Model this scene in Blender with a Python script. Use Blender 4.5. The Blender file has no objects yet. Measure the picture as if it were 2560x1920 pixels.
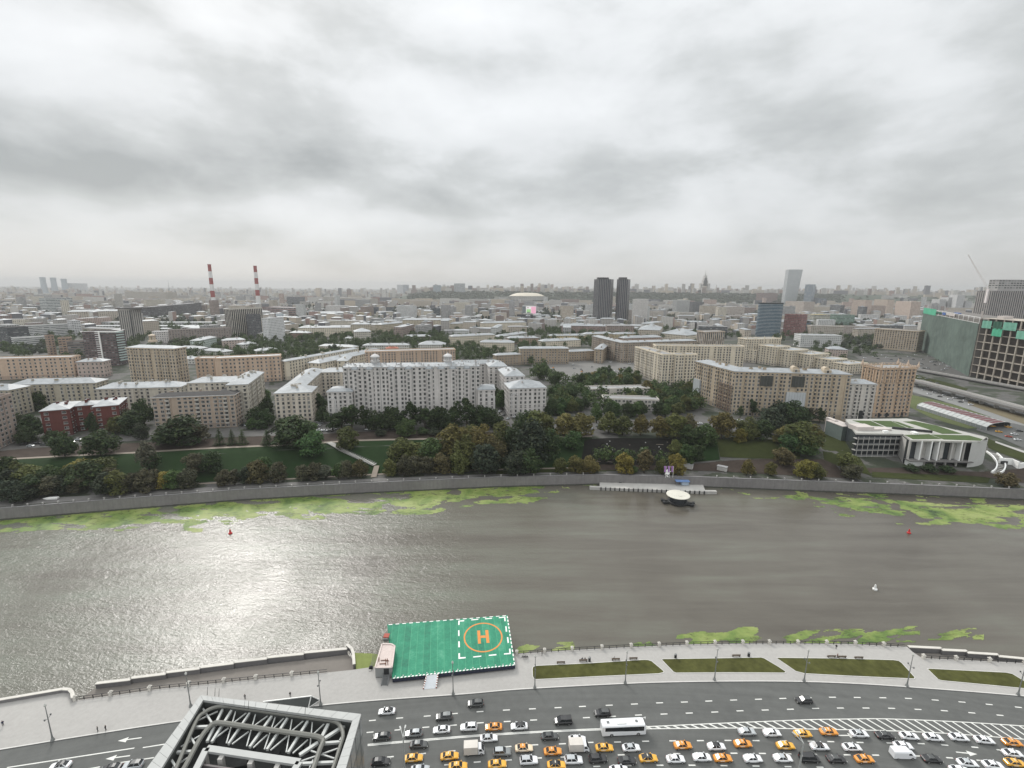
import bpy, math, random
from mathutils import Vector, Matrix, noise
from mathutils.geometry import tessellate_polygon
R = random.Random(11)
scene = bpy.context.scene
COL = scene.collection
rad = math.radians
# ---------------------------------------------------------------- camera
PW, PH, F, CZ = 2560, 1920, 1180.0, 118.0
PITCH, ROLL = math.atan(240 / F), rad(0.45)
fwd = Vector((0, math.cos(PITCH), -math.sin(PITCH)))
r0, u0 = Vector((1, 0, 0)), Vector((0, math.sin(PITCH), math.cos(PITCH)))
rgt = r0 * math.cos(ROLL) + u0 * math.sin(ROLL)
upv = u0 * math.cos(ROLL) - r0 * math.sin(ROLL)
cam_d = bpy.data.cameras.new('camera')
cam_d.sensor_width = 36
cam_d.lens = 36 * F / PW
cam_d.clip_start, cam_d.clip_end = 1, 60000
cam = bpy.data.objects.new('camera', cam_d)
COL.objects.link(cam)
m3 = Matrix((rgt, upv, -fwd)).transposed()
cam.matrix_world = Matrix.Translation((0, 0, CZ)) @ m3.to_4x4()
scene.camera = cam
# ---------------------------------------------------------------- exposure
scene.view_settings.view_transform = 'Standard'
scene.view_settings.look = 'None'
scene.view_settings.exposure = 0.88
scene.view_settings.gamma = 1
scene.cycles.use_denoising = True
scene.cycles.max_bounces = 5
scene.cycles.diffuse_bounces = 3
scene.cycles.glossy_bounces = 3
scene.cycles.transparent_max_bounces = 8
scene.cycles.sample_clamp_indirect = 4
# ---------------------------------------------------------------- sun (veiled, ahead and left) and clouded sky
SUN_EL, SUN_AZ = rad(37), rad(-32)     # azimuth from +Y, positive to +X
sd = Vector((math.sin(SUN_AZ) * math.cos(SUN_EL), math.cos(SUN_AZ) * math.cos(SUN_EL), math.sin(SUN_EL)))
sun_d = bpy.data.lights.new('sun', 'SUN')
sun_d.energy, sun_d.angle, sun_d.color = 1.5, rad(16), (1, .97, .92)
sun = bpy.data.objects.new('sun', sun_d)
COL.objects.link(sun)
sun.rotation_euler = sd.to_track_quat('Z', 'Y').to_euler()
world = bpy.data.worlds.new('World')
scene.world = world
world.use_nodes = True
nt = world.node_tree
nt.nodes.clear()
class NT:
 """small helper to write node graphs"""
 def __init__(s, tree): s.t = tree
 def n(s, kind, **kw):
  x = s.t.nodes.new('ShaderNode' + kind)
  ins = kw.pop('ins', {})
  for k, v in kw.items(): setattr(x, k, v)
  for k, v in ins.items(): s.set(x.inputs[k], v)
  return x
 def set(s, sock, v):
  if hasattr(v, 'links') or isinstance(v, bpy.types.NodeSocket): s.t.links.new(v, sock)
  else: sock.default_value = v
 def m(s, op, a, b=None, c=None, clamp=False):
  x = s.n('Math', operation=op, use_clamp=clamp)
  for i, v in enumerate((a, b, c)):
   if v is not None: s.set(x.inputs[i], v)
  return x.outputs[0]
 def mix(s, f, a, b, mode='MIX'):
  x = s.n('Mix', data_type='RGBA', blend_type=mode)
  s.set(x.inputs[0], f); s.set(x.inputs[6], a); s.set(x.inputs[7], b)
  return x.outputs[2]
 def ramp(s, f, pts, interp='LINEAR'):
  x = s.n('ValToRGB'); s.set(x.inputs[0], f)
  e = x.color_ramp; e.interpolation = interp
  while len(e.elements) < len(pts): e.elements.new(.5)
  for el, (p, c) in zip(e.elements, pts):
   el.position = p
   el.color = (c, c, c, 1) if isinstance(c, (int, float)) else (*c, 1)
  return x.outputs[0]
 def noise(s, vec, scale, detail=4, rough=.5, dist=0, out=0):
  x = s.n('TexNoise', ins={'Scale': scale, 'Detail': detail, 'Roughness': rough, 'Distortion': dist})
  if vec is not None: s.set(x.inputs['Vector'], vec)
  return x.outputs[out]
 def vec(s, x, y, z):
  c = s.n('CombineXYZ')
  for i, v in enumerate((x, y, z)): s.set(c.inputs[i], v)
  return c.outputs[0]
def build_sky():
 g = NT(nt)
 tc = g.n('TexCoord').outputs['Generated']
 sp = g.n('SeparateXYZ'); g.set(sp.inputs[0], tc)
 X, Y, Z = sp.outputs
 zc = g.m('MAXIMUM', Z, 0)
 dz = g.m('ADD', zc, .10)
 # cloud deck seen in perspective
 v = g.vec(g.m('DIVIDE', X, dz), g.m('DIVIDE', Y, dz), 3.7)
 mid = g.noise(v, .9, 6, .5, .1)
 az = g.m('ARCTAN2', X, Y)
 el = g.m('ARCSINE', Z)
 v2 = g.vec(g.m('MULTIPLY', az, 3.6), g.m('MULTIPLY', el, 7.2), 1.7)
 bil = g.noise(v2, 1.15, 9, .55, .12)
 v3 = g.vec(g.m('MULTIPLY', az, 2.0), g.m('MULTIPLY', el, 6.0), 7.1)
 lay = g.noise(v3, .9, 6, .52, .2)
 def blob(a, e, wa, we, amp):
  da = g.m('DIVIDE', g.m('SUBTRACT', az, rad(a)), rad(wa))
  de = g.m('DIVIDE', g.m('SUBTRACT', el, rad(e)), rad(we))
  s = g.m('ADD', g.m('MULTIPLY', da, da), g.m('MULTIPLY', de, de))
  return g.m('MULTIPLY', g.m('EXPONENT', g.m('MULTIPLY', s, -1)), amp)
 dens = g.m('ADD', g.m('MULTIPLY', mid, .10), g.m('ADD', g.m('MULTIPLY', lay, .36), g.m('MULTIPLY', bil, .66)))
 # the heavier cloud banks of this sky
 bank = None
 for b in CLOUDS: bank = blob(*b) if bank is None else g.m('ADD', bank, blob(*b))
 ragged = g.m('ADD', .24, g.m('MULTIPLY', bil, 1.45))
 dens = g.m('ADD', dens, g.m('MULTIPLY', bank, ragged))
 cl = g.ramp(dens, [(.38, (.515, .526, .533)), (.54, (.445, .456, .461)), (.65, (.355, .366, .366)), (.88, (.235, .247, .247))])
 # overcast sky: brighter towards the zenith, pale at the horizon
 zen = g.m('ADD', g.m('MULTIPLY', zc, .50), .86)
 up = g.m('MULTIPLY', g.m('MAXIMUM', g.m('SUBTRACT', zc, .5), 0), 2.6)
 back = g.m('MULTIPLY', g.m('MAXIMUM', g.m('MULTIPLY', Y, -1), 0), .7)     # added sky brightness behind the viewer, to light the facades facing it
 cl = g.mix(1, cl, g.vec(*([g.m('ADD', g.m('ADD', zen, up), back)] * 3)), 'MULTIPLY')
 hz_ = g.m('EXPONENT', g.m('MULTIPLY', zc, -17))
 side = g.m('ADD', g.m('MULTIPLY', X, -.17), .93)
 hcol = g.mix(1, (.40, .388, .378, 1), g.vec(side, side, side), 'MULTIPLY')
 cl = g.mix(g.m('MULTIPLY', hz_, .85), cl, hcol)
 sky = g.n('TexSky', sky_type='NISHITA', sun_disc=False, sun_elevation=SUN_EL, sun_rotation=SUN_AZ)
 b1 = g.n('Background', ins={'Color': sky.outputs[0], 'Strength': .08})
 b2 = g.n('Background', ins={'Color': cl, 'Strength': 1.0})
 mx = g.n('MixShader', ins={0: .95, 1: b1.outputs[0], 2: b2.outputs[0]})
 o = g.n('OutputWorld'); g.t.links.new(mx.outputs[0], o.inputs[0])
# (azimuth, elevation, half width, half height, weight) of darker banks; negative = bright gaps
CLOUDS = [(-25, 12.3, 14, 3.2, .27), (-43, 10.8, 11, 3.0, .28), (-33, 9.5, 7, 2.0, .12), (11, 11.3, 10, 2.8, .18), (25, 13.0, 9, 3.6, .15), (-25, 18.5, 8, 4.5, .13), (41, 10, 10, 4.5, .13), (-7, 11.8, 6, 2.2, .12), (-9, 8.6, 9, 1.2, .09),
          (-43, 17.5, 9, 3.5, -.12), (-1, 17.5, 13, 3.5, -.07), (-20, 7.3, 20, 1.5, -.08), (20, 7, 14, 2, -.05), (0, 27, 40, 4.5, -.04)]
build_sky()
# ---------------------------------------------------------------- from a pixel of the photograph to a place in the world
def ray(px, py): return fwd + rgt * ((px - PW / 2) / F) - upv * ((py - PH / 2) / F)
def P(px, py, z=0.0):
 d = ray(px, py)
 t = (z - CZ) / d.z
 return Vector((d.x * t, d.y * t, z))
def PY(px, py, y):
 d = ray(px, py)
 t = y / d.y
 return Vector((d.x * t, y, CZ + d.z * t))
def lerp(a, b, t): return a + (b - a) * t
def interp(pts, x):
 if x <= pts[0][0]: return pts[0][1]
 for (a, b), (c, d) in zip(pts, pts[1:]):
  if x <= c: return b + (d - b) * (x - a) / (c - a)
 return pts[-1][1]
def smooth(a, b, x):
 t = min(1, max(0, (x - a) / (b - a)))
 return t * t * (3 - 2 * t)
def spline(pts, n=8):
 out = []
 for i in range(len(pts) - 1):
  p0, p1, p2, p3 = pts[max(i - 1, 0)], pts[i], pts[i + 1], pts[min(i + 2, len(pts) - 1)]
  for k in range(n):
   t = k / n
   out.append(tuple(.5 * ((2 * b) + (c - a) * t + (2 * a - 5 * b + 4 * c - d) * t * t + (3 * b - a - 3 * c + d) * t ** 3) for a, b, c, d in zip(p0, p1, p2, p3)))
 return out + [tuple(pts[-1])]
WATER = -6.0
FAR_BANK_PX = [(-900, 1366), (-300, 1298), (0, 1270), (300, 1246), (600, 1223), (900, 1207), (1240, 1192), (1490, 1186), (1755, 1192), (1940, 1199), (2250, 1210), (2560, 1223), (2900, 1240), (3500, 1270)]
FAR_BANK = [P(x, y, 0.9).to_2d() for x, y in FAR_BANK_PX]
_fb = [(p.x, p.y) for p in FAR_BANK]
_fb = [(-6000, _fb[0][1] - 60)] + _fb + [(6000, _fb[-1][1] - 40)]
def yb(x): return interp(_fb, x)
PROF = [(0, 0.0), (13, 0.15), (17, 0.6), (44, 9.4), (50, 10.0), (800, 10.0)]
def hz(x, y):
 s = y - yb(x)
 top = 10 - 4.5 * smooth(185, 240, x) if y < 900 else 10
 h = interp(PROF, s) * top / 10
 if y > 3200: h += 72 * smooth(3300, 4250, y) * smooth(-.27, -.16, x / y)
 return h
def G(px, py):
 """the point of the far side's ground that this pixel looks at"""
 d = ray(px, py)
 t, step = 240.0, 2.0
 while t < 20000:
  q = Vector((0, 0, CZ)) + d * t
  if q.z <= hz(q.x, q.y): break
  t += step; step *= 1.012
 a, b = t - step, t
 for _ in range(24):
  c = (a + b) / 2
  q = Vector((0, 0, CZ)) + d * c
  if q.z <= hz(q.x, q.y): b = c
  else: a = c
 return Vector((d.x * b, d.y * b, hz(d.x * b, d.y * b)))
def ztop(bx, by, ty, tx=None):
 p = G(bx, by)
 return PY(bx if tx is None else tx, ty, p.y).z
# ---------------------------------------------------------------- objects
def link(o, parent=None):
 COL.objects.link(o)
 if parent: o.parent = parent
 return o
def tag(o, label=None, cat=None, group=None, kind=None):
 if label: o['label'] = label
 if cat: o['category'] = cat
 if group: o['group'] = group
 if kind: o['kind'] = kind
 return o
def thing(name, label, cat, loc=(0, 0, 0), rz=0, group=None):
 o = bpy.data.objects.new(name, None)
 o.empty_display_size = .5
 link(o); o.location = loc; o.rotation_euler = (0, 0, rz)
 return tag(o, label, cat, group)
def kids(o): return KIDS.get(o.name, [])
KIDS = {}
def copy_tree(o, parent=None):
 c = o.copy()
 COL.objects.link(c)
 if parent: c.parent = parent
 KIDS[c.name] = [copy_tree(k, c) for k in kids(o)]
 return c
def place(proto, used, loc, rz=0, scale=None, label=None, group=None, color=None):
 """the prototype itself the first time, copies of it after that"""
 o = proto if not used.get(proto.name) else copy_tree(proto)
 used[proto.name] = 1
 o.location = loc; o.rotation_euler = (0, 0, rz)
 if scale: o.scale = scale if hasattr(scale, '__len__') else (scale,) * 3
 if label: o['label'] = label
 if group: o['group'] = group
 if color:
  for k in kids(o): k.color = (*color, 1)
 return o
class MB:
 def __init__(s): s.v, s.f, s.mi, s.uv = [], [], [], []
 def face(s, pts, m=0, uv=None):
  b = len(s.v)
  s.v += [tuple(p) for p in pts]
  s.f.append(tuple(range(b, b + len(pts)))); s.mi.append(m)
  s.uv.append(uv)
 def mesh(s, vs, fs, m=0):
  b = len(s.v)
  s.v += [tuple(p) for p in vs]
  for f in fs:
   s.f.append(tuple(b + i for i in f)); s.mi.append(m); s.uv.append(None)
 def box(s, c, size, rz=0, m=0, taper=1):
  x, y, z = size[0] / 2, size[1] / 2, size[2] / 2
  ca, sa = math.cos(rz), math.sin(rz)
  vs = []
  for dz, k in ((-z, 1), (z, taper)):
   for dx, dy in ((-x, -y), (x, -y), (x, y), (-x, y)):
    dx *= k; dy *= k
    vs.append((c[0] + dx * ca - dy * sa, c[1] + dx * sa + dy * ca, c[2] + dz))
  s.mesh(vs, [(3, 2, 1, 0), (4, 5, 6, 7), (0, 1, 5, 4), (1, 2, 6, 5), (2, 3, 7, 6), (3, 0, 4, 7)], m)
 def prism(s, poly, z0, z1, m=0, mtop=None, bottom=True, sides=True, uvs=None):
  n = len(poly)
  area = sum(poly[i][0] * poly[(i + 1) % n][1] - poly[(i + 1) % n][0] * poly[i][1] for i in range(n))
  if area < 0: poly = poly[::-1]
  tri = tessellate_polygon([[Vector((p[0], p[1], 0)) for p in poly]])
  def fix(t):
   a, b, c = (poly[i] for i in t)
   return t if (b[0] - a[0]) * (c[1] - a[1]) - (c[0] - a[0]) * (b[1] - a[1]) > 0 else t[::-1]
  tri = [fix(t) for t in tri]
  s.mesh([(p[0], p[1], z1) for p in poly], tri, m if mtop is None else mtop)
  if bottom: s.mesh([(p[0], p[1], z0) for p in poly], [t[::-1] for t in tri], m)
  if sides:
   for i in range(n):
    a, b = poly[i], poly[(i + 1) % n]
    s.face([(a[0], a[1], z0), (b[0], b[1], z0), (b[0], b[1], z1), (a[0], a[1], z1)], m)
 def tube(s, p0, p1, r, r1=None, n=6, m=0):
  p0, p1 = Vector(p0), Vector(p1)
  r1 = r if r1 is None else r1
  d = (p1 - p0).normalized()
  a = d.orthogonal().normalized(); b = d.cross(a)
  vs = []
  for p, q in ((p0, r), (p1, r1)):
   for i in range(n):
    t = 2 * math.pi * i / n
    vs.append(p + a * math.cos(t) * q + b * math.sin(t) * q)
  fs = [(i, (i + 1) % n, n + (i + 1) % n, n + i) for i in range(n)] + [tuple(range(n))[::-1], tuple(range(n, 2 * n))]
  s.mesh(vs, fs, m)
 def bar(s, p0, p1, w, h=None, m=0, up=(0, 0, 1)):
  """square bar between two points"""
  p0, p1 = Vector(p0), Vector(p1)
  h = w if h is None else h
  d = (p1 - p0).normalized()
  u = Vector(up)
  sd_ = d.cross(u)
  if sd_.length < 1e-4: sd_ = d.cross(Vector((1, 0, 0)))
  sd_.normalize(); u = sd_.cross(d)
  vs = [p + sd_ * a * w / 2 + u * b * h / 2 for p in (p0, p1) for a, b in ((-1, -1), (1, -1), (1, 1), (-1, 1))]
  s.mesh(vs, [(3, 2, 1, 0), (4, 5, 6, 7), (0, 1, 5, 4), (1, 2, 6, 5), (2, 3, 7, 6), (3, 0, 4, 7)], m)
 def lathe(s, prof, c=(0, 0, 0), n=24, m=0, sx=1, sy=1):
  vs, fs = [], []
  for r, z in prof:
   for i in range(n):
    t = 2 * math.pi * i / n
    vs.append((c[0] + r * math.cos(t) * sx, c[1] + r * math.sin(t) * sy, c[2] + z))
  for k in range(len(prof) - 1):
   for i in range(n):
    fs.append((k * n + i, k * n + (i + 1) % n, (k + 1) * n + (i + 1) % n, (k + 1) * n + i))
  fs += [tuple(range(n))[::-1], tuple(range((len(prof) - 1) * n, len(prof) * n))]
  s.mesh(vs, fs, m)
 def build(s, name, mats, parent=None, o=(0, 0, 0), smooth_=False):
  me = bpy.data.meshes.new(name)
  if any(o): vs = [(a - o[0], b - o[1], c - o[2]) for a, b, c in s.v]
  else: vs = s.v
  me.from_pydata(vs, [], s.f)
  if not isinstance(mats, (list, tuple)): mats = [mats]
  for m in mats: me.materials.append(m)
  me.polygons.foreach_set('material_index', s.mi)
  if any(s.uv):
   uvl = me.uv_layers.new(name='UVMap')
   k, data = 0, []
   for f, u in zip(s.f, s.uv):
    for i in range(len(f)):
     data += list(u[i]) if u else [0, 0]
   uvl.data.foreach_set('uv', data)
  if smooth_: me.polygons.foreach_set('use_smooth', [True] * len(s.f))
  me.update()
  ob = bpy.data.objects.new(name, me)
  link(ob, parent)
  if parent is not None: KIDS.setdefault(parent.name, []).append(ob)
  elif any(o): ob.location = o
  return ob
# ---------------------------------------------------------------- materials
MATS = {}
def mat(name, col, rough=.8, metal=0.0, var=.18, scale=.5, bump=0.0, obj_color=False, spec=.3, scale2=None, rnd=False, streak=0, lanes=0):
 if name in MATS: return MATS[name]
 m = bpy.data.materials.new(name); m.use_nodes = True
 MATS[name] = m
 g = NT(m.node_tree)
 b = m.node_tree.nodes['Principled BSDF']
 geo = g.n('NewGeometry').outputs['Position']
 base = g.n('ObjectInfo').outputs['Color'] if obj_color else (*col, 1)
 if rnd:
  r_ = g.m('POWER', g.m('FRACT', g.m('ADD', g.n('ObjectInfo').outputs['Random'], g.n('NewGeometry').outputs['Random Per Island'])), 2.6)
  base = g.mix(g.m('MULTIPLY', r_, .8), base, (.28, .28, .27, 1))
 if lanes:
  sx = g.n('SeparateXYZ'); g.set(sx.inputs[0], geo)
  lv = g.vec(g.m('MULTIPLY', sx.outputs[0], .02), g.m('ADD', sx.outputs[1], g.m('MULTIPLY', g.m('POWER', g.m('SUBTRACT', sx.outputs[0], 30), 2), .0011)), 0)
  lf = g.m('ADD', g.m('MULTIPLY', g.noise(lv, .55, 3, .6), lanes), 1 - lanes * .5)
  base = g.mix(1, base, g.vec(lf, lf, lf), 'MULTIPLY')
 if streak:
  sx = g.n('SeparateXYZ'); g.set(sx.inputs[0], geo)
  sv = g.vec(g.m('MULTIPLY', sx.outputs[0], .8), g.m('MULTIPLY', sx.outputs[1], .8), g.m('MULTIPLY', sx.outputs[2], .06))
  sf = g.m('ADD', g.m('MULTIPLY', g.noise(sv, 1.0, 4, .65), streak), 1 - streak * .55)
  base = g.mix(1, base, g.vec(sf, sf, sf), 'MULTIPLY')
 if var:
  a = g.noise(geo, scale, 6, .6)
  c = g.noise(geo, scale2 or scale * .13, 3, .5)
  f = g.m('ADD', g.m('MULTIPLY', g.m('SUBTRACT', a, .5), var * 2), g.m('MULTIPLY', g.m('SUBTRACT', c, .5), var * 1.6))
  f = g.m('ADD', f, 1.0)
  base = g.mix(1, base, g.vec(f, f, f), 'MULTIPLY')
 g.set(b.inputs['Base Color'], base)
 b.inputs['Roughness'].default_value = rough
 b.inputs['Metallic'].default_value = metal
 b.inputs['Specular IOR Level'].default_value = spec
 if bump:
  bp = g.n('Bump', ins={'Strength': .5, 'Distance': bump, 'Height': g.noise(geo, scale * 3, 5, .6)})
  g.set(b.inputs['Normal'], bp.outputs[0])
 return m
def facade_mat(name, wx=(.27, .73), wy=(.26, .76), glass=(.035, .04, .045), lit=.0, band=0.0, frame=1.25, stripes=False, rv=.75):
 """rendered wall with a grid of windows; u counts bays, v counts storeys; wall colour = object colour"""
 if name in MATS: return MATS[name]
 m = bpy.data.materials.new(name); m.use_nodes = True
 MATS[name] = m
 g = NT(m.node_tree)
 b = m.node_tree.nodes['Principled BSDF']
 uv = g.n('UVMap').outputs[0]
 sp = g.n('SeparateXYZ'); g.set(sp.inputs[0], uv)
 u, v = sp.outputs[0], sp.outputs[1]
 fu, fv = g.m('FRACT', u), g.m('FRACT', v)
 cell = g.vec(g.m('FLOOR', u), g.m('FLOOR', v), 0)
 wn = g.n('TexWhiteNoise', noise_dimensions='2D'); g.set(wn.inputs['Vector'], cell)
 rnd = wn.outputs['Value']
 def inside(x, a, c): return g.m('MULTIPLY', g.m('GREATER_THAN', x, a), g.m('LESS_THAN', x, c))
 win = g.m('MULTIPLY', inside(fu, *wx), inside(fv, *wy))
 rim = g.m('MULTIPLY', inside(fu, wx[0] - .05, wx[1] + .05), inside(fv, wy[0] - .06, wy[1] + .04))
 if stripes: win = inside(fv, *wy); rim = win
 isw = g.m('GREATER_THAN', v, 0.001)
 win, rim = g.m('MULTIPLY', win, isw), g.m('MULTIPLY', rim, isw)
 wall = g.n('ObjectInfo').outputs['Color']
 geo = g.n('NewGeometry').outputs['Position']
 f = g.m('ADD', g.m('MULTIPLY', g.noise(geo, .12, 6, .65), .5), .75)
 wall = g.mix(1, wall, g.vec(f, f, f), 'MULTIPLY')
 wall = g.mix(g.m('MULTIPLY', rim, .5), wall, g.mix(1, wall, (frame, frame, frame, 1), 'MULTIPLY'))
 if band:
  bd = g.m('MULTIPLY', g.m('LESS_THAN', fv, .12), band)
  wall = g.mix(bd, wall, (.5, .5, .48, 1))
 gl = g.mix(g.m('MULTIPLY', g.m('POWER', rnd, 3), rv), (*glass, 1), (.33, .34, .34, 1))
 g.set(b.inputs['Base Color'], g.mix(win, wall, gl))
 g.set(b.inputs['Roughness'], g.m('SUBTRACT', .85, g.m('MULTIPLY', win, .6)))
 b.inputs['Specular IOR Level'].default_value = .35
 return m
M_PLASTER = mat('plaster', (.5, .5, .5), .88, var=.16, scale=.45, obj_color=True, streak=.5)
M_ROOFW = mat('white_metal_roof', (.255, .27, .28), .6, var=.45, scale=.3, scale2=.05, obj_color=False, spec=.4)
M_ROOFG = mat('grey_roof', (.22, .22, .22), .8, var=.3, scale=.2)
M_ROOFD = mat('dark_roof', (.035, .033, .033), .85, var=.3, scale=.3)
M_ROOFC = mat('coloured_roof', (.5, .5, .5), .7, var=.25, scale=.25, obj_color=True)
M_FRAME = mat('window_frame', (.42, .41, .39), .6, var=.05)
M_GLASS = mat('window_glass', (.016, .018, .021), .2, var=.5, scale=.35, spec=.5, rnd=True)
M_GLASSB = mat('blue_glass', (.05, .085, .11), .15, var=.35, scale=.1, spec=.6)
M_GLASSD = mat('dark_glass', (.03, .035, .04), .18, var=.5, scale=.15, spec=.5)
M_CONC = mat('concrete', (.36, .35, .33), .85, var=.2, scale=.4)
M_CONCD = mat('dark_concrete', (.13, .125, .12), .9, var=.3, scale=.3)
M_WHITE = mat('white_paint', (.72, .72, .70), .5, var=.08)
M_GREYM = mat('grey_metal', (.16, .165, .165), .5, .3, var=.2)
M_BLACK = mat('black_metal', (.025, .026, .027), .5, var=.2)
M_ASPH = mat('asphalt', (.082, .083, .080), .9, var=.22, scale=.5, scale2=.045)
M_ASPH2 = mat('old_asphalt', (.085, .082, .078), .92, var=.25, scale=.25)
M_PAVE = mat('pale_paving', (.31, .30, .285), .9, var=.15, scale=.9, scale2=.07)
M_QUAY = mat('brown_quay_paving', (.16, .145, .13), .92, var=.12, scale=.8)
M_GRANITE = mat('grey_granite', (.155, .15, .15), .8, var=.18, scale=.9, scale2=.08)
M_MARK = mat('road_paint', (.55, .55, .52), .8, var=.2, scale=1.5)
M_LAWN = mat('autumn_lawn', (.058, .060, .020), .95, var=.62, scale=.5, scale2=.16, spec=.08)
M_GRASS = mat('slope_grass', (.013, .027, .009), .95, var=.3, scale=.3, spec=.08)
M_GRASSO = mat('olive_grass', (.030, .036, .012), .95, var=.4, scale=.25, spec=.08)
M_SOIL = mat('dark_soil', (.0095, .009, .008), .95, var=.5, scale=.4, spec=.08)
M_DIRT = mat('brown_earth', (.046, .036, .030), .95, var=.5, scale=.35, spec=.08)
M_PATH = mat('pale_path', (.20, .17, .14), .9, var=.1)
M_FACE = facade_mat('facade_punched')
M_FACE2 = facade_mat('facade_wide', (.14, .86), (.3, .74), band=.0)
M_FACE3 = facade_mat('facade_ribbon', (.04, .96), (.34, .80), glass=(.05, .06, .065), stripes=True)
M_FACE4 = facade_mat('facade_vertical', (.3, .7), (-.05, 1.05), glass=(.03, .033, .036), rv=.2)
M_FACE5 = facade_mat('facade_balcony', (.22, .66), (.28, .74), glass=(.05, .05, .05))
# ================================================================ SETTING: ground, river, near bank
def build_ground():
 mb = MB()
 ss = [0.6, 6, 13, 17, 26, 35, 44, 50, 58, 80, 120, 180, 260, 380, 560, 800, 1150, 1600, 2200, 2900, 3250, 3400, 3550, 3700, 3850, 4000, 4200, 4600, 5500, 7500, 11000, 17000, 25000]
 us = [i / 30 for i in range(-60, 61)]
 base = len(mb.v)
 for s in ss:
  for u in us:
   k = u * (330 + s * 1.05) * (1 if s < 3000 else 1)
   x = k
   y = yb(max(-3000, min(3000, x))) + s if s < 3000 else 300 + s
   mb.v.append((x, y, hz(x, y)))
 n = len(us)
 for j in range(len(ss) - 1):
  for i in range(n - 1):
   a = base + j * n + i
   mb.f.append((a, a + 1, a + n + 1, a + n)); mb.mi.append(0); mb.uv.append(None)
 m = bpy.data.materials.new('city_ground'); m.use_nodes = True
 g = NT(m.node_tree); b = m.node_tree.nodes['Principled BSDF']
 geo = g.n('NewGeometry').outputs['Position']
 a = g.noise(geo, .035, 6, .65); c = g.noise(geo, .4, 5, .6); d = g.noise(geo, .006, 4, .5)
 col = g.ramp(a, [(.38, (.014, .021, .010)), (.48, (.024, .030, .015)), (.53, (.075, .072, .067)), (.62, (.055, .053, .050)), (.70, (.020, .026, .013))])
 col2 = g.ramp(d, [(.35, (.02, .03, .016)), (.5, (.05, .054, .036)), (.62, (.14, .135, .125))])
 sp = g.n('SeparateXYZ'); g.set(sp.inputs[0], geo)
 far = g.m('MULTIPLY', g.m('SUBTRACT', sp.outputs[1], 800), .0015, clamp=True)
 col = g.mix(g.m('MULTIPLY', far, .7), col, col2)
 wood = g.m('MULTIPLY', g.m('MULTIPLY', g.m('SUBTRACT', sp.outputs[2], 13), .2, clamp=True), g.m('LESS_THAN', sp.outputs[1], 4600))
 col = g.mix(wood, col, (.024, .036, .018, 1))
 f = g.m('ADD', g.m('MULTIPLY', c, .7), .65)
 g.set(b.inputs['Base Color'], g.mix(1, col, g.vec(f, f, f), 'MULTIPLY'))
 b.inputs['Roughness'].default_value = .95
 o = mb.build('ground', m, smooth_=True)
 tag(o, 'city ground beyond the far embankment, rising to wooded hills', kind='structure')
build_ground()
def build_water():
 m = bpy.data.materials.new('river_water'); m.use_nodes = True
 g = NT(m.node_tree); b = m.node_tree.nodes['Principled BSDF']
 geo = g.n('NewGeometry').outputs['Position']
 sp = g.n('SeparateXYZ'); g.set(sp.inputs[0], geo)
 v = g.vec(g.m('MULTIPLY', sp.outputs[0], .55), sp.outputs[1], sp.outputs[2])
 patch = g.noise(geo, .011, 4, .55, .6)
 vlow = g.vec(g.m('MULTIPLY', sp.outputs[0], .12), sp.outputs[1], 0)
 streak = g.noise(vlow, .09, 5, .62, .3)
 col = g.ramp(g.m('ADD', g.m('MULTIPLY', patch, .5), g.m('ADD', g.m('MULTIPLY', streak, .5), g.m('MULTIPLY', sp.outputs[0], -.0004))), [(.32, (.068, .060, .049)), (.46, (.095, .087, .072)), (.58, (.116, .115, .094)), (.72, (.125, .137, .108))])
 g.set(b.inputs['Base Color'], col)
 wind = g.m('SUBTRACT', .66, g.m('MULTIPLY', sp.outputs[0], .0075), clamp=True)
 g.set(b.inputs['Roughness'], g.m('ADD', .12, g.m('MULTIPLY', wind, .09)))
 b.inputs['IOR'].default_value = 1.33
 h1 = g.noise(v, .42, 3, .6, .4); h2 = g.noise(v, 1.5, 3, .65, .3); h3 = g.noise(vlow, .16, 2, .5)
 amp = g.m('MULTIPLY', g.ramp(patch, [(.35, .45), (.6, 1.0)]), g.m('ADD', .40, g.m('MULTIPLY', wind, .60)))
 h = g.m('MULTIPLY', g.m('ADD', g.m('ADD', g.m('MULTIPLY', h1, .50), g.m('MULTIPLY', h2, .36)), g.m('MULTIPLY', h3, .35)), amp)
 bp = g.n('Bump', ins={'Strength': 1.0, 'Distance': .66, 'Height': h})
 g.set(b.inputs['Normal'], bp.outputs[0])
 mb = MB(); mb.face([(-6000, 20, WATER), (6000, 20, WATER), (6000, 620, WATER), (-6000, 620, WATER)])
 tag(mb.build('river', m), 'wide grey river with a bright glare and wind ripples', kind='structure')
build_water()
def px_line(pts, z=0.0): return [P(x, y, z) for x, y in pts]
KERB = [(-700, 1990), (-300, 1925), (0, 1876), (220, 1840), (450, 1805), (680, 1778), (900, 1756), (1160, 1737), (1300, 1725), (1560, 1711), (1734, 1706), (1940, 1705), (2100, 1709), (2267, 1719), (2560, 1742), (2900, 1776), (3400, 1840)]
OUTER = [(-700, 1855), (-300, 1800), (0, 1757), (100, 1740), (160, 1729), (176, 1729), (183, 1737), (185, 1752), (300, 1736), (400, 1722), (520, 1710), (640, 1698), (820, 1681), (885, 1674), (940, 1666), (1100, 1651), (1290, 1634), (1430, 1625), (1560, 1618), (1734, 1610),
         (1940, 1608), (2120, 1609), (2268, 1617), (2282, 1630), (2305, 1645), (2560, 1657), (2900, 1690), (3400, 1750)]
kerb_w = [P(x, y, 0.0).to_2d() for x, y in spline(KERB, 6)]
outer_w = [P(x, y, 0.15).to_2d() for x, y in OUTER]
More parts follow.
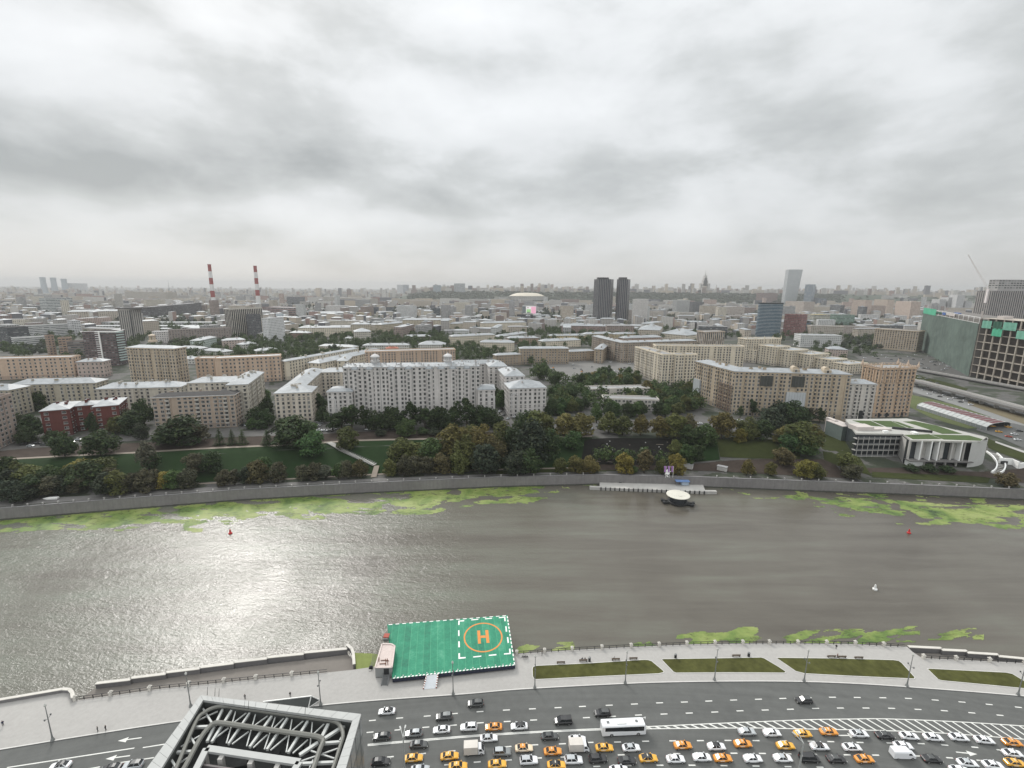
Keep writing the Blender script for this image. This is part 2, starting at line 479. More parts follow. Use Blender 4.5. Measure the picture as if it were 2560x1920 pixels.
def build_near():
 # earth body under the near bank
 mb = MB()
 low = [(q.x, q.y - 60) for q in kerb_w]
 poly = [(kerb_w[0].x - 500, kerb_w[0].y - 260)] + [(q.x, q.y + .6) for q in kerb_w] + [(kerb_w[-1].x + 500, kerb_w[-1].y - 260), (400, -250), (-400, -250)]
 mb.prism(poly, -8, -.03, sides=True, bottom=False)
 tag(mb.build('near_ground', M_CONCD), 'ground of the near bank under road and tower', kind='structure')
 # carriageway
 mb = MB()
 mb.prism([(q.x, q.y) for q in kerb_w] + low[::-1], -.02, 0.0, bottom=False, sides=False)
 tag(mb.build('road', mat('worn_asphalt', (.092, .094, .090), .9, var=.20, scale=.45, scale2=.05, lanes=.5)), 'dark asphalt riverside highway full of traffic', kind='structure')
 # promenade with its granite river wall
 mb = MB()
 mb.prism([(q.x, q.y) for q in outer_w] + [(q.x, q.y) for q in kerb_w[::-1]], -7.5, .15, m=1, mtop=0, bottom=False)
 tag(mb.build('promenade', [M_PAVE, M_GRANITE]), 'pale paved riverside promenade above a granite river wall', kind='structure')
 # kerb stones
 mb = MB()
 for a, b in zip(kerb_w, kerb_w[1:]):
  mb.bar((a.x, a.y + .2, .09), (b.x, b.y + .2, .09), .34, .20)
 tag(mb.build('kerb', M_WHITE if False else mat('kerb_stone', (.46, .45, .43), .85)), 'pale kerb stones between promenade and road', kind='structure')
build_near()
# lower quays
def lower_quay(name, outer, inner, label, z=-3.0, lab2='', rail=True):
 mb = MB()
 ow = [P(x, y, z).to_2d() for x, y in outer]; iw = [P(x, y, z).to_2d() for x, y in inner]
 mb.prism([(q.x, q.y) for q in ow] + [(q.x, q.y) for q in iw[::-1]], -7.6, z, m=1, mtop=0, bottom=False)
 tag(mb.build('quay', [M_QUAY, M_GRANITE]), label, kind='structure')
lower_quay('quay', [(170, 1770), (236, 1722), (326, 1709), (414, 1696), (499, 1684), (585, 1672), (640, 1664), (760, 1650), (870, 1636), (886, 1652), (890, 1676)],
           [(170, 1800), (185, 1790), (400, 1752), (640, 1722), (820, 1702), (892, 1694)], 'brown paved lower landing stage below the promenade')
lower_quay('quay', [(2262, 1640), (2274, 1632), (2354, 1634), (2418, 1641), (2496, 1650), (2560, 1660), (2900, 1705)],
           [(2262, 1660), (2310, 1675), (2560, 1690), (2900, 1730)], 'shadowed lower landing stage by the lawns')
def stepped_parapet(segs, zt, label):
 """granite parapet of offset lengths, white copings"""
 t = thing('parapet', label, 'parapet', P(segs[0][0][0], segs[0][0][1], zt))
 o = t.location.copy()
 mb = MB(); cp = MB()
 for a, b in segs:
  p, q = P(*a, zt), P(*b, zt)
  mb.bar((p.x, p.y, zt - 2.6), (q.x, q.y, zt - 2.6), .7, 5.1)
  cp.bar((p.x, p.y, zt + .1), (q.x, q.y, zt + .1), 1.0, .22)
 mb.build('wall_body', M_GRANITE, t, o); cp.build('coping', mat('pale_coping', (.48, .46, .42), .8), t, o)
stepped_parapet([((240, 1709), (327, 1699)), ((327, 1695.5), (415, 1685)), ((415, 1681.5), (500, 1671.5)), ((500, 1669), (585, 1658.5)), ((585, 1656), (668, 1646.5)), ((668, 1644), (760, 1635)), ((760, 1632), (868, 1622))], -1.4, 'granite parapet in sawtooth lengths along the brown landing stage')
stepped_parapet([((2271, 1617), (2354, 1621)), ((2354, 1625), (2418, 1628)), ((2418, 1632), (2496, 1637)), ((2496, 1641), (2580, 1649)), ((2580, 1653), (2760, 1675))], -1.4, 'granite parapet in sawtooth lengths along the shadowed landing stage')
def low_parapet(line, z, label, h=1.0):
 t = thing('parapet', label, 'parapet', P(*line[0], z)); o = t.location.copy()
 mb, cp = MB(), MB()
 w = px_line(line, z)
 for p, q in zip(w, w[1:]):
  mb.bar((p.x, p.y, z + h / 2), (q.x, q.y, z + h / 2), .6, h)
  cp.bar((p.x, p.y, z + h + .09), (q.x, q.y, z + h + .09), .9, .18)
 mb.build('wall_body', M_GRANITE, t, o); cp.build('coping', MATS['pale_coping'], t, o)
low_parapet([(-700, 1850), (-300, 1797), (0, 1757), (100, 1740), (158, 1730), (175, 1731), (182, 1739), (184, 1752)], .15, 'low granite parapet with a rounded end at the wide promenade')
low_parapet([(868, 1622), (880, 1632), (884, 1645), (886, 1672)], -2.4, 'rounded parapet end of the landing stage beside the green pad', 1.6)
# sloping grass patch beside the green pad
mb = MB()
gp = [(886, 1632), (935, 1634), (962, 1640), (960, 1668), (890, 1674)]
mb.prism([P(x, y, -1.6).to_2d()[:] for x, y in gp], -7, -1.6, bottom=False)
tag(mb.build('grass_patch', mat('weedy_grass', (.16, .19, .06), .95, var=.3)), 'small weedy grass patch between landing stage and green pad', kind='structure')
# lawns on the promenade
def cpx(pts, x0, y0, s): return [(x0 + x / s, y0 + y / s) for x, y in pts]
LAWNS = [
 (cpx([(106, 460), (112, 440), (135, 430), (600, 408), (1075, 378), (1110, 381), (1140, 392), (1243, 478), (1240, 490), (1200, 500), (700, 523), (140, 551), (120, 545), (108, 520)], 1300, 1540, 3.456), 'long lawn nearest the green helipad with worn corner'),
 (cpx([(1222, 375), (1650, 366), (2080, 358), (2110, 366), (2255, 470), (2355, 484), (2350, 492), (1800, 491), (1350, 494), (1325, 485)], 1300, 1540, 3.456)[:], 'second lawn from the helipad between two diagonal paths'),
 (cpx([(72, 364), (80, 361), (560, 366), (1080, 380), (1130, 388), (1160, 410), (1270, 532), (1262, 545), (700, 520), (320, 500), (240, 480)], 1920, 1540, 3.456), 'longest brownish lawn with three benches on its river side'),
 (cpx([(1375, 457), (1390, 455), (2050, 488), (2110, 500), (2260, 590), (2270, 625), (2212, 628), (1800, 588), (1500, 560), (1470, 550)], 1920, 1540, 3.456), 'lawn beside the shadowed landing stage'),
]
LAWNS[1] = (cpx([(1222, 378), (1235, 372), (1650, 366), (2080, 358), (2110, 366), (2235, 440), (2292, 478), (2296, 490), (2280, 494), (1800, 491), (1350, 494), (1325, 485)], 1300, 1540, 3.456), LAWNS[1][1])
for pl, lab in LAWNS:
 q = [P(x, y, .15).to_2d()[:] for x, y in pl]
 mb = MB(); mb.prism(q, .1, .21, bottom=False)
 t = tag(mb.build('lawn', M_LAWN), lab, kind='structure')
 mb = MB()
 for a, b in zip(q, q[1:] + q[:1]): mb.bar((a[0], a[1], .2), (b[0], b[1], .2), .22, .12)
 tag(mb.build('lawn_kerb', MATS['kerb_stone']), 'pale kerb round a promenade lawn', kind='structure')
# ---------------------------------------------------------------- road markings
def marks():
 mb = MB()
 z = .004
 def strip(pts, w, zz=z):
  q = [P(x, y, zz) for x, y in pts]
  for a, b in zip(q, q[1:]):
   n = Vector((-(b - a).y, (b - a).x, 0)).normalized() * w / 2
   mb.face([a - n, b - n, b + n, a + n])
 def dashes(pts, L=11.5):
  for x, y in pts:
   xs = [p[0] for p in pts]; i = min(range(len(pts)), key=lambda k: abs(pts[k][0] - x))
   a, b = pts[max(0, i - 1)], pts[min(len(pts) - 1, i + 1)]
   sl = (b[1] - a[1]) / (b[0] - a[0])
   strip([(x - L * .75, y - sl * L * .75), (x + L * .75, y + sl * L * .75)], .32)
 dashes([(931, 1801), (999, 1795), (1068, 1790), (1136, 1784), (1200, 1779), (1266, 1775), (1331, 1772), (1395, 1769), (1456, 1766), (1523, 1763), (1586, 1760), (1649, 1757), (1711, 1755), (1772, 1752.5), (1834, 1750), (1896, 1748), (1957, 1746), (2020, 1744), (2081, 1743), (2143, 1743.6), (2207, 1744.3), (2271, 1746), (2338, 1750), (2405, 1755), (2473, 1761), (2546, 1768)])
 dashes([(925, 1830.5), (995, 1824.6), (1064.6, 1818), (1133.5, 1813), (1200.6, 1807), (1268, 1803.6), (1334, 1800), (1400, 1797), (1466, 1794), (1531, 1791), (1596, 1787.5), (1660, 1785), (1723, 1782.6), (1787, 1780), (1850, 1777), (1913, 1775), (1976, 1773), (2039, 1771), (2101, 1770), (2165, 1770), (2229, 1770.7), (2295, 1773.4), (2361, 1776.7), (2429.5, 1782), (2500, 1788)])
 dashes([(976, 1892), (1056, 1884), (1130, 1877.5), (1200, 1872), (1270, 1866.5), (1337, 1862), (1406, 1859.4), (1475, 1856), (1544, 1855), (1614, 1853), (1682, 1852), (1751, 1851.5), (1820, 1851), (1890, 1851.5), (1958, 1852), (2028, 1853), (2077, 1854), (2150, 1856), (2225, 1857.5), (2303, 1859), (2362, 1862.6), (2437, 1868), (2500, 1875)])
 dashes([(1119, 1911.7), (1193, 1905), (1271, 1900), (1346, 1895), (1410, 1892.5), (1480, 1889), (1553, 1887), (1622, 1885), (1692, 1884), (1762, 1884), (1835, 1883), (1906, 1883.5), (1970, 1884.5), (2034, 1886), (2118, 1887), (2189, 1887.7), (2297, 1890), (2374, 1894.5), (2450, 1901)])
 dashes([(1492, 1916), (1570, 1914), (1650, 1913), (1730, 1913), (1810, 1914), (1890, 1915), (1970, 1916.5), (2050, 1918)])
 top = spline([(919, 1861), (1017, 1852), (1194, 1837.5), (1352, 1828), (1502, 1821.5), (1608, 1817), (1768, 1809.5), (1900, 1804), (2028, 1799), (2120, 1797.5), (2213, 1797), (2377, 1803.5), (2560, 1815), (2700, 1828)], 4)
 bot = spline([(919, 1864), (1017, 1855), (1194, 1840.5), (1352, 1830.8), (1502, 1824.5), (1608, 1822), (1838, 1820), (1900, 1820), (2049, 1823), (2198, 1826), (2362, 1833), (2560, 1848), (2700, 1860)], 4)
 strip(top, .26); strip(bot, .26)
 tf = lambda x: interp(top, x); bf = lambda x: interp(bot, x)
 x = 1615.0
 while x < 2640:
  gap = max(0, bf(x) - tf(x))
  strip([(x, tf(x)), (x + gap * 1.55 + 6, bf(x + gap * 1.55 + 6))], .42, z + .004)
  x += 22 + gap * .06
 # arrows and lane lines beside the tower
 for pts in ([(17, 1919), (336, 1870)], [(357, 1869), (414, 1860)], [(283, 1909), (385, 1894)], [(150, 1935), (250, 1917)], [(-200, 1960), (-60, 1932)]): strip(pts, .3)
 for (x0, y0, x1, y1) in ((354, 1844, 318, 1849), (325, 1889, 288, 1894)):
  strip([(x0, y0), (x1, y1)], .3)
  a = P(x1, y1, z); b = P(x0, y0, z); d = (a - b).normalized(); n = Vector((-d.y, d.x, 0))
  mb.face([a + n * .75, a + d * 2.2, a - n * .75][::-1] if False else [a - n * .75, a + d * 2.2, a + n * .75])
 for (x0, y0, x1, y1) in ((2096, 1838.5, 2122, 1838.5), (2390, 1880, 2420, 1883)):
  strip([(x0, y0), (x1, y1)], .3)
  a = P(x1, y1, z); b = P(x0, y0, z); d = (a - b).normalized(); n = Vector((-d.y, d.x, 0))
  mb.face([a - n * .75, a + d * 2.2, a + n * .75])
 tag(mb.build('road_markings', M_MARK), 'white lane dashes, arrows and hatched island on the highway', kind='structure')
marks()
# ================================================================ floating weed on the river
def weed():
 far = [(-400, 1372), (-200, 1348), (0, 1325), (200, 1322), (400, 1326), (560, 1318), (650, 1300), (800, 1290), (1000, 1281), (1240, 1268), (1330, 1244), (1410, 1226), (1490, 1212)]
 farr = [(1800, 1219), (1900, 1236), (2000, 1262), (2120, 1290), (2300, 1310), (2450, 1322), (2560, 1328), (2800, 1345)]
 fw = [(p.x, p.y) for p in (P(x, y, WATER) for x, y in far)]; rw = [(p.x, p.y) for p in (P(x, y, WATER) for x, y in farr)]
 mb = MB()
 c = .8
 for lo, tab, side in ((-430, fw, 0), (rw[0][0], rw, 1)):
  hi = tab[-1][0] if not side else 400
  x = lo
  while x < hi:
   y1 = yb(x) - .8; y0 = interp(tab, x)
   y = y0 - 12
   while y < y1:
    w = Vector((x * .5, y, 0))
    n1 = noise.fractal(w * .05, 1, 2, 4); n2 = noise.fractal(w * .13 + Vector((9, 3, 0)), 1, 2, 4)
    n3 = noise.noise(w * .33 + Vector((4, 1, 7)))
    edge = (y - y0) + n1 * 9 + n2 * 3
    ok = edge > 0
    n4 = noise.fractal(Vector((x * .028, y * .10, 5)), 1, 2, 5)
    if ok and n2 * .8 + n1 * .5 < -.33 + .30 * (1 - smooth(0, 13, edge)): ok = False
    if ok and n4 > .34 + .25 * noise.noise(Vector((x * .012, 2, 8))) - .12 * (1 - smooth(0, 10, edge)): ok = False
    if n3 > .62: ok = False
    if side and (y1 - y) < 9 + 6 * n1: ok = ok and n2 > .25
    if ok:
     j = [noise.noise(Vector((x + a, y + b, 3)) * .9) * .5 for a, b in ((0, 0), (c, 0), (c, c), (0, c))]
     mb.face([(x + j[0], y, WATER + .01), (x + c + j[1], y, WATER + .01), (x + c + j[2], y + c, WATER + .01), (x + j[3], y + c, WATER + .01)])
    y += c
   x += c
 m = bpy.data.materials.new('duckweed'); m.use_nodes = True
 g = NT(m.node_tree); b = m.node_tree.nodes['Principled BSDF']
 geo = g.n('NewGeometry').outputs['Position']
 a = g.noise(geo, .07, 6, .62, .4)
 g.set(b.inputs['Base Color'], g.ramp(a, [(.30, (.028, .060, .012)), (.42, (.090, .145, .024)), (.54, (.17, .215, .052)), (.7, (.225, .255, .09))]))
 b.inputs['Roughness'].default_value = .7
 sp = g.n('SeparateXYZ'); g.set(sp.inputs[0], geo)
 wv = g.vec(g.m('MULTIPLY', sp.outputs[0], .5), sp.outputs[1], 0)
 al = g.m('ADD', g.m('MULTIPLY', g.noise(wv, .55, 6, .7, .5), .62), g.m('MULTIPLY', g.noise(wv, .12, 4, .6), .45))
 g.set(b.inputs['Alpha'], g.ramp(al, [(.39, .18), (.47, .72), (.55, 1.0)]))
 tag(mb.build('river_weed', m), 'bright green duckweed mats floating along the far wall', kind='stuff')
 mb = MB()
 near = [(1292, 1352, 1602, 1632, .9), (1370, 1435, 1596, 1626, .55), (1560, 1660, 1600, 1620, .5), (1690, 1800, 1578, 1613, 1.2), (1800, 1930, 1560, 1611, 1.0), (1950, 2080, 1566, 1611, .8), (2060, 2230, 1572, 1614, .9), (2200, 2300, 1560, 1605, .55), (2320, 2460, 1568, 1600, .7), (1535, 1560, 1605, 1620, .3)]
 for wk, (x0, x1, y0, y1, dn) in enumerate(near):
  cx, cy = (x0 + x1) / 2, (y0 + y1) / 2
  px = x0
  while px < x1:
   py = y0
   while py < y1:
    u, v = (px - cx) / (x1 - x0) * 2, (py - cy) / (y1 - y0) * 2
    n = noise.fractal(Vector((px * .016 + py * .03, py * .05, 1.3)), 1, 2, 5)
    if n * 1.5 + dn * .70 - (u * u * .5 + (max(0, -v)) ** 2 * .8) > .26:
     q = [P(px + a, py + b, WATER + .01 + .006 * wk) for a, b in ((0, 1.7), (2.0, 1.7), (2.0, 0), (0, 0))]
     mb.face(q)
    py += 1.7
   px += 2.0
 tag(mb.build('river_weed', m), 'ragged green weed drifting below the near promenade railing', kind='stuff')
weed()
# ================================================================ far embankment wall, pier
def far_wall():
 t = thing('embankment_wall', 'long grey granite embankment wall along the far bank', 'wall', (0, yb(0), 0))
 o = t.location.copy()
 pts = FAR_BANK
 i0 = 7; i1 = 8
 mb = MB(); cp = MB()
 for k, (a, b) in enumerate(zip(pts, pts[1:])):
  z0 = -7.5
  mb.bar((a.x, a.y, (z0 + .75) / 2), (b.x, b.y, (z0 + .75) / 2), 1.1, .75 - z0)
  cp.bar((a.x, a.y, .85), (b.x, b.y, .85), 1.3, .24)
 wg = mat('wet_granite', (.17, .162, .158), .8, var=.24, scale=.5, scale2=.06, streak=.5)
 g = NT(wg.node_tree); b_ = wg.node_tree.nodes['Principled BSDF']; src = b_.inputs['Base Color'].links[0].from_socket
 geo = g.n('NewGeometry').outputs['Position']; sp = g.n('SeparateXYZ'); g.set(sp.inputs[0], geo)
 tide = g.m('LESS_THAN', g.m('ADD', sp.outputs[2], g.m('MULTIPLY', g.noise(geo, .4, 4, .6), .8)), -4.7)     # tide mark of slime
 g.set(b_.inputs['Base Color'], g.mix(g.m('MULTIPLY', tide, .8), src, (.035, .038, .028, 1)))
 mb.build('wall_body', wg, t, o); cp.build('coping', M_GRANITE, t, o)
 # pale pedestals on the parapet
 pm = MB(); pm.box((0, 0, .5), (.55, .55, 1.0)); pm.box((0, 0, 1.08), (.75, .75, .2))
 first = None
 px = 30
 while px < 2540:
  if not 1480 < px < 1760:
   q = P(px, interp(FAR_BANK_PX, px), .9)
   if first is None:
    first = pm.build('pedestal', mat('pale_stone', (.30, .29, .28)), t)
    ob = first
   else:
    ob = first.copy(); link(ob, t)
   ob.location = (q.x - o.x, q.y - o.y + .3, .95 - o.z)
  px += 38 + (px / 2560) * 6
far_wall()
def pier():
 z = -4.3
 fl, fr = P(1499, 1219, z), P(1764, 1229, z)
 bl, br = P(1499, 1203, z), P(1757, 1210, z)
 t = thing('pier', 'long pale concrete boat pier with black fenders below the far wall', 'pier', (fl.x, fl.y, WATER))
 o = t.location.copy()
 mb = MB(); mb.prism([fl.to_2d()[:], fr.to_2d()[:], br.to_2d()[:], bl.to_2d()[:]], -7, z, bottom=False)
 for a, b in (((1474, 1216), (1500, 1217.5)), ((1763, 1227), (1791, 1227.5))):
  p, q = P(*a, z), P(*b, z); mb.bar((p.x, p.y, z - 1), (q.x, q.y, z - 1), 2.0, 2.2)
 mb.build('deck', M_CONC, t, o)
 fm = MB(); fm.box((0, 0, -.7), (.55, .5, 2.2)); f0 = None
 for k in range(23):
  q = fl.lerp(fr, (k + .3) / 22.6)
  if f0 is None: f0 = fm.build('fender', M_BLACK, t); ob = f0
  else: ob = f0.copy(); link(ob, t)
  ob.location = (q.x - o.x, q.y - o.y - .25, z - o.z)
 # stepped stair block against the embankment wall
 t2 = thing('stair_block', 'dark granite double stair rising from the pier to the parapet', 'stairs', (bl.x, bl.y, z))
 o2 = t2.location.copy()
 mb = MB(); cp = MB()
 cx0, cx1 = 1589, 1667
 for k in range(7):
  zz = z + (k + 1) * .68
  xl = lerp(1541, cx0, (k + 1) / 7.0); xr = lerp(1706, cx1, (k + 1) / 7.0)
  y_ = P(1620, 1208, z).y
  pl, pr = PY(xl, 1200, y_), PY(xr, 1200, y_)
  if k == 6: mb.box(((pl.x + pr.x) / 2, y_ + 1.2, (z + zz) / 2), (pr.x - pl.x, 2.2, zz - z)); cp.box(((pl.x + pr.x) / 2, y_ + 1.1, zz + .1), (pr.x - pl.x + .4, 2.8, .2))
  else:
   for a, b in ((xl, lerp(1541, cx0, (k + 2) / 7.0)), (lerp(1706, cx1, (k + 2) / 7.0), xr)):
    p, q = PY(a, 1200, y_), PY(b, 1200, y_)
    mb.box(((p.x + q.x) / 2, y_ + 1.2, (z + zz) / 2), (q.x - p.x - .02, 2.2, zz - z)); cp.box(((p.x + q.x) / 2, y_ + 1.1, zz + .1), (q.x - p.x, 2.5, .2))
 mb.build('stair_wall', mat('dark_granite', (.075, .078, .075), .8, var=.3, scale=.7), t2, o2); cp.build('tread', M_GRANITE, t2, o2)
 dm = MB(); p = PY(1628, 1208, y_); dm.box((p.x, y_ + .08, z + 1.1), (2.2, .2, 2.2)); dm.build('door', mat('pale_door', (.3, .32, .3)), t2, o2)
 # blue canopy
 p = P(1704, 1212, z)
 t3 = thing('canopy', 'small blue flat canopy on posts over the pier', 'canopy', p)
 mb = MB(); mb.box((0, 0, 3.0), (8.6, 4.6, .35)); mb.box((1.8, .3, 1.5), (4.4, 3.2, 2.6), m=1)
 mb.build('roof', [mat('blue_sheet', (.13, .22, .42), .6), mat('pale_blue', (.35, .42, .5))], t3, (0, 0, 0))
 pm = MB(); pm.tube((0, 0, 0), (0, 0, 3), .1); q0 = None
 for dx, dy in ((-4, -2), (4, -2), (4, 2), (-4, 2)):
  if q0 is None: q0 = pm.build('post', M_GREYM, t3); ob = q0
  else: ob = q0.copy(); link(ob, t3)
  ob.location = (dx, dy, 0)
 # three purple flags
 cols = None
 for k, (x, lab) in enumerate(((1664, 'purple banner flag on a pole nearest the white sculpture'), (1673, 'middle one of the three purple banner flags'), (1682, 'purple banner flag farthest from the long stair'))):
  b = P(x, 1192, .9)
  f = thing('flag', lab, 'flag', b, group='purple flags above the pier')
  pm = MB(); pm.tube((0, 0, -.6), (0, 0, 7.2), .12, .08); pm.build('pole', M_WHITE, f)
  bm = MB()
  for j in range(5):
   z0, z1 = 3.2 + j * .8, 4.0 + j * .8
   y0, y1 = .12 * math.sin(j * 1.3), .12 * math.sin((j + 1) * 1.3)
   w0, w1 = 1.0 + .1 * j, 1.0 + .1 * (j + 1)
   for s in (-.02, .02):
    q = [(-.1, s, z0), (-w0, s + y0, z0), (-w1, s + y1, z1), (-.1, s, z1)]
    bm.face(q if s > 0 else q[::-1])
  bm.build('banner', mat('purple_cloth', (.30, .16, .36), .8), f)
 sc = P(1668, 1190, .9)
 s = MB(); s.lathe([(.2, -.7), (.9, -.3), (.9, .1), (.35, .25), (.9, 1.1), (1.5, 1.8), (.8, 2.7), (1.1, 3.4), (.5, 4.2), (.1, 4.6)], sc, 9); s.tube(sc + Vector((0, 0, 2.2)), sc + Vector((2.2, .2, 3.1)), .55, .2); s.tube(sc + Vector((0, 0, 1.9)), sc + Vector((-1.6, .2, 1.0)), .5, .2)
 tag(s.build('sculpture', mat('white_stone', (.7, .7, .68)), None, tuple(sc)), 'small white figure sculpture beside the purple flags', 'sculpture')
pier()
def boats():
 c = P(1695.5, 1236, -.8); c.z = 0
 t = thing('pontoon_boat', 'round black pontoon boat with a white disc roof', 'boat', (c.x, c.y, WATER))
 o = (0, 0, 0)
 mb = MB(); mb.lathe([(5.2, -.3), (5.8, .4), (5.8, 1.2), (5.2, 1.4)], n=28); mb.build('hull', M_BLACK, t)
 mb = MB(); mb.lathe([(5.0, 1.4), (5.3, 4.6)], n=28); mb.build('cabin', M_GLASSD, t)
 mb = MB(); mb.lathe([(5.9, 4.5), (6.7, 4.9), (6.7, 5.15), (6.2, 5.3), (.01, 5.5)], n=40); mb.lathe([(1.1, 5.45), (1.1, 5.6), (.95, 5.65)], (.4, -2.2, 0), n=16); mb.build('roof', mat('cream_roof', (.5, .48, .42), .6), t)
 am = MB(); am.box((3.0, 0, .7), (6.0, 1.2, .9)); am.box((5.4, 0, 1.2), (1.4, 2.0, .8)); a0 = None
 for a in (170, 192, -18, -38):
  if a0 is None: a0 = am.build('float_arm', M_BLACK, t); ob = a0
  else: ob = a0.copy(); link(ob, t)
  ob.location = (3.4 * math.cos(rad(a)), 3.4 * math.sin(rad(a)), 0); ob.rotation_euler = (0, 0, rad(a))
 p = P(1665, 1229, -5.5)
 g = MB(); g.box((p.x, p.y + 1, -5.4), (5, 3, .3), rz=-.2); tag(g.build('gangplank', M_GREYM, None, tuple(p)), 'grey gangplank between pier and round boat', 'gangplank')
 for x, y, col, lab in ((576, 1334, 'red', 'red navigation buoy off the duckweed in the bright glare'), (2272, 1333, 'red', 'red navigation buoy in the grey water by open weed'), (2187, 1474, 'white', 'white navigation buoy in the open grey water')):
  q = P(x, y, WATER)
  b = thing('buoy', lab, 'buoy', q, group='navigation buoys')
  mb = MB(); mb.lathe([(.3, -.4), (.9, 0), (.9, .5), (.35, .8)], n=14); mb.build('float', mat('buoy_' + col, (.42, .03, .03) if col == 'red' else (.7, .7, .68), .5), b)
  mb = MB(); mb.lathe([(.5, .75), (.28, 2.2), (.05, 2.5)], n=10); mb.build('topmark', MATS['buoy_' + col], b)
boats()
# ================================================================ floating helipad
def helipad():
 z = 1.9
 A, B, C, D = (P(x, y, z) for x, y in ((968, 1561), (1269, 1538), (1288, 1663), (981, 1697)))   # far left, far right, near right, near left
 t = thing('helipad', 'green floating helipad with an orange letter H', 'helipad', (D.x, D.y, 0))
 o = t.location.copy()
 def q(u, v, dz=0): 
  p = D.lerp(C, u).lerp(A.lerp(B, u), v)
  return Vector((p.x, p.y, z + dz))
 mb = MB(); mb.prism([p.to_2d()[:] for p in (A, B, C, D)], z - 1.25, z, m=1, mtop=0)
 gm = bpy.data.materials.new('green_deck_paint'); gm.use_nodes = True
 g = NT(gm.node_tree); b = gm.node_tree.nodes['Principled BSDF']
 geo = g.n('NewGeometry').outputs['Position']
 d = (C - D).normalized()
 dt = g.n('VectorMath', operation='DOT_PRODUCT'); g.set(dt.inputs[0], geo); dt.inputs[1].default_value = d
 along = g.m('DIVIDE', g.m('SUBTRACT', dt.outputs['Value'], D.dot(d)), (C - D).length)
 pl = g.m('MULTIPLY', along, 17)
 wn = g.n('TexWhiteNoise', noise_dimensions='1D'); g.set(wn.inputs['W'], g.m('FLOOR', pl))
 seam = g.m('LESS_THAN', g.m('FRACT', pl), .09)
 blot = g.noise(geo, .28, 6, .65); fine = g.noise(geo, 1.6, 4, .6)
 f = g.m('ADD', g.m('MULTIPLY', blot, .65), g.m('ADD', g.m('MULTIPLY', wn.outputs[0], .17), g.m('MULTIPLY', fine, .24)))
 col = g.ramp(f, [(.30, (.002, .085, .052)), (.48, (.006, .155, .084)), (.60, (.014, .190, .104)), (.74, (.06, .26, .16))])
 col = g.mix(g.m('MULTIPLY', seam, .35), col, (.08, .30, .17, 1))
 g.set(b.inputs['Base Color'], col); b.inputs['Roughness'].default_value = .75
 mb.build('deck', [gm, mat('navy_steel', (.022, .026, .045), .6)], t, o)
 mb = MB()
 W_ = [q(u, v) for u, v in ((.03, .50), (.97, .42), (.97, .96), (.03, .96))]
 mb.prism([p.to_2d()[:] for p in W_], -7, z - 1.3)
 mb.build('hull', mat('hull_steel', (.05, .055, .06)), t, o)
 OR = mat('orange_paint', (.52, .20, .05), .7, var=.06); WH = mat('white_deck_paint', (.66, .66, .64), .7, var=.1)
 # inverse: pixel on the deck plane
 c0 = lambda x, y: P(900 + x / 4.424, 1480 + y / 4.424, z)
 cen = c0(1362, 497); ax = (c0(1577, 490) - c0(1147, 504)) / 2; ay = (c0(1358, 335) - c0(1366, 661)) / 2
 mb = MB(); n = 64
 for i in range(n):
  a, b2 = 2 * math.pi * i / n, 2 * math.pi * (i + 1) / n
  pts = [cen + ax * math.cos(w) * k + ay * math.sin(w) * k + Vector((0, 0, .02)) for w, k in ((a, .925), (a, 1.0), (b2, 1.0), (b2, .925))]
  mb.face(pts)
 mb.build('circle_marking', OR, t, o)
 mb = MB()
 for pl_ in ([(1296, 427), (1328, 426), (1338, 570), (1306, 572)], [(1384, 421), (1418, 420), (1433, 562), (1400, 564)], [(1331, 483), (1388, 480), (1391, 506), (1333, 509)]):
  mb.face([c0(*p) + Vector((0, 0, .02)) for p in pl_[::-1]])
 mb.build('letter_h', OR, t, o)
 def dash(*quads, nm='marking_dash'):
  mb = MB()
  for pl_ in quads: mb.face(pl_)
  mb.build(nm, WH, t, o)
 up2 = lambda pl_: [c0(*p) + Vector((0, 0, .016)) for p in pl_[::-1]]
 SP = {0: ((0, 1, 2, 3), (0, 3, 4, 5)), 1: ((0, 1, 4, 5), (1, 2, 3, 4)), 2: ((0, 1, 2, 5), (2, 3, 4, 5)), 3: ((0, 1, 4, 5), (1, 2, 3, 4))}
 nL = 0
 for pl_ in ([(1087, 317), (1153, 312), (1152, 324), (1103, 327), (1101, 364), (1086, 366)], [(1230, 304), (1309, 297), (1308, 307), (1231, 314)], [(1382, 292), (1460, 286), (1461, 296), (1383, 302)], [(1536, 279), (1607, 272), (1612, 322), (1597, 324), (1594, 284), (1537, 290)],
    [(1085, 424), (1100, 423), (1101, 486), (1086, 487)], [(1087, 546), (1103, 545), (1105, 611), (1087, 612)], [(1089, 678), (1106, 677), (1107, 722), (1168, 719), (1168, 733), (1089, 741)],
    [(1252, 713), (1342, 703), (1342, 716), (1253, 725)], [(1424, 695), (1508, 686), (1509, 700), (1425, 708)], [(1592, 680), (1652, 674), (1648, 628), (1664, 626), (1669, 687), (1592, 692)],
    [(1607, 380), (1621, 379), (1628, 438), (1612, 440)], [(1624, 500), (1640, 499), (1648, 562), (1632, 564)]):
  if len(pl_) == 4: dash(up2(pl_))
  else:
   dash(*[up2([pl_[i] for i in ii]) for ii in SP[nL]]); nL += 1
 for k in range(34):
  u = (k + .1) / 34.0
  dash([q(u, .0, .018), q(u + .016, .0, .018), q(u + .024, .018, .018), q(u + .006, .018, .018)], nm='rim_dash')
 for k in range(18):
  u = (k + .2) / 18; dash([q(u, .985, .018), q(u + .03, .985, .018), q(u + .03, 1, .018), q(u, 1, .018)], nm='rim_dash')
 for k in range(13):
  v = (k + .1) / 13; dash([q(.991, v, .018), q(1, v, .018), q(1, v + .045, .018), q(.991, v + .045, .018)], nm='rim_dash')
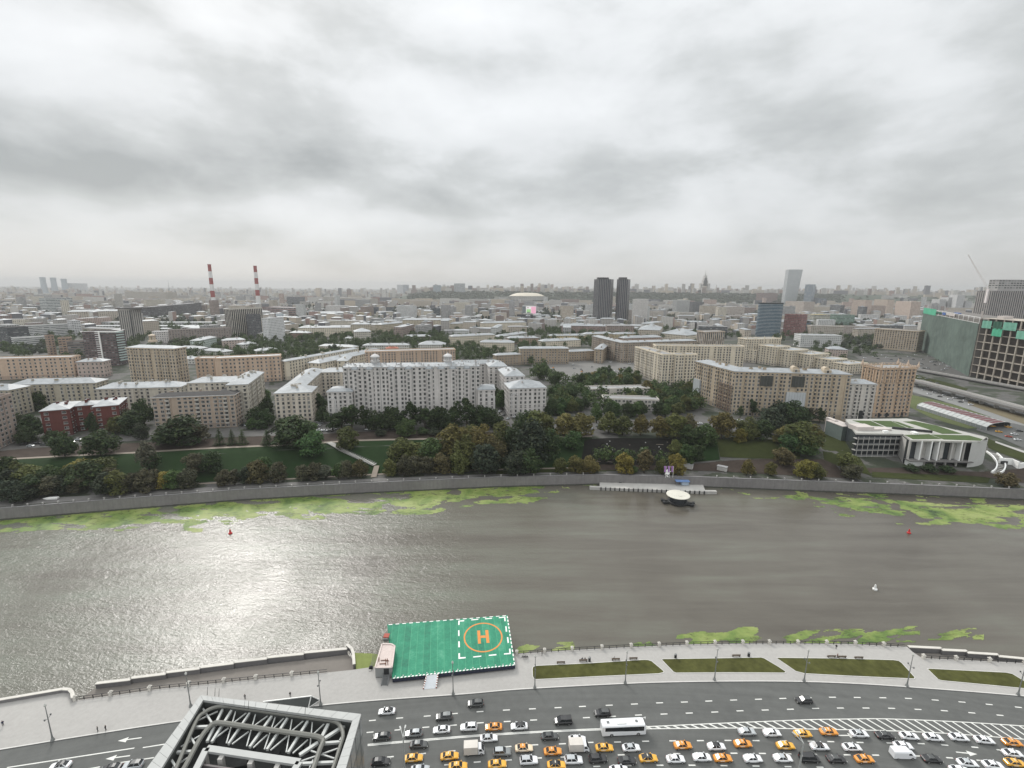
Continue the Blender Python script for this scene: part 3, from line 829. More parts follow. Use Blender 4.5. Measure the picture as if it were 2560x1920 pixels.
 lm = MB(); lm.lathe([(.14, 0), (.18, .12), (.05, .3)], n=8); l0 = None
 for k in range(16):
  p = q((k + .4) / 16, .03)
  if l0 is None: l0 = lm.build('deck_light', WH, t); ob = l0
  else: ob = l0.copy(); link(ob, t)
  ob.location = (p.x - o.x, p.y - o.y, z - o.z + .01)
 # cabin at the left edge
 zc = 3.7
 c5 = lambda x, y, zz: P(860 + x / 12.76, 1600 + y / 12.76, zz)
 top = [c5(*p, zc) for p in ((990, 890), (1530, 880), (1622, 200), (1510, 135), (1215, 135))]
 ct = thing('cabin', 'grey service cabin with pink roof at the edge of the helipad', 'cabin', (top[0].x, top[0].y, .15))
 oc = ct.location.copy()
 mb = MB(); mb.prism([p.to_2d()[:] for p in top], .3, zc - .12)
 mb.build('wall', mat('pale_cabin', (.25, .255, .25), .8, var=.1), ct, oc)
 mb = MB(); mb.prism([p.to_2d()[:] for p in top], zc - .1, zc); 
 rf = mb.build('roof', mat('pinkish_roof', (.47, .40, .37), .85, var=.2, scale=2), ct, oc)
 e = MB()
 for a, b2 in zip(top, top[1:] + top[:1]): e.bar((a.x, a.y, zc + .12), (b2.x, b2.y, zc + .12), .4, .2)
 e.build('roof_edge', mat('pale_edge', (.52, .45, .42)), ct, oc)
 rp = MB()
 for a, b2 in (((1110, 690), (1120, 550)), ((1170, 650), (1330, 640)), ((1330, 800), (1330, 600)), ((1400, 790), (1380, 590)), ((1130, 760), (1330, 750)), ((1330, 650), (1430, 660))): 
  p1, p2 = c5(*a, zc + .15), c5(*b2, zc + .15); rp.bar(p1, p2, .18, .14)
 rp.build('roof_pipe', mat('rusty_steel', (.11, .045, .025), .9), ct, oc)
 f0, f1 = top[0], top[1]
 dirx = (f1 - f0).normalized(); nrm = Vector((dirx.y, -dirx.x, 0))
 dpos = f0 + (f1 - f0) * .66 + nrm * .05
 mb = MB(); mb.box((dpos.x, dpos.y, 2.35), (1.55, .12, 2.0), rz=math.atan2(dirx.y, dirx.x)); mb.build('door', M_BLACK, ct, oc)
 st = MB()
 for k in range(8):
  p = dpos + nrm * (.5 + k * .32); st.box((p.x, p.y, 1.3 - k * .15), (1.7, .3, .08), rz=math.atan2(dirx.y, dirx.x))
 for sx in (-1, 1):
  a = dpos + dirx * sx * .95 + nrm * .1; b2 = dpos + dirx * sx * .95 + nrm * 3.1
  st.bar((a.x, a.y, 1.25), (b2.x, b2.y, .12), .14, .2); st.bar((a.x, a.y, 2.1), (b2.x, b2.y, 1.0), .08)
  st.bar((b2.x, b2.y, .15), (b2.x, b2.y, 1.0), .08); st.bar((a.x, a.y, 1.2), (a.x, a.y, 2.1), .08)
 st.build('steps', M_GREYM, ct, oc)
 sk = MB(); 
 for k in range(2): sk.bar((f0.x, f0.y + .3, .3 + k * .1), (f1.x, f1.y + .3, .3 + k * .1), .5, .3)
 sk.build('plinth', M_BLACK, ct, oc)
 # red hatch box behind the cabin
 hb = P(900 + 290 / 4.424, 1480 + 530 / 4.424, z)
 h = thing('winch_box', 'small red topped winch box behind the grey cabin', 'winch box', hb)
 mb = MB(); mb.box((0, 0, .5), (1.5, 1.6, 1.0)); mb.build('body', M_GREYM, h)
 mb = MB(); mb.box((0, .6, 1.15), (1.8, 1.8, .3)); mb.build('lid', mat('red_lid', (.30, .08, .06)), h)
 # white ramp
 a0, a1 = c0(735, 925), c0(862, 905); b0, b1 = P(900 + 700 / 4.424, 1480 + 1075 / 4.424, .2), P(900 + 842 / 4.424, 1480 + 1065 / 4.424, .2)
 r = thing('ramp', 'white loading ramp with striped edges from pavement to helipad', 'ramp', b0)
 mb = MB(); mb.mesh([a0, a1, b1, b0] + [p - Vector((0, 0, .15)) for p in (a0, a1, b1, b0)], [(3, 2, 1, 0), (4, 5, 6, 7), (0, 1, 5, 4), (2, 3, 7, 6), (1, 2, 6, 5), (3, 0, 4, 7)])
 mb.build('plate', mat('pale_ramp', (.46, .48, .50), .7), r, tuple(b0))
 for (s0, s1) in ((a0, b0), (a1, b1)):
  mb = MB()
  for k in range(12):
   p1, p2 = s0.lerp(s1, k / 12), s0.lerp(s1, (k + .98) / 12)
   mb.bar(p1 + Vector((0, 0, .08)), p2 + Vector((0, 0, .08)), .3, .2, m=k % 2)
  mb.build('edge_rail', [M_WHITE, mat('brown_red', (.20, .06, .04))], r, tuple(b0))
 # mooring cables
 for k in range(4):
  p = c5(820 + k * 26, 850, .4); qv = c5(930 + k * 45, 440, 1.5)
  mb = MB(); last = None
  for j in range(9):
   w = p.lerp(qv, j / 8); w.z -= .9 * math.sin(math.pi * j / 8)
   if last: mb.tube(last, w, .07, n=5)
   last = w
  tag(mb.build('mooring_cable', M_GREYM, None, tuple(p)), 'slack grey mooring cable beside the cabin', 'cable', 'mooring cables beside the cabin')
 wb = c5(860, 905, .15)
 w = thing('winch', 'small dark mooring winch at the kerb of the weedy patch', 'winch', wb)
 mb = MB(); mb.box((0, 0, .3), (1.1, .9, .5)); mb.tube((-.45, 0, .7), (.45, 0, .7), .25, n=10); mb.build('drum', M_BLACK, w)
 mb = MB(); mb.box((0, -.9, .1), (.7, .5, .3)); mb.build('base', M_CONC, w)
helipad()
# ================================================================ steel framed tower top
def tower_top():
 zt = 40.0
 c8 = lambda x, y, z=zt: P(380 + x / 3.95, 1700 + y / 3.95, z)
 out = [c8(478, 150), c8(2065, 335), c8(1915, 869), c8(0, 800)]
 inn = [c8(505, 197), c8(1980, 400), c8(1820, 869), c8(95, 869)]
 # carry the sides on towards the viewer, beyond the frame
 R2 = out[1] + (out[2] - out[1]) * 2.2; L2 = out[0] + (out[3] - out[0]) * 1.75
 r2 = inn[1] + (inn[2] - inn[1]) * 2.2; l2 = inn[0] + (inn[3] - inn[0]) * 1.75
 o4 = [out[0], out[1], R2, L2]; i4 = [inn[0], inn[1], r2, l2]
 t = thing('tower', 'steel and glass tower top with an open white truss roof', 'tower', (out[0].x, out[0].y, 0))
 o = t.location.copy()
 mb = MB()
 for k in range(4):
  a, b = o4[k], o4[(k + 1) % 4]
  L = (b - a).length
  mb.face([(b.x, b.y, 0), (a.x, a.y, 0), (a.x, a.y, zt - .5), (b.x, b.y, zt - .5)], 0, [(0, 0), (L / 3, 0), (L / 3, 10), (0, 10)])
 mb.build('wall', facade_mat('tower_facade', (.03, .93), (.05, .97), glass=(.16, .17, .165)), t, o).color = (.05, .055, .055, 1)
 mb = MB()
 n = 26
 for k in range(4):
  a, b, c, d = o4[k], o4[(k + 1) % 4], i4[(k + 1) % 4], i4[k]
  m_ = 14
  for j in range(m_):
   s0, s1 = (j + .012) / m_, (j + .988) / m_
   p = [a.lerp(b, s0), a.lerp(b, s1), d.lerp(c, s1), d.lerp(c, s0)]
   mb.mesh([(w.x, w.y, zt - .5) for w in p] + [(w.x, w.y, zt) for w in p], [(0, 1, 2, 3), (7, 6, 5, 4), (1, 0, 4, 5), (3, 2, 6, 7), (0, 3, 7, 4), (2, 1, 5, 6)])
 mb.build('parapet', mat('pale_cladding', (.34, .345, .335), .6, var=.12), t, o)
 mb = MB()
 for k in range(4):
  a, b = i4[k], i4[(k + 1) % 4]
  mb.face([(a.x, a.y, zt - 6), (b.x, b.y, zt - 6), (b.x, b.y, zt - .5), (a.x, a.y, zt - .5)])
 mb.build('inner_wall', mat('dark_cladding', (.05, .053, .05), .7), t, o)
 mb = MB()
 mb.prism([p.to_2d()[:] for p in i4], zt - 6.2, zt - 6.0, bottom=False)
 R5 = random.Random(5)
 for k in range(22):
  u, v = R5.uniform(.05, .95), R5.uniform(.02, .5)
  p = i4[0].lerp(i4[1], u).lerp(i4[3].lerp(i4[2], u), v)
  mb.box((p.x, p.y, zt - 5.5), (R5.uniform(.6, 2), R5.uniform(.6, 2), R5.uniform(.4, 1.4)), rz=.2)
 mb.build('roof_deck', mat('dark_deck', (.035, .037, .036), .9, var=.5, scale=.8), t, o)  # dark mottled tone over the whole deck
 WB = mat('white_steel', (.40, .41, .395), .55, var=.06)
 # white beams: each pair of points in the picture crop, on the truss plane
 beams = [((700, 290), (545, 610), .42), ((795, 290), (590, 615), .42), ((985, 300), (755, 635), .34), ((1190, 350), (965, 665), .42), ((1345, 370), (1135, 690), .42), ((1545, 400), (1345, 720), .42), ((1750, 420), (1655, 610), .55),
             ((1950, 420), (1690, 590), .55), ((1640, 620), (1455, 745), .55), ((1690, 628), (1875, 612), .4), ((1440, 830), (1800, 815), .4), ((1850, 610), (1880, 560), .3), ((510, 250), (690, 250), .4), ((400, 468), (560, 462), .4), ((235, 716), (400, 708), .4), ((-60, 960), (200, 955), .4), ((505, 290), (590, 425), .28), ((365, 540), (435, 655), .28), ((190, 790), (240, 869), .3),
             ((520, 230), (60, 869), .5)]
 first = None
 for a, b, w in beams:
  mb = MB(); mb.bar(c8(*a, zt - 1.6), c8(*b, zt - 1.6), w, .45)
  mb.build('beam', WB, t, o)
 zig = [((830, 300), (735, 625)), ((590, 600), (755, 475)), ((800, 430), (945, 315)), ((1025, 330), (935, 655)), ((790, 635), (955, 510)), ((1000, 460), (1150, 350)), ((1220, 360), (1110, 685)), ((1000, 670), (1140, 540)), ((1190, 490), (1305, 375)), ((1385, 380), (1325, 715)), ((1170, 695), (1335, 555)), ((1370, 515), (1500, 400)), ((1585, 405), (1560, 665)), ((1390, 725), (1540, 590)), ((1585, 545), (1710, 425)),
           ((285, 660), (560, 500)), ((200, 869), (350, 770)), ((430, 410), (650, 310)), ((1465, 805), (1840, 675)), ((1570, 700), (1800, 775)), ((1555, 869), (1590, 790))]
 for a, b in zig:
  mb = MB(); mb.bar(c8(*a, zt - 1.7), c8(*b, zt - 1.7), .2, .2)
  mb.build('brace', WB, t, o)
 # curved maintenance rails
 rails = [([(120, 1100), (240, 869), (430, 420), (520, 320), (620, 270), (720, 258), (850, 272), (1200, 322), (1600, 378), (1760, 398), (1840, 430), (1880, 500), (1885, 570), (1860, 650), (1790, 869), (1700, 1100)], .34),
             ([(180, 1100), (320, 869), (470, 590), (560, 470), (610, 430), (670, 424), (800, 440), (1100, 484), (1400, 525), (1600, 553), (1670, 575), (1690, 610), (1660, 680), (1595, 869), (1520, 1060)], .42)]
 for pts, r in rails:
  mb = MB(); s = spline(pts, 4); s = [c8(x, y, zt - .9) for x, y in s]
  for a, b in zip(s, s[1:]): mb.tube(a, b, r, n=7)
  mb.build('rail', mat('grey_rail', (.15, .15, .135), .6, var=.1), t, o)
 # inner penthouse: white ledge, dark void behind pillars
 led = [c8(530, 615), c8(1450, 750)]
 le2 = led[1] + (c8(1370, 869) - led[1]) * 2.5; le3 = led[0] + (c8(400, 869) - led[0]) * 2.5
 mb = MB()
 for a, b in ((led[0], led[1]), (led[1], le2), (led[0], le3)):
  mb.bar((a.x, a.y, zt - 1.4), (b.x, b.y, zt - 1.4), 1.1, .5)
 mb.build('ledge', MATS['pale_cladding'], t, o)
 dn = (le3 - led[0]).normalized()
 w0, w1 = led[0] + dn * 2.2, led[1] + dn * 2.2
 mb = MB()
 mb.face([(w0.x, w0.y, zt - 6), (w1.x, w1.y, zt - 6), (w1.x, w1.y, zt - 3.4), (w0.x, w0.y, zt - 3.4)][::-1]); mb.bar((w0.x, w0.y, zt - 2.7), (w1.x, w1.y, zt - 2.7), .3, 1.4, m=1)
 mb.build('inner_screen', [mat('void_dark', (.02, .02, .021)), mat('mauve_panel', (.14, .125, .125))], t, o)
 pm = None
 for u in (.0, .18, .5, .78, .97):
  a = led[0].lerp(led[1], u) + dn * .9
  mb = MB(); mb.box((a.x, a.y, zt - 3.8), (.8, .8, 4.4)); mb.build('pillar', M_CONC, t, o)
 for x, y in ((545, 150), (620, 160), (660, 165), (950, 290), (1510, 340)):
  a = c8(x, y, zt); mb = MB(); mb.tube(a, a + Vector((.3, 0, 1.9)), .05, .03, n=5); mb.build('lightning_rod', M_BLACK, t, o)
tower_top()
# wedge shaped glass entrance on the pavement
def wedge():
 pts = [(658, 1754), (778, 1740), (794, 1767), (771, 1769)]
 a, b = P(*pts[0], .2), P(*pts[1], 3.0)
 c, d = P(*pts[2], .2), P(*pts[3], .2)
 t = thing('entrance_wedge', 'dark wedge shaped underpass roof on the pavement by the tower', 'entrance', (d.x, d.y, .15))
 o = t.location.copy()
 top = P(778, 1740, 3.2); bk = P(778, 1743, .2); bk2 = P(800, 1750, .2)
 mb = MB(); mb.mesh([a, top, d, bk2], [(0, 2, 1), (1, 2, 3), (0, 1, 3), (0, 3, 2)]); mb.build('roof', mat('dark_zinc', (.075, .08, .078), .6), t, o)
 mb = MB(); 
 for p, q_ in ((a, top), (top, d), (top, bk2), (d, bk2)): mb.bar(p, q_, .22)
 mb.build('edge_trim', M_WHITE, t, o)
wedge()
# ================================================================ vehicles
M_CAR = mat('car_paint', (.5, .5, .5), .32, var=.03, obj_color=True, spec=.5)
M_CAR.node_tree.nodes['Principled BSDF'].inputs['Coat Weight'].default_value = .5
M_CGLASS = mat('car_glass', (.018, .02, .022), .08, var=.2, spec=.6)
M_TYRE = mat('tyre_rubber', (.018, .018, .018), .85)
M_RIM = mat('alloy_rim', (.3, .3, .3), .4, .5)
M_LAMP = mat('lamp_lens', (.55, .55, .52), .2)
M_TAIL = mat('tail_lens', (.25, .015, .012), .3)
def loft(mb, secs, m=0):
 """closed rings of equal length, joined in order and capped"""
 n = len(secs[0]); vs = [p for s in secs for p in s]; fs = []
 for k in range(len(secs) - 1):
  for i in range(n): fs.append((k * n + i, k * n + (i + 1) % n, (k + 1) * n + (i + 1) % n, (k + 1) * n + i))
 fs += [tuple(range(n))[::-1], tuple(range((len(secs) - 1) * n, len(secs) * n))]
 mb.mesh(vs, fs, m)
def wheels(root, pts, r=.33, w=.22):
 mb = MB(); mb.tube((0, -w / 2, 0), (0, w / 2, 0), r, n=14); mb.tube((0, -w / 2 - .01, 0), (0, w / 2 + .01, 0), r * .62, n=10, m=1)
 first = None
 for x, y in pts:
  if first is None: first = mb.build('wheel', [M_TYRE, M_RIM], root); ob = first
  else:
   ob = first.copy(); link(ob, root); KIDS[root.name].append(ob)
  ob.location = (x, y, r)
def car_proto(name, cat, body, cab, roof_z, low=.28, tail=True, sign=False):
 """body: stations (x, belt height, half width); cab: (x rear belt, x rear roof, x front roof, x front belt, half width belt, half width roof)"""
 t = thing(name, 'car on the riverside highway', cat, (0, 0, -300))
 mb = MB(); secs = []
 for x, bz, hw in body:
  secs.append([(x, -hw * .9, low), (x, -hw, low + .2), (x, -hw, bz - .16), (x, -hw * .86, bz), (x, hw * .86, bz), (x, hw, bz - .16), (x, hw, low + .2), (x, hw * .9, low)])
 loft(mb, secs)
 xr, xrr, xfr, xf, wb, wr = cab
 bz = interp([(b[0], b[1]) for b in body], (xr + xf) / 2) - .02
 # pillars in body colour
 for s in (-1, 1):
  mb.bar((xr, s * wb, bz), (xrr, s * wr, roof_z), .09); mb.bar((xf, s * wb, bz), (xfr, s * wr, roof_z), .07); mb.bar(((xr + xf) / 2, s * (wb + .012), bz), ((xrr + xfr) / 2, s * (wr + .012), roof_z), .09)
 for s in (-1, 1): mb.box((xf - .25, s * (wb + .16), bz + .1), (.16, .2, .14))
 mb.build('body', [M_CAR], t)
 g = MB()
 lo = [(xr, -wb, bz), (xf, -wb, bz), (xf, wb, bz), (xr, wb, bz)]; hi = [(xrr, -wr, roof_z), (xfr, -wr, roof_z), (xfr, wr, roof_z), (xrr, wr, roof_z)]
 g.mesh(lo + hi, [(0, 1, 5, 4), (1, 2, 6, 5), (2, 3, 7, 6), (3, 0, 4, 7)])
 g.build('window', M_CGLASS, t)
 r = MB(); xm = (xrr + xfr) / 2
 loft(r, [[(xrr - .04, -wr * .9, roof_z), (xrr - .04, wr * .9, roof_z), (xrr, wr * .8, roof_z + .03), (xrr, -wr * .8, roof_z + .03)],
             [(xm, -wr - .02, roof_z), (xm, wr + .02, roof_z), (xm, wr * .85, roof_z + .08), (xm, -wr * .85, roof_z + .08)],
             [(xfr + .04, -wr * .9, roof_z), (xfr + .04, wr * .9, roof_z), (xfr, wr * .8, roof_z + .03), (xfr, -wr * .8, roof_z + .03)]])
 r.build('roof', M_CAR, t)
 L0, L1 = body[0][0], body[-1][0]
 wheels(t, [(L1 * .62, .82), (L1 * .62, -.82), (L0 * .60, .82), (L0 * .60, -.82)])
 for s in (-1, 1):
  h = MB(); h.box((L1 - .1, s * .58, body[-1][1] - .06), (.24, .34, .14)); h.build('headlight', M_LAMP, t)
  h = MB(); h.box((L0 + .08, s * .6, body[0][1] - .05), (.18, .32, .14)); h.build('tail_light', M_TAIL, t)
 return t
SED = [(-2.32, .80, .74), (-2.15, .96, .84), (-1.35, 1.0, .90), (-.2, .98, .91), (.85, .96, .90), (1.7, .86, .87), (2.15, .74, .80), (2.32, .58, .66)]
SUVB = [(-2.28, .90, .80), (-2.12, 1.08, .90), (-1.2, 1.12, .94), (0, 1.1, .95), (.95, 1.08, .94), (1.75, 1.0, .92), (2.15, .88, .86), (2.3, .66, .74)]
PROTO = {
 'sedan': car_proto('car', 'car', SED, (-1.75, -1.0, .28, 1.05, .80, .60), 1.42),
 'hatch': car_proto('car', 'car', SED[:], (-2.12, -1.45, .20, 1.05, .80, .61), 1.48),
 'suv': car_proto('car', 'car', SUVB, (-2.1, -1.72, .22, 1.0, .84, .66), 1.66, low=.33),
 'minivan': car_proto('van', 'van', [(-2.45, 1.0, .86), (-2.35, 1.15, .95), (-1, 1.18, .98), (.8, 1.16, .97), (1.7, 1.1, .95), (2.3, .92, .88), (2.45, .68, .78)], (-2.36, -2.2, .7, 1.6, .90, .76), 1.9, low=.33),
 'taxi': car_proto('taxi', 'taxi', SED, (-1.75, -1.0, .28, 1.05, .80, .60), 1.42),
}
for k in kids(PROTO['taxi']):
 if k.name.startswith('roof'): taxi_roof = k
sg = MB(); sg.box((-.3, 0, 1.58), (.22, .62, .14)); sg.build('taxi_sign', mat('pale_sign', (.55, .52, .42), .5), PROTO['taxi'])
lv = MB()
for s in (-1, 1): lv.box((-.45, s * .912, .72), (1.1, .014, .22))
lv.build('door_decal', mat('pale_decal', (.6, .58, .52), .6), PROTO['taxi'])
def box_truck():
 t = thing('box_truck', 'box truck', 'truck', (0, 0, -300))
 mb = MB(); mb.box((-.9, 0, 1.75), (3.6, 2.2, 2.2)); mb.build('cargo_box', [mat('truck_box', (.5, .47, .43), .7, obj_color=False)], t)
 c = MB(); loft(c, [[(1.0, -.95, .45), (1.0, .95, .45), (1.0, .95, 2.2), (1.0, -.95, 2.2)], [(1.9, -.95, .45), (1.9, .95, .45), (1.75, .88, 2.15), (1.75, -.88, 2.15)], [(2.6, -.9, .45), (2.6, .9, .45), (2.45, .88, 1.3), (2.45, -.88, 1.3)]])
 c.build('cab', M_CAR, t)
 g = MB(); g.mesh([(2.48, -.8, 1.33), (2.48, .8, 1.33), (1.84, .78, 2.1), (1.84, -.78, 2.1)], [(0, 1, 2, 3)])
 for s in (-1, 1): g.mesh([(1.2, s * .97, 1.35), (2.1, s * .96, 1.35), (1.75, s * .93, 2.0), (1.2, s * .97, 2.0)], [(0, 1, 2, 3) if s < 0 else (3, 2, 1, 0)])
 g.build('window', M_CGLASS, t)
 f = MB(); f.box((-.6, 0, .5), (4.4, .9, .2)); f.build('chassis', M_BLACK, t)
 wheels(t, [(1.75, .85), (1.75, -.85), (-1.6, .85), (-1.6, -.85)], .4, .26)
 return t
def cargo_van():
 t = thing('cargo_van', 'cargo van', 'van', (0, 0, -300))
 mb = MB()
 secs = []
 for x, top, hw in ((-2.9, 2.25, .92), (-2.8, 2.35, 1.0), (0, 2.4, 1.02), (1.2, 2.3, .98), (2.1, 1.35, .94), (2.75, 1.1, .86), (2.85, .7, .75)):
  secs.append([(x, -hw, .35), (x, -hw, top - .3 if top > 1.5 else top - .15), (x, -hw * .82, top), (x, hw * .82, top), (x, hw, top - .3 if top > 1.5 else top - .15), (x, hw, .35)])
 loft(mb, secs); mb.build('body', M_CAR, t)
 g = MB(); g.mesh([(2.12, -.72, 1.4), (2.12, .72, 1.4), (1.3, .74, 2.24), (1.3, -.74, 2.24)], [(0, 1, 2, 3)])
 for s in (-1, 1): g.mesh([(.7, s * 1.0, 1.4), (1.75, s * .97, 1.4), (1.25, s * .99, 1.98), (.7, s * 1.01, 1.98)], [(0, 1, 2, 3) if s < 0 else (3, 2, 1, 0)])
 g.build('window', M_CGLASS, t)
 wheels(t, [(1.85, .88), (1.85, -.88), (-1.8, .88), (-1.8, -.88)], .36, .25)
 return t
def coach():
 t = thing('coach', 'white touring coach with dark window band in the hatched lane', 'coach', (0, 0, -300))
 mb = MB(); secs = []
 for x, top, lo, hw in ((-6.0, 3.2, .7, 1.15), (-5.85, 3.45, .4, 1.25), (4.9, 3.45, .38, 1.27), (5.7, 3.3, .38, 1.25), (6.0, 2.2, .4, 1.15)):
  secs.append([(x, -hw, lo), (x, -hw, top - .25), (x, -hw + .18, top), (x, hw - .18, top), (x, hw, top - .25), (x, hw, lo)])
 loft(mb, secs); mb.build('body', M_CAR, t)
 g = MB()
 for s in (-1, 1):
  q = [(-5.2, s * 1.285, 1.85), (5.4, s * 1.285, 1.55), (5.4, s * 1.285, 3.0), (-5.2, s * 1.285, 3.0)]
  g.mesh(q, [(0, 1, 2, 3) if s < 0 else (3, 2, 1, 0)])
 g.mesh([(6.03, -1.1, 1.3), (6.03, 1.1, 1.3), (5.78, 1.14, 3.2), (5.78, -1.14, 3.2)], [(0, 1, 2, 3)])
 g.build('window', M_CGLASS, t)
 r = MB()
 for x, w, l in ((-4.2, .7, .7), (3.6, .7, .7)): r.box((x, 0, 3.5), (l, w, .1))
 r.build('roof_hatch', M_GREYM, t)
 a = MB(); a.box((-.6, 0, 3.55), (2.6, 1.5, .22)); a.build('air_conditioner', mat('coach_ac', (.58, .58, .56)), t)
 m_ = MB()
 for s in (-1, 1): m_.bar((5.9, s * 1.2, 3.1), (6.6, s * 1.55, 2.9), .1); m_.box((6.6, s * 1.55, 2.6), (.15, .25, .6))
 m_.build('mirror', M_WHITE, t)
 wheels(t, [(3.9, 1.12), (3.9, -1.12), (-3.4, 1.12), (-3.4, -1.12)], .5, .3)
 return t
PROTO['truck'], PROTO['cvan'], PROTO['coach'] = box_truck(), cargo_van(), coach()
C_W, C_O, C_Y, C_K, C_D, C_G = (.66, .67, .68), (.62, .24, .025), (.64, .33, .03), (.012, .012, .013), (.045, .048, .047), (.16, .17, .17)
C_S = (.36, .38, .39)
LEFTW, RIGHTW = 1, 0
LANE = spline([(-300, 1965), (0, 1918), (300, 1876), (600, 1838), (919, 1820), (1200, 1800), (1500, 1788), (1800, 1781), (2100, 1780), (2300, 1784), (2560, 1800), (2800, 1820)], 6)
def heading(px):
 a, b = P(px - 20, interp(LANE, px - 20)), P(px + 20, interp(LANE, px + 20))
 return math.atan2(b.y - a.y, b.x - a.x)
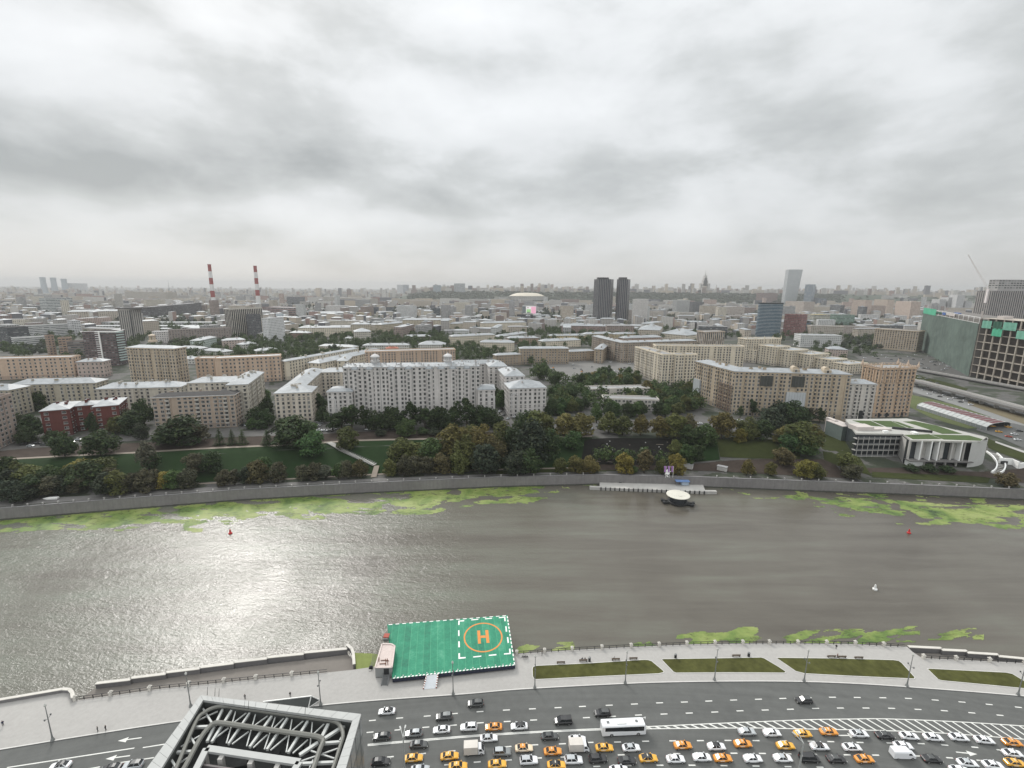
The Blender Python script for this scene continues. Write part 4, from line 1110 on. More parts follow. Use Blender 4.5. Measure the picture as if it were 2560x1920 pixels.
# px, py, kind, colour, roof colour, direction, label
CARS = [
 (967, 1777, 'sedan', C_W, C_K, 1, 'white car with black roof alone beside the pavement'),
 (1189, 1758, 'suv', C_D, None, 1, 'dark grey car nearest the kerb below the helipad ramp'),
 (1110, 1791, 'suv', C_D, C_G, 1, 'dark green-grey off-roader in the second lane from the kerb'),
 (954, 1840, 'hatch', C_D, None, 1, 'dark rounded car just right of the steel tower corner'),
 (1034, 1832, 'hatch', C_G, C_S, 1, 'grey hatchback between a dark car and a white car'),
 (1104, 1823, 'sedan', C_W, None, 1, 'white saloon right behind the grey hatchback'),
 (1172, 1817, 'suv', C_W, None, 1, 'white off-roader ahead of the lone orange taxi going left'),
 (1234, 1816, 'taxi', C_O, None, 1, 'orange taxi going left, the only taxi above the double line'),
 (1298, 1814, 'sedan', C_W, C_K, 1, 'white car with black roof behind the left-going orange taxi'),
 (1408, 1802, 'minivan', C_K, None, 1, 'black van left of the white coach'),
 (1506, 1782, 'suv', C_K, C_D, 1, 'black car in the middle lane just above the coach'),
 (2010, 1750, 'suv', C_K, C_D, 1, 'solitary black car with lit headlamp in the top lanes'),
 (1047, 1860, 'sedan', C_D, C_G, 0, 'dark car under the double white line beside the gantry'),
 (1222, 1844, 'sedan', C_W, C_S, 0, 'white saloon straddling the double white line'),
 (1374, 1839, 'sedan', C_D, None, 0, 'dark saloon on the double white line behind the coach'),
 (1443, 1847, 'sedan', C_W, None, 0, 'white car hidden partly by the small white truck'),
 (1557, 1825, 'coach', C_W, None, 0, None),
 (1867, 1828, 'sedan', C_S, None, 0, 'silver car with dark windows at the start of the hatching'),
 (1930, 1831, 'sedan', C_W, None, 0, 'white car behind two orange taxis below the hatched island'),
 (2007, 1833, 'taxi', C_Y, None, 0, 'rear of two orange taxis below the hatched island'),
 (2072, 1828, 'taxi', C_O, None, 0, 'front one of two orange taxis below the hatched island'),
 (2148, 1833, 'sedan', C_W, C_S, 0, 'white car ahead of both taxis beside a lane arrow'),
 (2212, 1837, 'sedan', C_K, C_D, 0, 'black car in the column of white cars below the hatching'),
 (2273, 1839, 'sedan', C_W, None, 0, 'white car right ahead of the black one below the hatching'),
 (2333, 1842, 'sedan', C_W, None, 0, 'white car in the middle of the column below the hatching'),
 (2397, 1842, 'sedan', C_W, C_W, 0, 'white car at the broad end of the hatched island'),
 (2461, 1849, 'sedan', C_W, None, 0, 'white car last before the orange taxi at the curve'),
 (2531, 1855, 'taxi', C_O, None, 0, 'orange taxi at the curve beyond the hatched island'),
 (1034, 1894, 'taxi', C_Y, None, 0, 'yellow taxi behind the lamp gantry by the tower'),
 (1124, 1889, 'taxi', C_Y, None, 0, 'yellow taxi behind the beige box truck'),
 (1186, 1876, 'truck', C_W, None, 0, 'box truck with a beige cargo box between taxis'),
 (1310, 1869, 'taxi', C_Y, C_O, 0, 'yellow taxi with pale bonnet ahead of the grey car'),
 (1255, 1879, 'suv', C_G, C_S, 0, 'grey estate car ahead of the beige box truck'),
 (1382, 1877, 'taxi', C_O, None, 0, 'orange taxi right behind the small white truck'),
 (1448, 1869, 'truck', C_W, None, 0, 'small white delivery truck beside a white car'),
 (1511, 1868, 'taxi', C_Y, None, 0, 'yellow taxi below the front of the coach'),
 (1578, 1868, 'sedan', C_W, C_S, 0, 'white car with sunroof below the rear of the coach'),
 (1707, 1862, 'taxi', C_O, None, 0, 'orange taxi alone in the gap ahead of the coach'),
 (1791, 1865, 'sedan', C_W, C_K, 0, 'white car with black roof between two orange taxis'),
 (1857, 1858, 'taxi', C_O, None, 0, 'orange taxi below the silver car at the hatching'),
 (1964, 1863, 'taxi', C_Y, None, 0, 'yellow taxi following a white car with a black roof'),
 (2049, 1865, 'sedan', C_W, C_K, 0, 'white car with black roof ahead of the yellow taxi'),
 (2130, 1867, 'sedan', C_W, None, 0, 'white car ahead of the black-roofed white car'),
 (2258, 1863, 'sedan', C_W, None, 0, 'white car partly behind the big white van'),
 (2257, 1885, 'cvan', C_W, None, 0, 'big white high-roofed cargo van'),
 (2532, 1882, 'sedan', C_W, C_W, 0, 'white car below the orange taxi at the curve'),
 (952, 1903, 'hatch', C_K, None, 0, 'black car at the foot of the steel tower'),
 (1145, 1914, 'taxi', C_Y, None, 0, 'yellow taxi cut by the lower frame below the box truck'),
 (1243, 1909, 'taxi', C_Y, None, 0, 'yellow taxi below the grey estate car'),
 (1322, 1900, 'suv', C_W, C_S, 0, 'white car with sunroof below the taxi with pale bonnet'),
 (1391, 1911, 'taxi', C_Y, C_K, 0, 'yellow taxi with black roof at the lower frame edge'),
 (1434, 1899, 'suv', C_W, C_S, 0, 'white car with sunroof below the small white truck'),
 (1495, 1896, 'suv', C_K, None, 0, 'black off-roader below the yellow taxi under the coach'),
 (1567, 1900, 'sedan', C_K, C_D, 0, 'black car ahead of the black off-roader'),
 (1621, 1894, 'taxi', C_Y, C_K, 0, 'yellow taxi with black roof ahead of two black cars'),
 (1689, 1896, 'sedan', C_W, None, 0, 'white saloon ahead of the black-roofed yellow taxi'),
 (1755, 1892, 'sedan', C_W, None, 0, 'white car right behind an orange taxi in the lower lane'),
 (1807, 1894, 'taxi', C_O, None, 0, 'orange taxi between two white cars in the lower lane'),
 (1882, 1895, 'sedan', C_W, None, 0, 'white saloon ahead of the lower-lane orange taxi'),
 (1957, 1894, 'sedan', C_W, C_S, 0, 'white car beside the second lamp gantry'),
 (2024, 1895, 'minivan', C_K, None, 0, 'black van right of the second lamp gantry'),
 (2091, 1896, 'sedan', C_K, C_D, 0, 'black car between black van and orange taxi'),
 (2161, 1896, 'taxi', C_O, None, 0, 'orange taxi behind the big white van'),
 (2330, 1896, 'sedan', C_K, C_D, 0, 'black car ahead of the big white van'),
 (2419, 1906, 'sedan', C_W, C_S, 0, 'white car with open roof ahead of the last black car'),
 (2483, 1911, 'sedan', C_W, None, 0, 'white car between a white car and the last yellow taxi'),
 (2538, 1906, 'taxi', C_Y, None, 0, 'last yellow taxi at the curve in the lower lanes'),
 (1050, 1922, 'sedan', C_S, None, 0, 'silver car roof at the lower edge under the gantry taxi'),
 (1547, 1923, 'sedan', C_W, None, 0, 'white car roof at the lower edge below the black cars'),
 (2400, 1924, 'sedan', C_W, None, 0, 'white car roof at the lower edge below the curve'),
 (150, 1913, 'sedan', C_W, C_K, 1, 'white car with dark roof left of the tower'),
 (278, 1919, 'sedan', C_K, None, 1, 'black car at the left foot of the tower'),
 (332, 1912, 'suv', C_S, C_D, 1, 'silver car with dark windows against the tower'),
]
used = {}
for px, py, kind, col, rc, dr, lab in CARS:
 q = P(px, py, .75)
 o = place(PROTO[kind], used, (q.x, q.y, 0.004), heading(px) + (math.pi if dr else 0) + R.uniform(-.02, .02), label=lab, color=col,
              group={'taxi': 'taxis in the traffic'}.get(kind, 'vehicles on the riverside highway'))
 if rc:
  for k in kids(o):
   if k.name.startswith('roof'): k.color = (*rc, 1)
   if rc == C_O and k.name.startswith('body'): k.color = (.62, .5, .35, 1)
for k, p in PROTO.items():
 if not used.get(p.name): bpy.data.objects.remove(p)
# ================================================================ street furniture
def lamps():
 t = thing('street_lamp', 'lamp', 'street lamp', (0, 0, -300))
 mb = MB(); mb.lathe([(.5, 0), (.42, .4), (.22, .9), (.15, 2.2), (.085, 9.6), (.075, 10.6)], n=10); mb.build('post', mat('lamp_post', (.17, .175, .17), .6), t)
 mb = MB(); mb.lathe([(.10, 0), (.28, .2), (.30, .6), (.12, .85), (.04, 1.05)], (0, 0, 10.5), n=10); mb.build('lantern', mat('lantern_glass', (.45, .45, .42), .4), t)
 am = MB(); am.bar((0, 0, 6.8), (0, .9, 7.2), .08); am.lathe([(.1, 0), (.2, .15), (.2, .4), (.08, .55)], (0, .9, 7.0), n=8); a = am.build('side_lantern', M_GREYM, t)
 b = a.copy(); link(b, t); KIDS[t.name].append(b); b.rotation_euler = (0, 0, math.pi)
 u = {}
 for x, y, lab in ((132, 1851, 'street lamp alone on the wide pavement left of the tower'), (477, 1766, 'street lamp half hidden behind the tower top'), (802, 1762, 'street lamp beside the wedge shaped entrance'), (1133, 1736, 'street lamp in front of the green helipad'), (1337, 1720, 'street lamp at the worn corner of the long lawn'),
                      (1563, 1708, 'street lamp at the middle of the long lawn'), (1786, 1700, 'street lamp below the second lawn'), (2010, 1703, 'street lamp at the start of the brownish lawn'), (2267, 1715, 'street lamp at the pointed end of the brownish lawn'), (2545, 1737, 'street lamp at the outermost lawn')):
  q = P(x, y, .15)
  place(t, u, q, R.uniform(-.2, .2), label=lab, group='street lamps along the promenade')
 # lamps and gantries standing in the road, seen from above
 for x0, y0, x1, y1, lab in ((1012, 1935, 1021, 1853, 'tall pale double lamp mast standing among the taxis'), (1994, 1950, 1976, 1886, 'tall pale lamp mast among cars at the curve')):
  b = P(x0, y0, 0); top = Vector((b.x, b.y, 9))
  g = thing('lamp_mast', lab, 'lamp mast', b)
  mb = MB(); mb.lathe([(.3, 0), (.22, 3), (.14, 11)], n=8); mb.build('post', mat('galvanised', (.34, .35, .34), .5, .2), g)
  mb = MB(); mb.bar((0, 0, 11), (0, 2.2, 11.4), .14); mb.box((0, 2.4, 11.4), (.35, .9, .16)); a = mb.build('arm', MATS['galvanised'], g)
  c = a.copy(); link(c, g); c.rotation_euler = (0, 0, .5)
lamps()
def railing(line, label, z=.15):
 w = [P(x, y, z) for x, y in line]
 t = thing('railing', label, 'railing', w[0]); o = t.location.copy()
 mb = MB()
 tot, acc = 0, []
 for p, q in zip(w, w[1:]):
  for h in (1.12, .35): mb.bar(p + Vector((0, 0, h)), q + Vector((0, 0, h)), .1, .13)
 mb.build('handrail', M_BLACK, t, o)
 pm, im = MB(), MB()
 pm.box((0, 0, .6), (.75, .75, 1.2)); pm.box((0, 0, 1.28), (.95, .95, .16)); pm.lathe([(.3, 1.36), (.38, 1.55), (.05, 1.85)], n=8)
 im.box((0, 0, .56), (.16, .16, 1.12))
 fp = fi = None; k = 0
 for p, q in zip(w, w[1:]):
  L = (q - p).length; n = max(1, round(L / 2.45))
  for j in range(n):
   pos = p.lerp(q, j / n)
   if k % 4 == 0:
    if fp is None: fp = pm.build('pedestal', MATS['pale_coping'], t); ob = fp
    else: ob = fp.copy(); link(ob, t)
   else:
    if fi is None: fi = im.build('post', M_BLACK, t); ob = fi
    else: ob = fi.copy(); link(ob, t)
   ob.location = pos - o; k += 1
railing([(188, 1751), (300, 1736), (400, 1722), (520, 1710), (640, 1698), (730, 1689.5), (818, 1681)], 'black iron railing with pale pedestals above the brown landing')
railing([(1292, 1636), (1430, 1626.5), (1560, 1619.5), (1734, 1612), (1840, 1610.5), (1940, 1610), (2120, 1611), (2262, 1618)], 'black iron railing with pale pedestals beside the lawns')
railing([(2308, 1646), (2430, 1652), (2560, 1659), (2700, 1672)], 'black iron railing above the shadowed landing stage')
def furniture():
 t = thing('bench', 'bench', 'bench', (0, 0, -300))
 mb = MB(); mb.box((0, 0, .47), (2.6, .55, .08)); mb.build('seat', mat('bench_wood', (.14, .11, .085), .8), t)
 mb = MB(); mb.box((0, -.3, .78), (2.6, .08, .45)); mb.build('backrest', MATS['bench_wood'], t)
 lm = MB(); lm.box((0, -.02, .22), (.12, .6, .44)); l = lm.build('leg', M_BLACK, t); l.location = (-1.1, 0, 0)
 l2 = l.copy(); link(l2, t); KIDS[t.name].append(l2); l2.location = (1.1, 0, 0)
 u = {}
 for x, y, lab in ((1402, 1658, 'empty dark bench near the worn corner of the long lawn'), (1458, 1653, 'bench with two people next to a bin'), (1539, 1650, 'bench with one reclining person on the long lawn'), (1583, 1648, 'empty bench right of the lamp on the long lawn'),
                      (1840, 1641, 'single bench on the second lawn'), (2078, 1643, 'first of three benches along the brownish lawn'), (2104, 1644, 'middle one of three benches, a person beside it'), (2146, 1646, 'last of three benches along the brownish lawn')):
  place(t, u, P(x, y, .15), heading(x) * .9, label=lab, group='benches along the promenade')
 b = MB(); b.lathe([(.34, 0), (.38, .1), (.38, 1.25), (.30, 1.3), (.30, 1.45), (.05, 1.5)], n=10)
 for x, y, lab in ((1473.6, 1653, 'dark bin right of the occupied bench'), (1688.6, 1645, 'dark bin at the tip of the second lawn'), (1871.5, 1641, 'dark bin right of the single bench')):
  q = P(x, y, .15)
  r = thing('litter_bin', lab, 'bin', q, group='litter bins on the promenade')
  k = MB(); k.lathe([(.36, 0), (.40, .1), (.40, 1.2)], n=10); k.build('body', M_BLACK, r)
  k = MB(); k.lathe([(.42, 1.25), (.42, 1.42), (.1, 1.55)], n=10); k.build('lid', M_GREYM, r)
 # four X shaped stands by the railing
 q0 = None
 for k in range(4):
  q = P(1306 + k * 3.9, 1646, .15)
  mb = MB()
  mb.bar((-.32, .5, .05), (.32, -.5, 1.2), .12); mb.bar((.32, .4, .05), (-.1, -.2, 1.3), .12); mb.bar((-.35, .55, .06), (.35, .55, .06), .1)
  if q0 is None:
   q0 = mb.build('folding_stand', M_BLACK); ob = q0; tag(ob, 'black slanting metal stand in a row of four by the railing', 'stand', 'four black stands by the railing')
  else: ob = q0.copy(); link(ob)
  ob.location = q
 # white stones in the worn corner, small lawn lights
 for x, y in ((1337.5, 1667), (1336.8, 1676), (1337.6, 1680.5)):
  q = P(x, y, .21); s = MB(); s.lathe([(.1, -.02), (.45, .05), (.4, .3), (.1, .42)], n=7, sx=1.3)
  tag(s.build('stone', M_WHITE, None, tuple(q)), 'white stone in the worn corner of the long lawn', 'stone', 'white stones in the worn lawn corner')
 for x, y in ((1408.7, 1668), (1464.5, 1663.4), (1472, 1668.5), (1493.4, 1664.4), (2074.5, 1661.8), (2089.6, 1663)):
  q = P(x, y, .21); s = MB(); s.lathe([(.12, 0), (.12, .2), (.3, .25), (.26, .42), (.05, .5)], n=9)
  tag(s.build('lawn_light', M_WHITE, None, tuple(q)), 'small white globe light set in a promenade lawn', 'lawn light', 'globe lights in the lawns')
 for x, y in ((1474, 1701), (1475, 1709.5), (1695, 1699), (1592, 1691), (2107, 1701), (16, 1848), (67, 1846)):
  q = P(x, y, .16); s = MB(); s.box((0, 0, 0), (.9, .7, .03), rz=.2)
  tag(s.build('manhole_cover', mat('rust_cover', (.11, .075, .06), .9), None, tuple(q)), 'rusty cover plate let into the pale paving', 'manhole cover', 'cover plates in the paving')
furniture()
# ================================================================ people (a few pixels tall)
def person_mesh(pose):
 """one continuous skinned figure"""
 if pose == 'stand':
  J = [((0, 0, .95), .15), ((0, 0, 1.2), .16), ((0, 0, 1.42), .17), ((0, .02, 1.52), .065), ((0, .03, 1.66), .105), ((0, .02, 1.74), .07),
             ((.2, 0, 1.40), .07), ((.26, .03, 1.12), .05), ((.24, .12, .88), .04), ((-.2, 0, 1.40), .07), ((-.26, .03, 1.12), .05), ((-.24, .12, .88), .04),
             ((.1, 0, .9), .105), ((.12, .06, .50), .075), ((.12, -.06, .08), .055), ((.12, .08, .04), .05), ((-.1, 0, .9), .105), ((-.12, -.02, .50), .075), ((-.12, .05, .08), .055), ((-.12, .19, .04), .05)]
 else:
  J = [((0, 0, .55), .16), ((0, -.03, .8), .16), ((0, -.06, 1.0), .17), ((0, -.04, 1.12), .065), ((0, 0, 1.25), .105), ((0, .0, 1.33), .07),
             ((.2, -.05, .98), .07), ((.27, .08, .75), .05), ((.16, .28, .65), .04), ((-.2, -.05, .98), .07), ((-.27, .08, .75), .05), ((-.16, .28, .65), .04),
             ((.1, .06, .54), .105), ((.12, .46, .52), .08), ((.12, .48, .1), .055), ((.12, .62, .04), .05), ((-.1, .06, .54), .105), ((-.12, .46, .52), .08), ((-.12, .52, .1), .055), ((-.12, .66, .04), .05)]
 E = [(0, 1), (1, 2), (2, 3), (3, 4), (4, 5), (2, 6), (6, 7), (7, 8), (2, 9), (9, 10), (10, 11), (0, 12), (12, 13), (13, 14), (14, 15), (0, 16), (16, 17), (17, 18), (18, 19)]
 me = bpy.data.meshes.new('person'); me.from_pydata([j[0] for j in J], E, [])
 ob = bpy.data.objects.new('person', me); COL.objects.link(ob)
 md = ob.modifiers.new('s', 'SKIN')
 for v, j in zip(me.skin_vertices[0].data, J): v.radius = (j[1], j[1])
 me.skin_vertices[0].data[0].use_root = True
 s2 = ob.modifiers.new('u', 'SUBSURF'); s2.levels = 1; s2.render_levels = 1
 dg = bpy.context.evaluated_depsgraph_get()
 out = bpy.data.meshes.new_from_object(ob.evaluated_get(dg))
 bpy.data.objects.remove(ob)
 return out
M_SKIN = mat('skin', (.42, .27, .19), .6)
def people():
 base = {k: person_mesh(k) for k in ('stand', 'sit')}
 def put(px, py, pose, top, legs, lab, rz=0, z=.15):
  me = base[pose].copy()
  hair = mat('hair', (.03, .022, .018), .7)
  for m in (mat('cloth_%d' % len(MATS), top, .9), mat('cloth_%d' % len(MATS), legs, .9), M_SKIN, hair): me.materials.append(m)
  w, nk = (.95, 1.52) if pose == 'stand' else (.62, 1.11)
  for p in me.polygons:
   c = p.center
   p.material_index = 3 if c.z > nk + .17 or (c.z > nk + .06 and c.y < -.02) else 2 if c.z > nk else 0 if c.z > w else 1
   if pose == 'sit' and c.z <= w + .1 and c.y > .1: p.material_index = 1
   p.use_smooth = True
  o = bpy.data.objects.new('person', me); COL.objects.link(o)
  o.location = P(px, py, z); o.rotation_euler = (0, 0, rz)
  tag(o, lab, 'person')
 nv, bk, gr = (.03, .035, .07), (.02, .02, .022), (.12, .12, .12)
 put(1455.5, 1652, 'sit', nv, bk, 'person in a navy top seated on the bench beside a bin', .15)
 put(1462.5, 1652, 'sit', gr, nv, 'second person in grey sharing the bench beside the bin', -.1)
 put(1536, 1649, 'sit', (.5, .5, .5), bk, 'person in pale top and dark trousers on a lawn bench', .1)
 put(1355, 1639, 'stand', bk, bk, 'person in black by the railing near the black stands', 1.6)
 put(2093, 1645, 'stand', (.15, .06, .05), bk, 'person in dark red standing between two benches', .5)
 put(245, 1829, 'stand', gr, bk, 'walker in grey near the kerb left of the tower', 2.0)
 put(265, 1826, 'stand', bk, bk, 'walker in black near the kerb left of the tower', 1.8)
 put(8, 1815, 'stand', nv, bk, 'person in navy alone on the wide pavement', 1.0)
 put(726, 1742, 'stand', bk, bk, 'person in black by the wedge shaped entrance', .3)
 put(613, 1748, 'stand', gr, bk, 'person in grey behind the tower roof edge', .3)
 put(2090, 1622, 'stand', bk, gr, 'person leaning over by the railing above pale weed', 2.3)
people()
# ================================================================ trees
def leaf_mat():
 m = bpy.data.materials.new('foliage'); m.use_nodes = True
 g = NT(m.node_tree); nt_ = m.node_tree
 b = nt_.nodes['Principled BSDF']
 oc = g.n('ObjectInfo').outputs['Color']
 tc = g.n('NewGeometry')
 n1 = g.noise(tc.outputs['Position'], .32, 3, .6)
 isl = tc.outputs['Random Per Island']
 f = g.m('ADD', g.m('MULTIPLY', n1, 1.5), g.m('ADD', g.m('MULTIPLY', isl, .7), -.10))
 col = g.mix(1, oc, g.vec(f, f, f), 'MULTIPLY')
 col = g.mix(g.m('MULTIPLY', g.m('POWER', isl, 4), .22), col, (.13, .10, .03, 1))
 g.set(b.inputs['Base Color'], col)
 b.inputs['Roughness'].default_value = .75
 b.inputs['Specular IOR Level'].default_value = .15
 tr = g.n('BsdfTranslucent'); g.set(tr.inputs[0], col)
 mx = g.n('MixShader', ins={0: .22, 1: b.outputs[0], 2: tr.outputs[0]})
 out = [n for n in nt_.nodes if n.type == 'OUTPUT_MATERIAL'][0]
 nt_.links.new(mx.outputs[0], out.inputs[0])
 return m
M_LEAF = leaf_mat()
M_BARK = mat('bark', (.045, .037, .03), .95, var=.3, scale=2)
def crown_leaves(mb, lobes, n, size, rr, flat=.0):
 tot = sum(l[3] ** 2 for l in lobes)
 for cx, cy, cz, r, sz in lobes:
  for _ in range(int(n * r * r / tot)):
   d = Vector((rr.gauss(0, 1), rr.gauss(0, 1), rr.gauss(0, 1))).normalized()
   if d.z < -.8: d.z *= -1
   k = r * (rr.random() ** .22) * (1 + .16 * noise.noise(Vector((cx, cy, cz)) + d * 2.2) * 2)
   p = Vector((cx + d.x * k, cy + d.y * k, cz + d.z * k * sz))
   nn = (d + Vector((rr.gauss(0, .55), rr.gauss(0, .55), rr.gauss(0, .55) + .25))).normalized()
   a = nn.orthogonal().normalized(); a = Matrix.Rotation(rr.uniform(0, 6.28), 3, nn) @ a
   b = nn.cross(a); s = size * rr.uniform(.6, 1.35)
   mb.face([p + a * s * .5, p + b * s * .42 + nn * s * .1, p - a * s * .5, p - b * s * .42 + nn * s * .06])
def tree_proto(kind, seed):
 rr = random.Random(seed)
 names = {'round': 'tree', 'tall': 'tree', 'spruce': 'spruce_tree', 'bush': 'bush', 'sparse': 'tree'}
 t = thing(names[kind], 'tree', {'spruce': 'spruce', 'bush': 'bush'}.get(kind, 'tree'), (0, 0, -300))
 mb, tk = MB(), MB()
 # all prototypes are 10 m tall and about 8 m broad
 if kind == 'round':
  lobes = [(0, 0, 5.2, 3.0, 1.05)]
  for k in range(9):
   a = k * .7 + rr.uniform(0, .5); q = rr.uniform(1.4, 2.7)
   lobes.append((q * math.cos(a), q * math.sin(a), rr.uniform(2.2, 7.4), rr.uniform(1.3, 2.0), rr.uniform(.8, 1.05)))
  lobes.append((rr.uniform(-.8, .8), rr.uniform(-.8, .8), 8.2, 1.5, .9))
  for k in range(5):
   a = k * 1.26 + rr.uniform(0, .5); lobes.append((2.3 * math.cos(a), 2.3 * math.sin(a), rr.uniform(1.5, 2.6), rr.uniform(1.2, 1.7), .9))
  crown_leaves(mb, lobes, 2700, .60, rr)
  th = 3.0
 elif kind == 'tall':
  lobes = [(rr.uniform(-.5, .5), rr.uniform(-.5, .5), z, r, 1.0) for z, r in ((2.6, 1.5), (3.8, 2.0), (5.2, 2.2), (6.6, 1.9), (7.9, 1.5), (9.0, 1.0))]
  for k in range(6): a = rr.uniform(0, 6.3); lobes.append((1.7 * math.cos(a), 1.7 * math.sin(a), rr.uniform(3, 7.5), 1.1, .9))
  crown_leaves(mb, lobes, 1700, .58, rr)
  th = 5.0
 elif kind == 'sparse':
  lobes = []
  for k in range(15):
   a = rr.uniform(0, 6.3); q = rr.uniform(.4, 3.2)
   lobes.append((q * math.cos(a), q * math.sin(a), rr.uniform(2.4, 9.2 - q * .5), rr.uniform(.9, 1.5), .9))
  crown_leaves(mb, lobes, 1500, .55, rr)
  th = 4.5
 elif kind == 'spruce':
  for k in range(13):
   z = 1.0 + k * .70; r = 3.3 * (1 - k / 13.4)
   for j in range(int(60 * (r / 3.3)) + 8):
    a = rr.uniform(0, 6.28); q = r * rr.uniform(.35, 1.05)
    p = Vector((q * math.cos(a), q * math.sin(a), z - q * .18 + rr.uniform(-.2, .2)))
    o = Vector((math.cos(a), math.sin(a), -.35)); sd_ = Vector((-math.sin(a), math.cos(a), 0))
    s = rr.uniform(.5, .9)
    mb.face([p - o * s * .6, p + sd_ * s * .4, p + o * s * .8, p - sd_ * s * .4])
  th = 9
 else:
  lobes = [(rr.uniform(-2, 2), rr.uniform(-2, 2), rr.uniform(2.5, 6), rr.uniform(1.8, 3.0), .9) for k in range(7)]
  crown_leaves(mb, lobes, 900, .8, rr)
  th = 2
 mb.build('crown', M_LEAF, t)
 tk.tube((0, 0, -1.5), (0, 0, th * .55), .34, .24, n=7); tk.tube((0, 0, th * .55), (.15, .1, th), .24, .12, n=6)
 if kind in ('round', 'tall', 'sparse'):
  for k in range(5):
   a = k * 1.3 + rr.uniform(0, .6); z = th * rr.uniform(.45, .8)
   tk.tube((0, 0, z), (2.0 * math.cos(a), 2.0 * math.sin(a), z + rr.uniform(1.4, 2.6)), .13, .04, n=5)
 tk.build('trunk', M_BARK, t)
 return t
TP = {'round': [tree_proto('round', s) for s in (1, 2, 3, 4)], 'tall': [tree_proto('tall', s) for s in (5, 6)], 'spruce': [tree_proto('spruce', 7)], 'bush': [tree_proto('bush', 8)], 'sparse': [tree_proto('sparse', s) for s in (9, 10)]}
TU = {}
FOL = {'dark': (.022, .037, .015), 'green': (.036, .062, .021), 'bright': (.034, .066, .024), 'olive': (.056, .064, .021), 'ochre': (.082, .072, .025), 'yellow': (.115, .100, .024), 'brown': (.042, .042, .026), 'teal': (.023, .032, .021), 'rust': (.062, .052, .025), 'grey': (.052, .056, .040)}
KIND_WORD = {'round': 'broad', 'tall': 'tall', 'spruce': 'pointed', 'bush': 'low', 'sparse': 'thin'}
COL_WORD = {'dark': 'dark green', 'green': 'deep green', 'bright': 'bright green', 'olive': 'olive green', 'ochre': 'ochre autumn', 'yellow': 'yellow tinged', 'brown': 'dull brown', 'teal': 'blackish green', 'rust': 'rusty autumn', 'grey': 'greyish green'}
N_TREES = 0
TREE_AT = []
def tree(px, py, w, h, kind, col, where, loc=None, label=None):
 """px, py: foot of the trunk in the photograph; w, h: size of the crown there, in its pixels"""
 global N_TREES
 q = loc or G(px, py)
 if w:
  depth = (q - Vector((0, 0, CZ))).dot(fwd)
  k = depth / F
  wm, hm = w * k, h * k * 1.12
 else: wm, hm = h * .8, h
 ps = TP[kind]; p = ps[R.randrange(len(ps))]
 base_w = {'round': 7.3, 'tall': 4.6, 'spruce': 5.6, 'bush': 8.0, 'sparse': 6.6}[kind]
 c = FOL[col]; v = R.uniform(1.05, 1.7)
 c = (c[0] * v * R.uniform(.93, 1.07), c[1] * v, c[2] * v)
 N_TREES += 1
 TREE_AT.append((q.x, q.y, wm))
 return place(p, TU, q, R.uniform(0, 6.28), (wm / base_w, wm / base_w, hm / 10), label or f'{COL_WORD[col]} {KIND_WORD[kind]} {"bush" if kind == "bush" else "tree"} {where}', 'trees ' + where, c)
